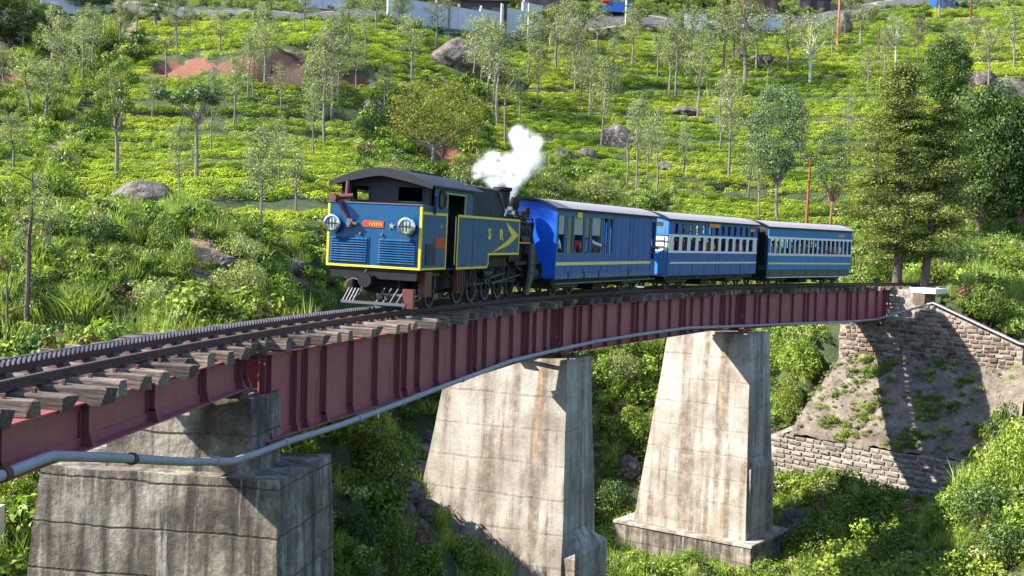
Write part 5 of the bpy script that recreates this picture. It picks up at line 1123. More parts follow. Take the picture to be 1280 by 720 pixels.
# flank that closes the cone on its left, down to the valley floor
def cone_pt(f): 
    x = (.05) * (1 - f) + (RX + .35) * f + 2.6 * f ** .8; l_ = -2.0 * (1 - f) - 3.0 * f; z = -4.35 * (1 - f) - 8.72 * f + .35 * sin(pi * f) - .25; return x, -l_, z
for j in range(n + 1):
    x, y, z = cone_pt(j / n); mb.v += [(x, y, z + .05), (x + .8, y + 1.2, z - 1.6), (x + 1.3, y + 2.0, -12.9)]
for j in range(n):
    for q in range(2): a = j * 3 + q; mb.f.append((a, a + 1, a + 4, a + 3)); mb.m.append(0)
ef = mb.build('earth_bank', em, None, smooth=True); ef.location = FA.w(0, 0, 0); ef.rotation_euler = (0, 0, FA.rz); tag(ef, 'left flank of the bare earth cone by the abutment', 'earth bank', kind='structure')
mb = MB(); random.seed(31)
for i in range(900):
    f = random.random(); u = random.random() * .96 + .02; r = .03 + .11 * random.random() ** 3
    l_ = (-2.0 + u * 11.2) * (1 - f) + (-3.0 + u * 14.2) * f; x = .05 * (1 - f) + (RX + .35) * f; e = max(0, 1 - u / .1); x += e * e * 2.6 * f ** .8; z = -4.35 * (1 - f) - 8.72 * f + .35 * sin(pi * f)
    p = Vector((x - .05, -l_, z + .05)); v = [p + Vector((random.gauss(0, 1), random.gauss(0, 1), random.gauss(0, .7))).normalized() * r * random.uniform(.7, 1.3) for _ in range(6)]; mb.add(v, [(0, 1, 2), (0, 2, 3), (0, 3, 4), (0, 4, 1), (5, 1, 2), (5, 2, 3), (5, 3, 4), (5, 4, 1)])
o = mb.build('loose_stones', ST2); o.location = FA.w(0, 0, 0); o.rotation_euler = (0, 0, FA.rz); tag(o, 'loose stones strewn over the bare earth cone', 'stones', kind='stuff')
# weeds on the cone (tufts one can hardly count)
wp = []; random.seed(3)
for i in range(520):
    f = random.random() ** .8; u = random.random() * .98 + .01
    if mn.noise(Vector((u * 9, f * 4, 2.2))) < .05 and random.random() < .85 and 1 > 0: continue
    l_ = (-2.0 + u * 11.2) * (1 - f) + (-3.0 + u * 14.2) * f; x = .05 * (1 - f) + (RX + .35) * f; e = max(0, 1 - u / .1); x += e * e * 2.6 * f ** .8; z = -4.35 * (1 - f) - 8.72 * f + .35 * sin(pi * f); q = FA.w(x, l_, z); wp.append((q.x, q.y, q.z))
n = len(wp); sc_ = .2 + .55 * RNG.random(n) ** 2.5
scatter('bank_weeds', wp, np.stack([sc_, sc_, sc_ * .8], 1), np.stack([0 * sc_, 0 * sc_, RNG.random(n) * 6], 1), RNG.choice([0, 1, 3, 5, 2], n), SHR, 'small weeds scattered on the bare earth cone', 'weeds')

# ================================================================== PIPE
PIPE = [(-5.08, 10.58, -0.67), (-5.0, 11.4, -0.71), (-4.91, 12.26, -0.7), (-4.9, 12.45, -0.71), (-4.85, 12.92, -0.8), (-4.71, 14.34, -1.09), (-4.52, 16.17, -1.48), (-4.32, 18.16, -1.85), (-4.21, 19.26, -1.94), (-3.9, 20.54, -1.94), (-3.32, 22.36, -1.95), (-2.88, 23.77, -1.93), (-2.24, 25.79, -1.88), (-1.49, 28.19, -1.82), (-0.78, 30.46, -1.77), (0.06, 33.12, -1.71), (1.06, 36.29, -1.77), (2.99, 40.53, -1.73), (4.88, 43.82, -1.7), (7.33, 48.08, -1.71), (10.88, 54.25, -1.99), (14.54, 58.46, -2.08), (18.17, 62.65, -2.18), (20.67, 65.54, -2.18), (23.33, 64.41, -1.12), (26.72, 60.95, -2.98), (28.06, 59.59, -3.1), (31.91, 55.67, -3.4)]
mb = MB(); mb.tube([Vector(p) for p in PIPE], .06, 12); pp = mb.build('water_pipe', PIPEM, None, smooth=True); tag(pp, 'grey water pipe slung along the near side of the bridge girders', 'pipe')
random.seed(2); 
def along(d):
    for a, b in zip(PIPE[:-1], PIPE[1:]):
        a = Vector(a); b = Vector(b); L = (b - a).length
        if d <= L: return a.lerp(b, d / L), (b - a).normalized()
        d -= L
    return None
d = .9
while True:
    q = along(d)
    if q is None: break
    p, dr = q; MB().tube([p - dr * .05, p + dr * .05], .078, 12).build('pipe_collar', PIPEM if int(d) % 3 else RUST, pp, smooth=True); d += 3.05
for sidx, s_at in ((1, -5.6), (1, -2.2), (1, 1.2), (1, 5.), (1, 8.6), (2, 15), (2, 19), (2, 24), (2, 28), (3, 34), (3, 39), (3, 44)):
    # flat iron hangers from the girder flange to the pipe
    a, b, zt, zb = SPANS[sidx]; P0 = span_line(sidx, s_at); th = atan2(*(tp(b, -.2, 0) - tp(a, -.2, 0)).xy); g_ = Vector((P0.x + cos(th) * 1.02, P0.y - sin(th) * 1.02, zb + 1.0)); 
    best = min((Vector(PIPE[i]).lerp(Vector(PIPE[i + 1]), f / 20) for i in range(len(PIPE) - 1) for f in range(21)), key=lambda p: (p.xy - g_.xy).length)
    mb = MB(); mb.bar((best.x, best.y, zb + .9), (best.x, best.y, best.z - .1), .045, .012); mb.build('pipe_hanger', DMAROON, pp)
# ================================================================== TRAIN MATERIALS
BLUE = paint('locomotive_blue', (.003, .078, .20), .28, .5, (.02, .03, .04), scale=2.5)
BLUE1 = paint('coach_blue_paint', (.010, .090, .31), .36, .35, (.05, .06, .08), scale=2)
BRIGHT = paint('sunlit_end_and_sheet_blue', (.005, .10, .62), .32, .1, (.05, .08, .2), scale=2)  # brighter blue: sunlight painted into the first coach's end; also shelter sheets
YEL = paint('yellow_lining', (.80, .60, .02), .5, .12)
CREAM = paint('cream_paint', (.72, .70, .58), .5, .3, (.3, .26, .2))
WHITEB = paint('white_paint', (.78, .78, .74), .5, .2)
BLACK = paint('sooty_black_steel', (.007, .007, .008), .55, .5, (.024, .02, .018), spec=.3)
DGREY = paint('dark_grey_cab_steel', (.018, .018, .024), .6, .4, (.04, .037, .035), spec=.3)
ROOFM = paint('dusty_coach_roof', (.36, .32, .33), .8, .45, (.20, .17, .16), scale=1.2)
GREYB = paint('grey_green_steel', (.06, .062, .055), .6, .6, (.05, .04, .035))
LGREY = paint('light_grey_bars', (.12, .115, .135), .5, .4, (.12, .1, .1))
REDP = paint('red_plate', (.55, .03, .015), .4, .2)
MRED = paint('dull_red_pipe', (.13, .028, .022), .5, .4)
BEIGE = paint('beige_shutter', (.36, .35, .27), .7, .3, (.2, .19, .15))
ORNG = paint('orange_sign', (.70, .28, .02), .6, .3)
INT = paint('coach_interior', (.05, .055, .06), .8, .3)
def simple(name, col, rough=.5, metal=0, trans=0):
    col = tuple(x * .8 for x in col)
    m, t, b = new_mat(name); v = coords(t, (1, 1, 1)); n1 = noise(t, v, 6, 4)
    t.links.new(mix(t, col, tuple(x * .7 for x in col), n1), b.inputs['Base Color']); b.inputs['Roughness'].default_value = rough; b.inputs['Metallic'].default_value = metal
    if trans: b.inputs['Transmission Weight'].default_value = trans
    return m
CHROME = simple('bright_lamp_rim', (.75, .74, .72), .22, 1); GLASS = simple('lamp_glass', (.55, .62, .55), .08, .2); BRASS = simple('brass', (.62, .45, .2), .3, 1); STAR = simple('polished_star', (.85, .82, .74), .25, .8)
def wheel(r, w=.1, spokes=9, name='wheel', parent=None, loc=(0, 0, 0), mat=None, rim=None):
    mb = MB(); n = 26
    prof = [(-w / 2, r * .80), (-w / 2, r), (w / 2 - .02, r * .985), (w / 2 - .02, r * .80)]
    for k in range(n):
        a0 = 2 * pi * k / n; a1 = 2 * pi * (k + 1) / n
        P = [[(q[1] * cos(a), q[0], q[1] * sin(a)) for q in prof] for a in (a0, a1)]
        mb.hexa([P[0][0], P[1][0], P[1][3], P[0][3], P[0][1], P[1][1], P[1][2], P[0][2]], 1)
    for k in range(spokes): a = 2 * pi * k / spokes + .2; mb.bar((cos(a) * r * .12, 0, sin(a) * r * .12), (cos(a) * r * .84, 0, sin(a) * r * .84), .05, .035, 0, (0, 1, 0))
    mb.tube([(0, -w * .7, 0), (0, w * .7, 0)], r * .22, 12)
    fl = MB(); mb.tube([(0, w / 2 - .02, 0), (0, w / 2 + .012, 0)], r * 1.07, 26) if False else None
    o = mb.build(name, [mat or BLACK, rim or GREYB], parent); o.location = loc; return o
def wall_grid(mb, x0, x1, z0, z1, y0, y1, holes, m=0):
    xs_ = sorted({x0, x1, *[h[0] for h in holes], *[h[1] for h in holes]}); zs_ = sorted({z0, z1, *[h[2] for h in holes], *[h[3] for h in holes]})
    for zi in range(len(zs_) - 1):
        run = None
        for xi in range(len(xs_) - 1):
            cx = (xs_[xi] + xs_[xi + 1]) / 2; cz = (zs_[zi] + zs_[zi + 1]) / 2
            solid = not any(h[0] < cx < h[1] and h[2] < cz < h[3] for h in holes)
            if solid: run = (run[0], xs_[xi + 1]) if run else (xs_[xi], xs_[xi + 1])
            if (not solid or xi == len(xs_) - 2) and run: mb.box(run[0], run[1], y0, y1, zs_[zi], zs_[zi + 1], m); run = None
def text_mesh(txt, size, mat, name, parent, loc, rot, depth=.006, sx=1.0):
    cu = bpy.data.curves.new(name, 'FONT'); cu.body = txt; cu.size = size; cu.extrude = depth; cu.align_x = 'CENTER'; cu.align_y = 'CENTER'; cu.offset = size * .04
    tmp = bpy.data.objects.new(name, cu); COL.objects.link(tmp); dg = bpy.context.evaluated_depsgraph_get(); me = bpy.data.meshes.new_from_object(tmp.evaluated_get(dg)); bpy.data.objects.remove(tmp)
    me.materials.clear(); me.materials.append(mat); o = link(bpy.data.objects.new(name, me), parent); o.location = loc; o.rotation_euler = rot; o.scale = (sx, 1, 1); return o

# ================================================================== LOCOMOTIVE  (x forward along the track, y left, z up; the near side is y = -1.2)
random.seed(12)
LF = Frame(TX0, TY0, .305, 0)
loco = empty('steam_locomotive', (LF.X, LF.Y, 0), LF.rz, CANT); tag(loco, 'blue rack steam locomotive with yellow lining and black cab, running bunker first', 'steam locomotive')
W2 = 1.2
mb = MB(); wall_grid(mb, 0, 1.66, 1.0, 2.50, -W2, -W2 + .03, []); wall_grid(mb, 0, 1.66, 1.0, 2.50, W2 - .03, W2, []); mb.box(0, .03, -W2 + .03, W2 - .03, 1.0, 2.5); mb.box(.03, 1.66, -W2 + .03, W2 - .03, 1.0, 1.04); mb.box(.03, 1.66, -1.17, 1.17, 2.44, 2.47, 0)
bunker = mb.build('bunker', BLUE, loco)
mb = MB(); mb.box(-.02, .06, -1.22, 1.22, 2.5, 2.525); mb.box(.05, .75, -1.19, 1.19, 2.48, 2.512); mb.build('bunker_top_plate', LGREY, bunker)
mb = MB(); e = .006
mb.box(-e, 0, -W2, -W2 + .055, 1.0, 2.47); mb.box(-e, 0, W2 - .055, W2, 1.0, 2.47); mb.box(-e * 1.3, 0, -W2 + .056, W2 - .056, 1.0, 1.055)
mb.box(0, .05, -W2 - e, -W2, 1.0, 2.47); mb.box(.05, 1.6, -W2 - e * 1.3, -W2, 2.30, 2.36); mb.box(.05, 1.6, -W2 - e * 1.3, -W2, 1.0, 1.05); mb.box(1.60, 1.66, -W2 - e, -W2, 1.0, 2.36)
mb.build('lining', YEL, bunker)
for (ya, yb) in ((1.14, .10), (-.10, -1.12)):
    pn = MB(); y0, y1 = min(ya, yb), max(ya, yb); pn.box(-.012, 0, y0, y1, 1.10, 1.74); lp = pn.build('louvre_panel', BLUE, bunker); 
    sl = MB().hexa([(-.055, y0 + .05, -.004), (-.012, y0 + .05, .0), (-.012, y1 - .05, .0), (-.055, y1 - .05, -.004), (-.050, y0 + .05, .004), (-.012, y0 + .05, .036), (-.012, y1 - .05, .036), (-.050, y1 - .05, .004)]).build('louvre', BLUE, mesh_only=True)
    for k in range(10): o = link(bpy.data.objects.new('louvre', sl), lp); o.location.z = 1.135 + k * .058
for y in (1.01, -.88):
    root = MB(); root.tube([(0.02, y, 2.0), (-.16, y, 2.0)], .17, 20); o = root.build('headlight', BLACK, loco, smooth=True)
    r = MB(); n = 28
    for k in range(n):
        a0, a1 = 2 * pi * k / n, 2 * pi * (k + 1) / n; q = lambda x, rr, a: (x, y + rr * cos(a), 2.0 + rr * sin(a))
        r.hexa([q(-.15, .155, a0), q(-.15, .155, a1), q(-.15, .225, a1), q(-.15, .225, a0), q(-.20, .165, a0), q(-.20, .165, a1), q(-.19, .21, a1), q(-.19, .21, a0)])
    r.build('lamp_rim', CHROME, o)
    g_ = MB(); g_.tube([(-.160, y, 2.0), (-.168, y, 2.0), (-.172, y, 2.0)], [.165, .13, .05], 20); g_.build('lamp_glass', GLASS, o)
    g_ = MB(); g_.box(-.186, -.176, y - .16, y + .16, 1.99, 2.01); [g_.box(-.186, -.176, y + dx - .006, y + dx + .006, 2.0 - .12, 2.0 + .12) for dx in (-.08, 0, .08)]; g_.build('lamp_guard', BLACK, o)
mb = MB(); mb.prism([(.32, 2.03), (.27, 2.10), (.18, 2.115), (-.25, 2.095), (-.25, 1.94), (.18, 1.945), (.27, 1.955)], 'x', -.016, 0); pl = mb.build('name_plate', BRASS, loco)
mb = MB(); mb.prism([(.30, 2.03), (.255, 2.085), (.18, 2.10), (-.235, 2.08), (-.235, 1.955), (.18, 1.96), (.255, 1.97)], 'x', -.021, -.0165); mb.build('plate_field', REDP, pl)
mb = MB(); random.seed(6)   # lettering too small in the photograph to read: little raised strokes
for k in range(6): yy = .10 - k * .06; mb.bar((-.024, yy, 1.98), (-.024, yy - .02 + random.random() * .04, 2.06), .014, .004, 0, (1, 0, 0)); mb.bar((-.024, yy + .015, 2.0 + .05 * random.random()), (-.024, yy - .022, 2.0 + .05 * random.random()), .012, .004, 0, (1, 0, 0))
mb.build('plate_lettering', YEL, pl)
def star(y, z, R, face):
    pts = []
    for k in range(10): a = pi / 2 + k * pi / 5; rr = R if k % 2 == 0 else R * .4; pts.append((rr * cos(a), rr * sin(a)))
    mb = MB()
    if face == 'rear': mb.prism([(y + p, z + q) for p, q in pts], 'x', -.03, 0)
    else: mb.prism([(y + p, z + q) for p, q in pts], 'y', -W2 - .025, -W2)
    mb.build('star', STAR, loco)
star(-.46, 2.0, .085, 'rear'); star(1.22, 2.05, .07, 'side')
# red lamp pipe and hose over the left shoulder of the bunker
mb = MB(); mb.tube([(.05, .98, 2.60), (-.20, .98, 2.60)], .085, 12); mb.tube([(-.20, .98, 2.60), (-.26, .98, 2.60)], .10, 12); mb.tube([(.1, .78, 2.62), (.14, .78, 3.0)], .045, 8); mb.tube([(.12, .62, 2.66), (.02, 1.0, 2.62)], .07, 10); mb.tube([(-.08, .9, 2.55), (-.09, .78, 2.35), (-.05, .68, 2.15)], .04, 8); mb.build('vacuum_pipe', MRED, loco, smooth=True)
mb = MB(); mb.box(-.10, 0, .52, .66, 1.93, 2.12); mb.tube([(-.02, .59, 2.02), (-.16, .59, 2.02)], .06, 10); mb.box(-.12, -.02, .40, .56, 1.99, 2.05); mb.build('lamp_bracket', LGREY, loco)
for y in (.33, -.22): MB().tube([(0, y, 1.79), (-.06, y, 1.79)], .03, 8).build('panel_knob', CHROME, loco)
# side fittings of the bunker
mb = MB(); mb.box(.28, .96, -W2 - .004, -W2, 1.12, 1.62); gr = mb.build('side_grille', BLACK, loco)
sl = MB().box(.30, .94, -W2 - .028, -W2 - .004, -.012, .012).build('louvre', BLUE, mesh_only=True)
for k in range(9): o = link(bpy.data.objects.new('louvre', sl), gr); o.location.z = 1.15 + k * .055
MB().box(.90, 1.56, -W2 - .012, -W2, 1.51, 1.77).build('red_notice_plate', REDP, loco)
# cab
cab = MB(); cab.box(.78, 1.50, -W2 + .005, -W2 + .035, 2.36, 2.98); cab.box(2.95, 3.48, -W2 + .005, -W2 + .035, 2.36, 2.98); cab.box(1.5, 2.95, -W2 + .005, -W2 + .035, 2.86, 2.98)
cab.box(.78, 1.50, W2 - .035, W2 - .005, 2.36, 2.98); cab.box(2.95, 3.48, W2 - .035, W2 - .005, 1.0, 2.98); cab.box(1.5, 2.95, W2 - .035, W2 - .005, 2.86, 2.98)
cabo = cab.build('cab_side', BLUE, loco)
def roofz(y, r=1.28, e=2.98, h=.36): return e + h * (1 - (y / r) ** 2)
rw_ = MB(); wall_grid(rw_, -1.16, 1.16, 2.47, 2.94, 0, .03, [(-.95, -.33, 2.58, 2.93), (.44, .90, 2.60, 2.93)])
rw_.v = [(.60 + y, x, z) for x, y, z in rw_.v]; ys = [-1.16 + 2.32 * i / 16 for i in range(17)]
for a, b_ in zip(ys[:-1], ys[1:]): rw_.hexa([(.60, a, 2.94), (.63, a, 2.94), (.63, b_, 2.94), (.60, b_, 2.94), (.60, a, roofz(a) - .04), (.63, a, roofz(a) - .04), (.63, b_, roofz(b_) - .04), (.60, b_, roofz(b_) - .04)])
bw = rw_.build('cab_rear_wall', DGREY, loco)
mb = MB(); mb.box(.60, .64, -1.16, -1.10, 2.5, 2.98); mb.box(.60, .64, 1.10, 1.16, 2.5, 2.98); mb.build('cab_corner_post', DGREY, loco)
for (y0, y1) in ((-.95, -.33), (.44, .90)):
    mb = MB(); mb.box(.575, .60, y0 - .03, y1 + .03, 2.93, 2.96); mb.box(.58, .60, y0 - .03, y0, 2.58, 2.93); mb.box(.58, .60, y1, y1 + .03, 2.58, 2.93); mb.box(.575, .60, y0 - .03, y1 + .03, 2.57, 2.60); mb.build('cab_window_frame', DGREY, loco)
mb = MB(); ys = [-1.33 + 2.66 * i / 20 for i in range(21)]
for a, b_ in zip(ys[:-1], ys[1:]):
    za, zb_ = 2.95 + .37 * (1 - abs(a / 1.33) ** 1.7), 2.95 + .37 * (1 - abs(b_ / 1.33) ** 1.7)
    mb.hexa([(.25, a, za), (3.95, a, za), (3.95, b_, zb_), (.25, b_, zb_), (.25, a, za + .045), (3.95, a, za + .045), (3.95, b_, zb_ + .045), (.25, b_, zb_ + .045)])
    fa, fb = 2.90 + .27 * (1 - abs(a / 1.33) ** 1.25), 2.90 + .27 * (1 - abs(b_ / 1.33) ** 1.25); mb.hexa([(.24, a, fa), (.27, a, fa), (.27, b_, fb), (.24, b_, fb), (.24, a, za), (.27, a, za), (.27, b_, zb_), (.24, b_, zb_)])
rf = mb.build('cab_roof', DGREY, loco, smooth=True)
mb = MB(); mb.box(1.4, 3.6, -.28, .28, 3.34, 3.385); mb.build('roof_ventilator', DGREY, rf)
mb = MB(); n = 20
for k in range(n):
    a0, a1 = 2 * pi * k / n, 2 * pi * (k + 1) / n; q = lambda yy, rr, a: (1.22 + rr * cos(a), yy, 2.68 + rr * sin(a) * 1.15)
    mb.hexa([q(-1.20, .16, a0), q(-1.20, .16, a1), q(-1.20, .205, a1), q(-1.20, .205, a0), q(-1.225, .16, a0), q(-1.225, .16, a1), q(-1.225, .205, a1), q(-1.225, .205, a0)])
sw = mb.build('round_side_window', BLACK, cabo); mb = MB(); mb.tube([(1.22, -1.212, 2.68), (1.22, -1.204, 2.68)], .165, 18); mb.build('window_pane', simple('dark_glass', (.02, .025, .03), .08), sw)
mb = MB(); mb.box(1.62, 1.66, -W2 + .0, -W2 + .03, 2.36, 2.86); mb.box(2.90, 2.945, -W2 - .002, -W2 + .03, 2.36, 2.86); mb.box(1.5, 2.95, -W2 - .003, -W2 + .002, 2.83, 2.87); mb.build('door_lining', simple('pale_green_lining', (.35, .42, .18)), cabo)
# cab interior: backhead, gauges, floor; the driver stands there as a thing of his own
mb = MB(); mb.box(.66, 3.9, -1.15, 1.15, .98, 1.02); mb.box(3.30, 3.45, -1.14, 1.14, 1.02, 2.9); mb.tube([(3.3, 0, 1.95), (2.9, 0, 1.95)], .62, 18); mb.tube([(3.0, -.5, 2.3), (3.0, .5, 2.3)], .05, 8); mb.tube([(2.9, -.75, 2.1), (2.9, -.75, 2.75)], .035, 8); mb.tube([(2.9, .0, 2.55), (2.75, 0, 2.55)], .1, 12); mb.build('backhead', BLACK, loco)
mb = MB(); mb.box(1.66, 1.69, -1.17, 1.17, 1.0, 2.47); mb.build('bunker_front_wall', BLACK, loco)
MB().box(1.69, 3.3, .56, .60, 1.03, 2.9).build('cab_dark_panel', BLACK, loco); MB().box(2.365, 2.395, -1.185, .55, 1.03, 2.36).build('doorway_dark_panel', BLACK, loco)  # black sheets added so the open cab doorway looks dark
mb = MB(); mb.tube([(1.72, -1.16, 1.1), (1.72, -1.16, 2.3)], .018, 8); mb.tube([(2.3, -1.18, 1.1), (2.3, -1.18, 2.3)], .018, 8); mb.build('handrail', BRASS, loco)
mb = MB(); mb.tube([(.70, -1.24, 2.32), (.70, -1.24, 2.75)], .03, 8); mb.build('side_lamp_rod', BLACK, loco)
# side tanks: L-shaped
for sgn in (-1, 1):
    prof = [(2.40, .98), (4.80, .98), (4.88, 1.06), (4.92, 1.33), (7.62, 1.33), (7.66, 1.38), (7.66, 2.36), (2.40, 2.36)]
    mb = MB(); mb.prism(prof, 'y', sgn * W2, sgn * .62); tk = mb.build('side_tank', BLUE, loco)
    if True:
        y0, y1 = (-W2 - .006, -W2) if sgn < 0 else (W2, W2 + .006); o_ = [(2.40, .98), (4.80, .98), (4.92, 1.10), (4.92, 1.33), (7.66, 1.33), (7.66, 2.36), (2.40, 2.36)]; i_ = [(2.46, 1.035), (4.77, 1.035), (4.86, 1.12), (4.86, 1.39), (7.60, 1.39), (7.60, 2.30), (2.46, 2.30)]
        mb = MB()
        for k in range(7):
            k2 = (k + 1) % 7; P = [o_[k], o_[k2], i_[k2], i_[k]]; mb.hexa([(p[0], y0, p[1]) for p in P] + [(p[0], y1, p[1]) for p in P])
        mb.build('lining', YEL, tk)
    mb = MB(); [mb.tube([(x, sgn * W2, z), (x, sgn * (W2 + .012), z)], .014, 6) for x in [2.6 + .24 * k for k in range(21)] for z in (2.26,)]; rv_ = mb.build('rivets', BLUE, tk); rv_['kind'] = 'stuff'
    mb = MB(); mb.box(3.58, 3.60, min(sgn * W2, sgn * (W2 + .005)), max(sgn * W2, sgn * (W2 + .005)), 1.04, 2.30); mb.build('tank_seam', BLACK, tk)
text_mesh('S', .40, YEL, 'letter', loco, (4.90, -W2 - .008, 1.89), (pi / 2, 0, 0), sx=1.25); text_mesh('R', .40, YEL, 'letter', loco, (5.93, -W2 - .008, 1.88), (pi / 2, 0, 0), sx=1.25)
mb = MB(); y0, y1 = -W2 - .012, -W2
for P in ([(7.54, 1.90), (6.30, 2.27), (6.62, 2.02), (6.88, 1.88)], [(7.54, 1.90), (6.88, 1.88), (6.55, 1.74), (5.20, 1.40), (6.6, 1.60)]): mb.prism(P, 'y', y0, y1)
mb.build('chevron_emblem', YEL, loco)
# boiler casing, boiler, smokebox, chimney, dome, pipes
mb = MB(); mb.prism([(3.5, 2.37), (6.95, 2.37), (6.15, 3.05), (6.05, 3.12), (3.5, 3.12)], 'y', -.98, .98); cs_ = mb.build('firebox_casing', DGREY, loco)
mb = MB(); mb.box(3.5, 6.2, -1.0, 1.0, 3.12, 3.16); mb.bar((6.1, -1.0, 3.1), (6.98, -1.0, 2.40), .05, .03); [mb.bar((3.6 + .6 * k, -.99, 3.17), (3.6 + .6 * k, .99, 3.17), .04, .03) for k in range(5)]; mb.build('casing_rail', LGREY, cs_)
mb = MB(); mb.tube([(3.4, 0, 2.02), (9.2, 0, 2.02)], .66, 26); mb.tube([(8.4, 0, 2.02), (10.25, 0, 2.02)], .72, 26); mb.tube([(10.25, 0, 2.02), (10.32, 0, 2.02), (10.38, 0, 2.02)], [.66, .5, .1], 26); [mb.tube([(x, 0, 2.02), (x + .06, 0, 2.02)], .675, 26) for x in (5.5, 7.1, 8.3)]; mb.build('boiler', BLACK, loco, smooth=True)
mb = MB(); mb.tube([(9.55, 0, 2.6), (9.55, 0, 2.78), (9.55, 0, 2.9), (9.55, 0, 3.22), (9.55, 0, 3.28), (9.55, 0, 3.36)], [.34, .26, .22, .24, .30, .30], 20); mb.build('chimney', BLACK, loco, smooth=True)
mb = MB(); mb.tube([(7.4, 0, 2.55), (7.4, 0, 2.9), (7.4, 0, 3.05), (7.4, 0, 3.12)], [.36, .34, .24, .04], 20); mb.build('steam_dome', BLACK, loco, smooth=True)
mb = MB(); mb.tube([(8.4, -.1, 2.6), (8.4, -.1, 2.95), (8.4, -.1, 3.1)], [.2, .19, .05], 14); mb.tube([(10.3, -.12, 2.6), (10.3, -.12, 2.78), (10.3, -.12, 3.0), (10.3, -.12, 3.1)], [.14, .19, .21, .15], 16); mb.tube([(6.9, .2, 2.7), (6.9, .2, 3.25)], .05, 8); mb.tube([(6.9, .2, 3.25), (6.9, .2, 3.4)], .08, 8); mb.build('sand_dome', BLACK, loco, smooth=True)
random.seed(8); mb = MB()
for z, x0, x1, y in ((2.5, 6.6, 9.3, -.86), (2.62, 6.8, 9.0, -.72), (2.42, 7.7, 10.0, -.95), (2.30, 7.8, 9.9, -1.02), (2.75, 7.0, 8.2, -.5)):
    mb.tube([(x0, y, z), (x0 + .3, y - .03, z + .02), ((x0 + x1) / 2, y, z - .03), (x1 - .2, y, z), (x1, y + .1, z - .3)], .03, 7)
for k in range(7): x = 7.75 + .33 * k; mb.tube([(x, -.5, 2.55), (x, -.85, 2.4), (x, -.98, 2.0), (x, -.95, 1.4)], .022, 6)
mb.build('steam_pipe', BLACK, loco, smooth=True)
mb = MB(); mb.tube([(6.55, -1.05, 2.42), (6.9, -1.02, 2.62), (7.2, -1.02, 2.5)], .03, 8); mb.tube([(7.25, -1.0, 2.62), (7.25, -1.0, 2.72)], .09, 10); mb.tube([(7.55, -1.0, 2.5), (7.55, -1.0, 2.6)], .07, 10); mb.build('safety_valve', CHROME, loco, smooth=True)
mb = MB(); mb.tube([(9.0, -.98, 2.45), (9.0, -.98, 2.75)], .1, 12); mb.tube([(8.6, -.98, 2.5), (8.6, -.98, 2.62)], .12, 12); mb.tube([(10.0, -.7, 1.2), (10.0, -.7, 2.3)], .13, 12); mb.tube([(8.2, -.98, 1.75), (9.0, -.98, 1.75)], .15, 14); mb.build('air_pump', BLACK, loco, smooth=True)
# frames, running gear
mb = MB(); mb.box(.25, 10.4, -.62, -.56, .45, 1.0); mb.box(.25, 10.4, .56, .62, .45, 1.0); mb.box(.9, 1.0, -1.05, 1.05, .35, 1.0); mb.box(.3, 10.3, -.55, .55, .7, .98); mb.box(10.3, 10.45, -1.15, 1.15, .6, 1.05); mb.box(7.7, 10.3, -1.1, 1.1, 1.02, 1.12); mb.box(4.9, 9.3, -.5, .5, .95, 1.6); mb.box(4.9, 9.0, -.9, -.8, .98, 1.30); mb.box(1.6, 9.2, -.4, .4, .3, .7); mb.build('frame', BLACK, loco)
mb = MB(); mb.prism([(7.5, 1.1), (10.2, 1.1), (10.2, 1.55), (9.6, 2.3), (7.5, 2.3)], 'y', -.95, -.55); mb.prism([(7.5, 1.1), (10.2, 1.1), (10.2, 1.55), (9.6, 2.3), (7.5, 2.3)], 'y', .55, .95); mb.build('smokebox_saddle', BLACK, loco)
MB().box(7.68, 8.98, -1.16, -1.10, 1.66, 1.70).build('footplate_edge', ORNG, loco)
for x in (2.04, 4.05, 5.15, 6.35, 7.5, 8.65):
    r = .33 if x < 3 else .41
    for y in (-.56, .56): wheel(r, .11, 9, 'wheel', loco, (x, y - .05 * (1 if y < 0 else -1), r + .0), BLACK, GREYB)
mb = MB(); mb.bar((4.0, -.70, .41 + .1), (8.7, -.70, .41 + .1), .10, .05, 0, (0, 0, 1)); [mb.tube([(x, -.66, .51), (x, -.76, .51)], .08, 10) for x in (4.05, 5.15, 6.35, 7.5, 8.65)]; mb.build('coupling_rod', GREYB, loco)
mb = MB(); mb.bar((6.35, -.80, .51), (9.2, -.86, .72), .12, .05); mb.bar((5.6, -.82, .62), (7.4, -.84, .78), .10, .05); mb.bar((7.6, -.9, 1.25), (8.7, -.92, .85), .07, .04); mb.bar((7.2, -.88, .6), (7.25, -.88, 1.25), .08, .04); mb.bar((8.6, -.9, 1.35), (9.1, -.9, .6), .06, .04); mb.build('connecting_rod', GREYB, loco)
mb = MB(); mb.tube([(9.15, -.90, .70), (10.15, -.90, .70)], .24, 18); mb.tube([(9.15, -.90, 1.18), (10.1, -.90, 1.18)], .20, 18); mb.box(9.2, 10.1, -1.05, -.6, .72, 1.3); mb.tube([(5.2, -.9, .78), (5.9, -.9, .78)], .12, 14); mb.build('cylinder', BLACK, loco, smooth=True)
mb = MB(); mb.prism([(8.95, 1.66), (9.35, 1.66), (9.38, .95), (9.25, .5), (8.9, .18), (8.55, .14), (8.6, .22), (8.85, .45), (8.98, .9)], 'y', -1.20, -1.12); sp_ = mb.build('step_plate', GREYB, loco)
mb = MB(); [mb.tube([(9.17, -1.205, z), (9.17, -1.195, z)], .06, 10) for z in (1.5, 1.25, 1.0, .75)]; mb.box(8.5, 9.2, -1.2, -.8, .14, .17); mb.build('step_hole', BLACK, sp_)
random.seed(4); mb = MB()
for k in range(16): x = 2.3 + 6.4 * random.random(); mb.bar((x, -.75 - .25 * random.random(), .95), (x + random.gauss(0, .25), -.75 - .2 * random.random(), .45 + .3 * random.random()), .05, .03)
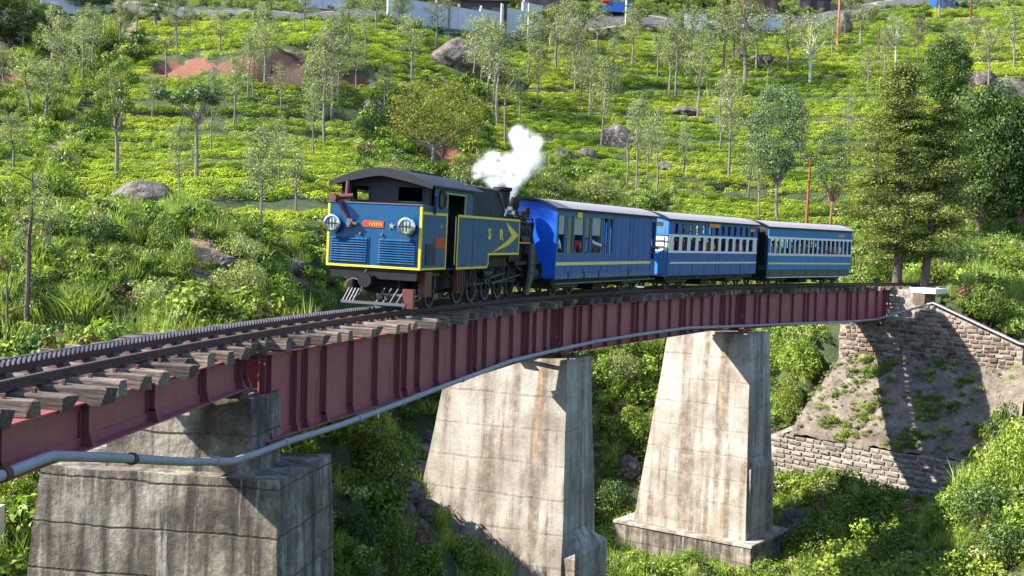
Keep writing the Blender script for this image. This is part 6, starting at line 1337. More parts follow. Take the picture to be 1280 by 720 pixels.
for x in (2.2, 3.9, 5.0, 6.2): mb.prism([(x - .35, .80), (x + .35, .80), (x + .2, .88), (x - .2, .88)], 'y', -.75, -.67); mb.box(x - .05, x + .05, -.74, -.68, .5, .95)
mb.build('spring_gear', GREYB, loco)
mb = MB(); mb.box(2.85, 3.45, -1.05, -.95, .36, .95); [mb.box(2.88 + .17 * k, 2.91 + .17 * k, -1.08, -1.05, .38, .93) for k in range(4)]; mb.build('cab_step', MRED, loco); MB().box(.55, 1.0, -1.12, -.95, .35, .95).build('sand_box', MRED, loco)
# rear buffer beam with cow catcher
mb = MB(); mb.box(.05, .15, -1.1, 1.1, .74, .98); mb.build('buffer_beam', BLACK, loco)
mb = MB(); mb.tube([(.05, 0, .72), (-.35, 0, .72)], .09, 12); mb.tube([(-.35, 0, .72), (-.42, 0, .72)], .17, 14); mb.tube([(-.05, .1, .95), (-.1, .16, .8), (-.06, .2, .66)], .035, 8); mb.build('buffer', BLACK, loco, smooth=True)
mb = MB()
mb.bar((-.28, -1.0, .19), (-.28, .62, .19), .09, .06); mb.bar((-.1, -1.05, .40), (-.1, -.35, .40), .05, .05)
for k in range(4): y = .60 - .085 * k; mb.bar((-.27, y, .2), (-.08, y - .07, .50), .024, .024)
for k in range(4): y = -.25 - .17 * k; mb.bar((-.27, y, .2), (-.06, y - .12, .54), .024, .024)
mb.build('cow_catcher', LGREY, loco)
mb = MB(); n = 20
for k in range(n):
    a0, a1 = pi * k / n * 1.6, pi * (k + 1) / n * 1.6; mb.bar((-.08, .42 + .21 * cos(a0), .52 + .21 * sin(a0)), (-.08, .42 + .21 * cos(a1), .52 + .21 * sin(a1)), .03, .03)
mb.build('brake_hose', LGREY, loco)
mb = MB(); mb.box(-.15, 0, -1.12, -.85, .10, .55); mb.build('sand_box', MRED, loco)

# ================================================================== COACHES
CF = [Frame(.351, 37.568, .459, -.049), Frame(5.272, 47.334, .580, -.098), Frame(11.335, 56.436, .697, -.147)]
CL = 9.49; CW = 1.1
def croof(y, e=2.84, h=.29, r=1.18): return e + h * (1 - abs(y / r) ** 2.2)
def coach(fr, lab, blue, endmat, holes_n, holes_f, z0=.58, end0=True):
    root = empty('railway_coach', (fr.X, fr.Y, fr.z), fr.rz, CANT); tag(root, lab, 'railway coach', 'blue coaches of the train')
    mb = MB(); wall_grid(mb, 0, CL, z0, 2.84, -CW, -CW + .05, holes_n); wall_grid(mb, 0, CL, z0, 2.84, CW - .05, CW, holes_f); mb.box(0, CL, -CW + .05, CW - .05, z0, z0 + .06)
    body = mb.build('body', blue, root)
    mb = MB(); mb.box(.03, CL - .03, -1.0, 1.0, z0 + .4, z0 + .44); [mb.box(x, x + .4, -1.0, 1.0, z0 + .06, z0 + .75) for x in np.arange(.8, CL - .6, 1.15)]; mb.build('bench', INT, root)
    for x0, em_ in ((0, endmat), (CL - .05, blue)):
        mb = MB(); ys = [-CW + .051 + 2 * (CW - .051) * i / 14 for i in range(15)]
        for a, b_ in zip(ys[:-1], ys[1:]): mb.hexa([(x0, a, z0), (x0 + .05, a, z0), (x0 + .05, b_, z0), (x0, b_, z0), (x0, a, croof(a) - .01), (x0 + .05, a, croof(a) - .01), (x0 + .05, b_, croof(b_) - .01), (x0, b_, croof(b_) - .01)])
        mb.build('end_wall', em_, root)
    mb = MB(); ys = [-1.18 + 2.36 * i / 18 for i in range(19)]
    for a, b_ in zip(ys[:-1], ys[1:]):
        za, zb_ = croof(a), croof(b_); mb.hexa([(-.16, a, za), (CL + .16, a, za), (CL + .16, b_, zb_), (-.16, b_, zb_), (-.16, a, za + .035), (CL + .16, a, za + .035), (CL + .16, b_, zb_ + .035), (-.16, b_, zb_ + .035)])
    rf_ = mb.build('roof', ROOFM, root, smooth=True)
    mb = MB()
    for a, b_ in zip(ys[:-1], ys[1:]): mb.hexa([(-.18, a, croof(a) - .03), (-.162, a, croof(a) - .03), (-.162, b_, croof(b_) - .03), (-.18, b_, croof(b_) - .03), (-.18, a, croof(a) + .038), (-.162, a, croof(a) + .038), (-.162, b_, croof(b_) + .038), (-.18, b_, croof(b_) + .038)])
    mb.box(-.16, CL + .16, -1.195, -1.181, 2.80, 2.87); mb.build('gutter', BLACK, rf_)
    mb = MB(); mb.box(.05, CL - .05, -.95, -.85, .40, z0); mb.box(.05, CL - .05, .85, .95, .40, z0); mb.box(0, CL, -.2, .2, .42, z0 - .01); [mb.box(x, x + .1, -.85, .85, .42, z0 - .01) for x in (.1, 3, 6, CL - .2)]; [mb.box(x, x + .9, -.7, .7, .12, .40) for x in (4.2,)]; mb.box(-.5, 0, -.12, .12, .45, .6); mb.box(CL, CL + .5, -.12, .12, .45, .6); mb.build('underframe', BLACK, root)
    for x in (1.0, 2.3, 7.2, 8.5):
        for y in (-.55, .55): wheel(.31, .1, 6, 'wheel', root, (x, y, .31), BLACK, GREYB)
    for xc in (1.65, 7.85):
        mb = MB(); [mb.box(xc - 1.0, xc + 1.0, y - .04, y + .04, .28, .44) for y in (-.72, .72)]; [mb.box(xc + d - .12, xc + d + .12, -.78, .78, .2, .38) for d in (-.65, .65)]; mb.build('bogie_frame', GREYB, root)
    return root, body
def battens(root, xs_, z0_, z1_, mat): mb = MB(); [mb.box(x - .012, x + .012, -CW - .006, -CW, z0_, z1_) for x in xs_]; mb.build('panel_joint', mat, root)
def stripe(root, z0_, z1_, mat, x0=.05, x1=CL - .05, name='stripe'): MB().box(x0, x1, -CW - .008, -CW, z0_, z1_).build(name, mat, root)
# --- first coach: tall windows on its left half, closed panels on the right
bays = [(.12, .62), (.84, 1.22), (1.36, 2.16), (2.34, 2.72), (2.92, 3.72), (3.98, 4.38), (4.56, 4.80)]
hn = [(a, b_, 1.44, 2.64) for a, b_ in bays]
c1, body1 = coach(CF[0], 'first blue coach behind the locomotive with a yellow stripe and tall shuttered windows', BLUE1, BRIGHT, hn + [(8.98, 9.40, 1.2, 2.64)], [(a, b_, 1.44, 2.64) for a, b_ in bays] + [(5.4, 6.4, 1.6, 2.6), (8.98, 9.40, 1.2, 2.64)])
for i, (a, b_) in enumerate(bays):
    fr = MB(); y0, y1 = -CW - .012, -CW + .02; fr.box(a - .035, a, y0, y1, 1.40, 2.68); fr.box(b_, b_ + .035, y0, y1, 1.40, 2.68); fr.box(a, b_, y0, y1, 1.40, 1.44); fr.box(a, b_, y0, y1, 2.64, 2.68); wn = fr.build('window', simple('teal_window_frame', (.05, .17, .20)) if i == 0 else bpy.data.materials['teal_window_frame'], c1)
    if i in (0, 2, 4): MB().box(a, b_, -CW + .022, -CW + .04, 2.03, 2.64).build('shutter', BEIGE, wn)
    elif i in (1,): MB().box(a, b_, -CW + .022, -CW + .035, 1.44, 2.64).build('curtain', simple('olive_curtain', (.22, .20, .08)), wn)
    elif i == 3: MB().box(a, b_, -CW + .022, -CW + .035, 1.95, 2.64).build('curtain', bpy.data.materials['olive_curtain'], wn)
stripe(c1, 1.03, 1.13, simple('pale_yellow_stripe', (.80, .78, .22)), .04, 8.95)
MB().box(.05, 9.0, -CW - .005, -CW, .60, .72).build('skirt_panel', paint('dull_grey_blue', (.07, .14, .22), .5, .5, (.12, .12, .12)), c1)
mb = MB(); [mb.box(x - .03, x + .03, -CW - .02, -CW - .005, .5, .82) for x in (1.05, 2.4, 3.7, 6.6)]; mb.build('hinge', BLACK, c1)
mb = MB(); mb.box(6.55, 6.58, -CW - .006, -CW, .74, 2.80); mb.box(6.9, 6.92, -CW - .006, -CW, .74, 2.80); mb.box(8.88, 8.90, -CW - .006, -CW, .74, 2.80); mb.box(4.92, 4.94, -CW - .006, -CW, 1.2, 2.80); mb.build('door_seam', BLACK, c1)
mb = MB(); mb.bar((0, -1.12, .44), (CL, -1.12, .44), .03, .04); mb.build('foot_bar', LGREY, c1)
MB().box(1.55, 1.95, -CW - .03, -CW - .013, 2.60, 2.78).build('yellow_plate', YEL, c1); MB().box(9.42, 10.35, -CW + .02, -CW + .06, 2.50, 2.68).build('end_sign', ORNG, c1)
battens(c1, [5.2, 5.75, 7.5, 8.1], .75, 2.78, BLUE1); battens(c1, [.75, 1.29, 2.25, 2.82, 3.85, 4.47], .74, 1.02, BLACK)
# --- second coach: upper lights and a white band of arched windows
ups = [(.55 + .68 * k, .83 + .68 * k) for k in range(13)]; lows = [(.45 + .80 * k, .97 + .80 * k) for k in range(11)]
h2 = [(a, b_, 2.30, 2.70) for a, b_ in ups] + [(a, b_, 1.60, 2.16) for a, b_ in lows]
c2, body2 = coach(CF[1], 'second blue coach with a white band of windows and small upper windows', BLUE1, simple('sunlit_blue_end', (.03, .23, .62)), h2, h2)  # end wall brighter than the sides, sunlight put into its colour
for a, b_ in lows:
    mb = MB(); y0, y1 = -CW - .014, -CW + .01; mb.box(a - .05, a, y0, y1, 1.60, 2.16); mb.box(b_, b_ + .05, y0, y1, 1.60, 2.16); mb.hexa([(a, y0, 2.08), (a + .08, y0, 2.16), (a + .08, y1, 2.16), (a, y1, 2.08), (a, y0, 2.165), (a + .081, y0, 2.166), (a + .081, y1, 2.166), (a, y1, 2.165)]); mb.build('window', WHITEB, c2)
stripe(c2, 1.51, 1.595, WHITEB, 0, CL, 'white_band'); stripe(c2, 2.165, 2.25, WHITEB, 0, CL, 'white_band'); stripe(c2, 1.06, 1.14, simple('pale_green_stripe', (.62, .72, .52)), .2, CL)
mb = MB(); x = 0.
prev = 0.
for a, b_ in lows + [(CL, CL)]:
    if a - .05 > prev + .02: mb.box(prev, a - .051, -CW - .007, -CW, 1.60, 2.16)
    prev = b_ + .051
mb.build('window_band', CREAM, c2)
MB().box(-.010, 0, -CW + .05, CW - .05, 1.56, 2.18).build('end_white_band', WHITEB, c2)
MB().box(3.85, 4.95, -CW - .05, -CW - .01, 2.62, 2.78).build('yellow_sign', ORNG, c2); MB().box(8.5, 9.0, -CW - .05, -CW - .01, 2.52, 2.66).build('orange_sign', ORNG, c2)
mb = MB(); mb.box(4.8, 4.83, -CW - .006, -CW, .6, 1.5); mb.box(5.15, 5.18, -CW - .006, -CW, .6, 1.5); mb.build('door_seam', BLACK, c2)
mb = MB(); mb.bar((-.28, -1.05, .6), (-.28, -1.05, 2.5), .035, .035); [mb.bar((-.28, -1.05, z), (-.28, .2, z), .03, .03) for z in (1.75, 2.0, 2.25, 2.5)]; mb.bar((-.28, -.9, 1.3), (-.05, -1.0, .6), .05, .04); mb.box(-.35, 0, -1.1, 1.1, .55, .60); mb.build('end_platform_rail', LGREY, c2)
battens(c2, [1.2, 2.4, 3.6, 6.4, 7.6, 8.8], .62, 1.05, BLACK)
# --- third coach: long open window band with thin posts
w3 = [(.24 + .515 * k, .24 + .515 * k + .37) for k in range(18)]
h3 = [(a, b_, 1.60, 2.30) for a, b_ in w3]
c3, body3 = coach(CF[2], 'last blue coach with an open cream framed window band and small orange sign', paint('deep_sky_blue_coach', (.012, .17, .42), .38, .3, (.05, .09, .13)), simple('shaded_dark_end', (.02, .022, .035)), h3, h3, z0=.80)  # near end wall coloured near-black for the shade in the gap
for a, b_ in w3:
    mb = MB(); y0, y1 = -CW - .014, -CW + .01; mb.box(a - .055, a, y0, y1, 1.56, 2.30); mb.box(b_, b_ + .055, y0, y1, 1.56, 2.30); mb.build('window', CREAM, c3)
stripe(c3, 1.49, 1.60, CREAM, 0, CL, 'window_sill'); stripe(c3, 2.30, 2.40, WHITEB, 0, CL, 'window_head'); stripe(c3, 1.07, 1.15, bpy.data.materials['pale_yellow_stripe'], .05, CL - .05)
mb = MB(); mb.box(.05, CL - .05, -1.06, -1.0, .48, .79); [mb.box(.3 + 1.3 * k, .36 + 1.3 * k, -1.08, -1.06, .5, .85) for k in range(7)]; mb.build('green_underframe', simple('dark_green_frame', (.05, .085, .055)), c3)
mb = MB(); mb.box(0, CL + .1, -1.2, -1.06, .42, .455); mb.build('footboard', WHITEB, c3)
mb = MB(); [mb.box(.1 + 1.33 * k, .12 + 1.33 * k, -CW - .006, -CW, .82, 1.5) for k in range(8)]; mb.build('door_seam', simple('brown_seam', (.16, .14, .10)), c3)
mb = MB(); mb.prism([(7.55, 2.56), (7.95, 2.66), (8.4, 2.66), (8.4, 2.50), (7.95, 2.50)], 'y', -CW - .02, -CW); mb.build('orange_sign', ORNG, c3)
MB().box(-.02, 0, -.9, .9, 1.0, 2.7).build('end_door', BLACK, c3)
# gap covers between second and third coach (dark bellows)
mb = MB(); [mb.box(CL + .05 + .13 * k, CL + .12 + .13 * k, -.75, .75, .7, 2.75) for k in range(9)]; mb.build('gangway_bellows', BLACK, c2)

# ================================================================== PEOPLE
SKIN = simple('brown_skin', (.20, .10, .06), .6); HAIR = simple('black_hair', (.012, .01, .01), .5)
CLOTH = {k: simple(k + '_cloth', v, .9) for k, v in dict(white=(.75, .74, .72), red=(.45, .03, .04), blue=(.06, .12, .35), yellow=(.6, .42, .06), magenta=(.45, .05, .22), khaki=(.3, .24, .14), grey=(.25, .25, .26), orange=(.6, .2, .04), dark=(.03, .03, .04)).items()}
def skin_mesh(nodes, edges, mat, name, parent, root=0, sub=1):
    me = bpy.data.meshes.new(name); me.from_pydata([n[0] for n in nodes], edges, []); o = link(bpy.data.objects.new(name, me), parent)
    md = o.modifiers.new('skin', 'SKIN'); 
    for i, n in enumerate(nodes):
        r = n[1] if isinstance(n[1], tuple) else (n[1], n[1]); me.skin_vertices[0].data[i].radius = r; me.skin_vertices[0].data[i].use_root = (i == root)
    s = o.modifiers.new('sub', 'SUBSURF'); s.levels = s.render_levels = sub; me.materials.append(mat); return o
def person(loc, rz, lab, cloth, seated=True, arm_out=False, hat=None, group='passengers in the coaches', lower='dark', scale=1.0):
    """figure faces local +x; origin at the seat (seated) or between the feet (standing)"""
    root = empty('person', tuple(loc), rz); root.scale = (scale,) * 3; tag(root, lab, 'person', group)
    h0 = .0 if seated else .88      # pelvis height
    P = Vector((0, 0, h0 + .08)); ch = P + Vector((.02, 0, .34)); nk = P + Vector((.02, 0, .52)); hd = P + Vector((.045, 0, .66)); tp_ = P + Vector((.03, 0, .76))
    sh = [ch + Vector((0, s * .17, .10)) for s in (-1, 1)]
    el = [sh[0] + ((Vector((.22, -.10, -.14))) if arm_out else Vector((.05, -.05, -.27))), sh[1] + Vector((.06, .05, -.27))]
    wr = [el[0] + (Vector((.10, -.24, -.03)) if arm_out else Vector((.2, .03, -.08))), el[1] + Vector((.2, -.04, -.06))]
    hp = [P + Vector((0, s * .09, -.03)) for s in (-1, 1)]
    if seated: kn = [h + Vector((.42, 0, .02)) for h in hp]; ak = [k + Vector((.02, 0, -.42)) for k in kn]
    else: kn = [h + Vector((.03, 0, -.42)) for h in hp]; ak = [k + Vector((-.03, 0, -.42)) for k in kn]
    ft = [a + Vector((.15, 0, -.05)) for a in ak]
    nodes = [(P, (.13, .10)), (ch, (.14, .10)), (nk, .052), (hd, (.078, .09)), (tp_, (.06, .07))]; E = [(0, 1), (1, 2), (2, 3), (3, 4)]
    for s in (0, 1):
        b_ = len(nodes); nodes += [(sh[s], .058), (el[s], .042), (wr[s], .03), (wr[s] + (wr[s] - el[s]).normalized() * .08, .032)]; E += [(1, b_), (b_, b_ + 1), (b_ + 1, b_ + 2), (b_ + 2, b_ + 3)]
        hb = wr[s] + (wr[s] - el[s]).normalized() * .085; d = (wr[s] - el[s]).normalized()
        for f_ in range(5):
            q = len(nodes); off = Vector((0, 0, .028 - .018 * f_)) if f_ < 4 else Vector((0, .03, .02)); nodes += [(hb + off + d * (.05 + .01 * (f_ in (1, 2))), .009), (hb + off + d * (.085 if f_ < 4 else .05) + Vector((0, 0, -.015)), .008)]; E += [(b_ + 3, q), (q, q + 1)]
        b_ = len(nodes); nodes += [(hp[s], .085), (kn[s], .058), (ak[s], .04), (ft[s], .035)]; E += [(0, b_), (b_, b_ + 1), (b_ + 1, b_ + 2), (b_ + 2, b_ + 3)]
    skin_mesh(nodes, E, SKIN, 'body', root)
    nodes = [(P + Vector((0, 0, -.04)), (.155, .125)), (P + Vector((0, 0, .16)), (.15, .12)), (ch + Vector((0, 0, .02)), (.165, .122)), (ch + Vector((0, 0, .12)), (.10, .085))]; E = [(0, 1), (1, 2), (2, 3)]
    for s in (0, 1): b_ = len(nodes); nodes += [(sh[s], .075), (sh[s].lerp(el[s], .55), .062), (el[s] if not arm_out or s else wr[s].lerp(el[s], .3), .052)]; E += [(2, b_), (b_, b_ + 1), (b_ + 1, b_ + 2)]
    skin_mesh(nodes, E, CLOTH[cloth], 'shirt', root)
    nodes = [(P + Vector((0, 0, -.03)), (.15, .125))]; E = []
    for s in (0, 1): b_ = len(nodes); nodes += [(hp[s], .105), (kn[s], .076), (ak[s] + Vector((0, 0, .03)), .06)]; E += [(0, b_), (b_, b_ + 1), (b_ + 1, b_ + 2)]
    skin_mesh(nodes, E, CLOTH[lower], 'trousers', root)
    bm = bmesh.new(); bmesh.ops.create_icosphere(bm, subdivisions=2, radius=.115); 
    for v in list(bm.verts):
        if v.co.z < -.02 and v.co.x > -.02: bm.verts.remove(v)
    for v in bm.verts: v.co = Vector((v.co.x * .95 - .015, v.co.y * .8, v.co.z * .95)) + hd + Vector((-.01, 0, .05))
    me = bpy.data.meshes.new('hair'); bm.to_mesh(me); bm.free(); me.materials.append(HAIR if not hat else CLOTH[hat]); link(bpy.data.objects.new('hair' if not hat else 'cap', me), root)
    fc = MB(); c = hd + Vector((.085, 0, .02)); fc.add([c + Vector((.0, -.012, .02)), c + Vector((0, .012, .02)), c + Vector((.022, 0, -.015)), c + Vector((0, -.016, -.022)), c + Vector((0, .016, -.022))], [(0, 1, 2), (0, 2, 3), (1, 4, 2), (3, 2, 4)]); fc.build('nose', SKIN, root)
    ey = MB(); [ey.box(c.x - .006, c.x + .002, s * .032 - .01, s * .032 + .01, c.z + .02, c.z + .032) for s in (-1, 1)]; ey.box(c.x - .01, c.x - .0, -.02, .02, c.z - .045, c.z - .037); ey.build('eyes_and_mouth', HAIR, root)
    return root
random.seed(30)
def at_coach(ci, x, y, z): fr = CF[ci]; v = Matrix.Rotation(CANT, 3, 'X') @ Vector((x, y, z)); return fr.w(v.x, -v.y, v.z)
def rzc(ci, a): return CF[ci].rz + a
seat = 1.30
person(at_coach(0, .45, -.80, seat), rzc(0, -.15), 'passenger in a white shirt at the first window of the first coach', 'white')
person(at_coach(0, 1.9, -.85, seat - .02), rzc(0, .1), 'passenger in a red top at the wide window left of the white-sleeved one', 'red')
person(at_coach(0, 3.15, -.84, seat + .02), rzc(0, .0), 'passenger with a white sleeve resting an arm on the window ledge of the first coach', 'white', arm_out=True)
person(at_coach(0, 4.2, -.80, seat - .05), rzc(0, 3.1), 'passenger in yellow half hidden by the last window of the first coach', 'khaki')
person(at_coach(0, 9.2, -.92, .60), rzc(0, -1.4), 'guard in white shirt and cap standing in the end doorway of the first coach', 'white', seated=False, hat='white', group=None, lower='dark')
cols = ['khaki', 'red', 'orange', 'blue', 'red', 'yellow', 'red', 'dark', 'magenta', 'orange', 'red']
ordn = ['first', 'second', 'third', 'fourth', 'fifth', 'sixth', 'seventh', 'eighth', 'ninth', 'tenth', 'eleventh', 'twelfth', 'thirteenth', 'fourteenth', 'fifteenth', 'sixteenth']
for k, cc in enumerate(cols): person(at_coach(1, .71 + .8 * k, -.80, 1.42 + random.gauss(0, .03)), rzc(1, (0 if k % 2 else pi) + random.uniform(-.12, .12)), 'passenger in %s at the %s white-framed window of the second coach' % (cc, ordn[k]), cc)
cols = ['red', 'white', 'khaki', 'dark', 'yellow', 'orange', 'grey', 'magenta', 'dark', 'red', 'blue', 'khaki', 'white', 'yellow']
for k, cc in enumerate(cols): person(at_coach(2, .55 + .63 * k, -.74 - (.12 if k in (9, 12) else 0), 1.36 + random.gauss(0, .04)), rzc(2, (0 if k % 2 else pi) + random.uniform(-.12, .12)), 'passenger in %s, %s from the left in the open windows of the last coach' % (cc, ordn[k]), cc, arm_out=k == 9)
lv = Matrix.Rotation(CANT, 3, 'X') @ Vector((2.55, -.72, 1.02)); person(LF.w(lv.x, -lv.y, lv.z), LF.rz - .6, 'locomotive driver in dark clothes standing in the cab doorway', 'dark', seated=False, group=None)
person(at_coach(2, CL + .28, -.6, .62), rzc(2, -.6), 'guard standing on the rear platform at the very end of the train', 'grey', seated=False, group=None)
MB().box(CL, CL + .7, -1.0, 1.0, .52, .60).build('rear_platform', BLACK, c3)
mb = MB(); [mb.bar((CL + .66, y, .6), (CL + .66, y, 1.55), .03, .03) for y in (-1, -.5, 0, .5, 1)]; mb.bar((CL + .66, -1, 1.55), (CL + .66, 1, 1.55), .04, .04); mb.build('platform_rail', BLACK, c3)

# ================================================================== STEAM
PUFFS = [(10.4, -.08, 3.12, .20), (10.4, -.06, 3.36, .32), (10.4, -.12, 3.68, .48), (10.4, -.34, 4.05, .62), (10.4, -.62, 4.38, .66), (10.4, -.42, 4.85, .50), (10.4, -.75, 4.72, .48), (10.4, .12, 4.15, .46), (10.4, .45, 3.95, .50), (10.4, .82, 4.05, .42), (10.4, .50, 3.6, .40), (10.4, .62, 4.35, .36), (10.4, 1.0, 3.9, .34), (10.4, -.2, 5.15, .34)]
bm = bmesh.new()
for x, y, z, r in PUFFS: bmesh.ops.create_icosphere(bm, subdivisions=2, radius=r * 1.15, matrix=Matrix.Translation((x, y, z)))
me = bpy.data.meshes.new('steam_plume'); bm.to_mesh(me); bm.free()
st = link(bpy.data.objects.new('steam_plume', me)); st.location = (LF.X, LF.Y, 0); st.rotation_euler = (0, 0, LF.rz)
md = st.modifiers.new('join', 'REMESH'); md.mode = 'VOXEL'; md.voxel_size = .08
sm = bpy.data.materials.new('white_steam'); sm.use_nodes = True; t = sm.node_tree; t.nodes.remove(t.nodes['Principled BSDF']); pv = N(t, 'ShaderNodeVolumePrincipled'); pv.inputs['Color'].default_value = (.99, .99, .995, 1); pv.inputs['Anisotropy'].default_value = .1
v = coords(t); acc = None
def M2(op, a, b_):
    q = N(t, 'ShaderNodeMath', operation=op)
    for i, w_ in enumerate((a, b_)):
        if isinstance(w_, (int, float)): q.inputs[i].default_value = w_
        else: t.links.new(w_, q.inputs[i])
    return q.outputs[0]
n0 = N(t, 'ShaderNodeTexNoise'); n0.inputs['Scale'].default_value = 2.2; n0.inputs['Detail'].default_value = 4; t.links.new(v, n0.inputs['Vector'])
dsp = N(t, 'ShaderNodeVectorMath', operation='MULTIPLY_ADD'); t.links.new(n0.outputs['Color'], dsp.inputs[0]); dsp.inputs[1].default_value = (.5, .5, .5); t.links.new(v, dsp.inputs[2])
sb = N(t, 'ShaderNodeVectorMath', operation='SUBTRACT'); t.links.new(dsp.outputs[0], sb.inputs[0]); sb.inputs[1].default_value = (.25, .25, .25)
for x, y, z, r in PUFFS:
    dn = N(t, 'ShaderNodeVectorMath', operation='DISTANCE'); t.links.new(sb.outputs[0], dn.inputs[0]); dn.inputs[1].default_value = (x, y, z)
    f = M2('SUBTRACT', 1.0, M2('DIVIDE', dn.outputs['Value'], r)); acc = f if acc is None else M2('MAXIMUM', acc, f)
d_ = ramp(t, acc, [(.0, g3(0)), (.18, g3(.07)), (.55, g3(1))]); n1 = noise(t, v, 3.5, 4, .6); d2_ = M2('MULTIPLY', d_, ramp(t, n1, [(.36, g3(.05)), (.62, g3(1))])); mm = M2('MULTIPLY', d2_, 5.0); t.links.new(mm, pv.inputs['Density']); t.links.new(pv.outputs[0], t.nodes['Material Output'].inputs['Volume'])
me.materials.append(sm); tag(st, 'white plume of steam rising from the locomotive chimney', 'steam', kind='stuff')

# ================================================================== TOP ROAD, WALLS, VEHICLES, POLES
def wall_run(pts, h, lab, mat, thick=.35, cap=True, y_off=0):
    a, b_ = Vector(pts[0]), Vector(pts[-1]); root = empty('roadside_wall', (a.x, a.y, hz(a.x, a.y)), 0); tag(root, lab, 'wall'); L = (b_ - a).length; n = max(2, int(L / 3.2))
    for k in range(n):
        p = a.lerp(b_, k / n); q = a.lerp(b_, (k + .985) / n); zp = min(hz(p.x, p.y), hz(q.x, q.y)) - .6; zt = max(hz(p.x, p.y), hz(q.x, q.y)) + h + random.gauss(0, .08); d = (q - p).normalized(); nn = Vector((-d.y, d.x)) * thick
        o = Vector((a.x, a.y, hz(a.x, a.y))); P = [(p.x, p.y), (q.x, q.y), (q.x + nn.x, q.y + nn.y), (p.x + nn.x, p.y + nn.y)]
        m_ = MB().hexa([Vector((x, y, zp)) - o for x, y in P] + [Vector((x, y, zt)) - o for x, y in P]); w_ = m_.build('wall_panel', mat, root)
        if cap: MB().box(p.x - o.x - .12, p.x - o.x + .18, p.y - o.y - .08, p.y - o.y + .3, zt - o.z - .05, zt - o.z + .38).build('post', WHITEP, root)
random.seed(17)
PALE = paint('whitewashed_wall', (.52, .53, .58), .85, .45, (.24, .22, .22), scale=.8)
wall_run([(-27.9, 148.6), (-22.2, 150.2)], 2.2, 'short white wall at the left end of the upper road', PALE)
wall_run([(-16.8, 149.6), (3.3, 165.3)], 3.0, 'long white wall with small posts along the upper road', PALE)
wall_run([(24., 170.8), (27.2, 170.8)], 2.3, 'small blank white wall among the trees at the top', PALE, cap=False)
wall_run([(33., 172.6), (39.6, 174.2)], 2.3, 'white wall with a reddish panel at the top right', PALE, cap=False)
wall_run([(-57.8, 141.5), (-50.5, 145.0)], 2.2, 'grey wall piece in the top left corner behind trees', PALE, cap=False)
MB().box(36.2, 36.9, 172.9, 173.1, hz(36.5, 173), hz(36.5, 173) + 2.1).build('brick_panel', RUST, bpy.data.objects['roadside_wall.003'])
sh_m = paint('dark_shop_front', (.035, .03, .035), .8, .4, (.1, .07, .05))
def shed(x, y, w, h, lab, wallm, roofm, d=3.):
    z = hz(x, y); root = empty('roadside_shed', (x, y, z), 0); tag(root, lab, 'shed'); mb = MB(); mb.box(-w / 2, w / 2, 0, d, -.5, h); mb.build('wall', wallm, root)
    mb = MB(); mb.hexa([(-w / 2 - .3, -.5, h), (w / 2 + .3, -.5, h), (w / 2 + .3, d + .3, h + .35), (-w / 2 - .3, d + .3, h + .35), (-w / 2 - .3, -.5, h + .1), (w / 2 + .3, -.5, h + .1), (w / 2 + .3, d + .3, h + .45), (-w / 2 - .3, d + .3, h + .45)]); mb.build('roof', roofm, root)
    for k in range(3): MB().box(-w / 2 + (k + .25) * w / 3, -w / 2 + (k + .75) * w / 3, -.03, 0, 0, h * .75).build('door', simple('shed_door', (.12, .08, .07)), root)
shed(-6., 161., 8.5, 3.2, 'long dark shed behind the left part of the white wall', sh_m, sh_m); shed(3.5, 171., 7., 3.0, 'brown shed behind the right end of the white wall', paint('brown_shed', (.10, .07, .06), .9, .4), sh_m)
shed(36.6, 178.5, 5.2, 3.4, 'small shed with orange and yellow roof above the right wall', RUST, ORNG)
shed(47., 184., 6.5, 2.0, 'low shelter under a bright blue tarpaulin at the top right', sh_m, simple('blue_tarpaulin', (.02, .17, .42), .6)); shed(65.5, 181., 3., 2.6, 'tiny shelter with blue sheets at the far right of the road', BRIGHT, BRIGHT)
# blue lorry
bx, by = 14.5, 175.0; bz = hz(bx, by); car = empty('blue_van', (bx, by, bz), .05); tag(car, 'small blue van with red cab trim parked on the upper road', 'van')
mb = MB(); mb.prism([(-2.2, .4), (2.3, .4), (2.3, 1.9), (-1.2, 1.9), (-1.7, 1.3), (-2.2, 1.2)], 'y', -.85, .85); mb.build('body', simple('van_blue', (.02, .09, .45), .35), car); MB().box(-1.6, -.9, -.87, .87, 1.3, 1.8).build('window', simple('dark_glass2', (.02, .02, .03), .1), car)
MB().box(-2.28, -1.3, -.8, .8, 1.9, 2.15).build('roof_rack', REDP, car)
for x in (-1.4, 1.5):
    for y in (-.82, .82): wheel(.33, .18, 5, 'wheel', car, (x, y, .33))
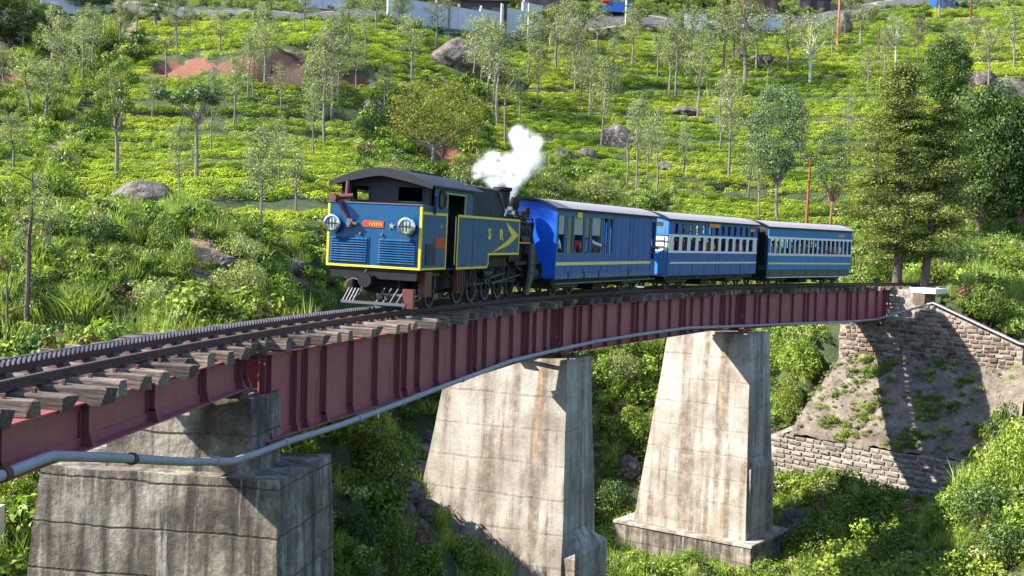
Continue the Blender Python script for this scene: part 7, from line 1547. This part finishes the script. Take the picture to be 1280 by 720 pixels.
# poles
def pole(x, y, h, r, mat, lab, arms=0, base=None, lean=.0):
    z = hz(x, y); root = empty('utility_pole', (x, y, z)); tag(root, lab, 'pole'); mb = MB(); mb.tube([(0, 0, -.4), (lean * h, 0, h)], [r, r * .7], 8); mb.build('shaft', mat, root, smooth=True)
    for k in range(arms):
        zz = h - .15 - .42 * k; MB().bar((lean * h - .55, 0, zz), (lean * h + .55, 0, zz), .09, .09).build('cross_arm', RUST, root)
        for d_ in (-.48, -.2, .2, .48): MB().tube([(lean * h + d_, 0, zz + .04), (lean * h + d_, 0, zz + .2)], .05, 8).build('insulator', simple('dark_insulator', (.06, .04, .04)) if 'dark_insulator' not in bpy.data.materials else bpy.data.materials['dark_insulator'], root)
pole(25.8, 103., 6.3, .13, paint('rusty_pole_paint', (.30, .09, .045), .8, .4), 'rusty red utility pole with cross arms behind the third coach', 2, lean=.03)
pole(44.9, 165.5, 6.6, .2, paint('orange_pole_paint', (.50, .17, .06), .8, .4), 'orange banded pole standing beside a grey rock at the top right', 0, lean=.01); pole(49.5, 161.6, 3.4, .13, RUST, 'short rusty stump of a pole in the bright tea'); pole(15.5, 171.4, 5.2, .16, WHITEP, 'white pole in front of the blue van'); pole(66.1, 172.3, 3.6, .2, RUST, 'rusty post beside the blue sheets at the top right')
pole(-2.5, 158.5, 5., .14, WHITEP, 'white roadside post behind the long white wall'); pole(1.2, 160.5, 5., .14, WHITEP, 'second white roadside post near the right end of the long wall')
# little concrete post at the lower left edge
x, y = -9.35, 21.1; z = hz(x, y); o = MB().box(-.14, .14, -.1, .1, -.6, 1.15).build('concrete_post', WHITEP); o.location = (x, y, z); tag(o, 'small pale concrete marker post in the lower left corner', 'post')
# upper road surface
mb = MB(); R_ = [Vector(p) for p in ROAD]; 
for a, b_ in zip(R_[:-1], R_[1:]):
    n = 8; d = (b_ - a).normalized(); nn = Vector((-d.y, d.x)) * 2.0
    for k in range(n):
        p, q = a.lerp(b_, k / n), a.lerp(b_, (k + 1) / n); e_ = lambda w_: (w_.x, w_.y, hz(w_.x, w_.y) + .10); mb.add([e_(p - nn), e_(q - nn), e_(q), e_(p), e_(q + nn), e_(p + nn)], [(0, 1, 2, 3), (3, 2, 4, 5)])
rd, t, b = new_mat('old_asphalt'); n1 = noise(t, coords(t), 2, 5); t.links.new(ramp(t, n1, [(.3, (.04, .04, .042)), (.7, (.085, .08, .08))]), b.inputs['Base Color']); b.inputs['Roughness'].default_value = .9
tag(mb.build('road', rd), 'asphalt road along the top of the tea slope', 'road', kind='structure')
print('objects', len(bpy.data.objects))
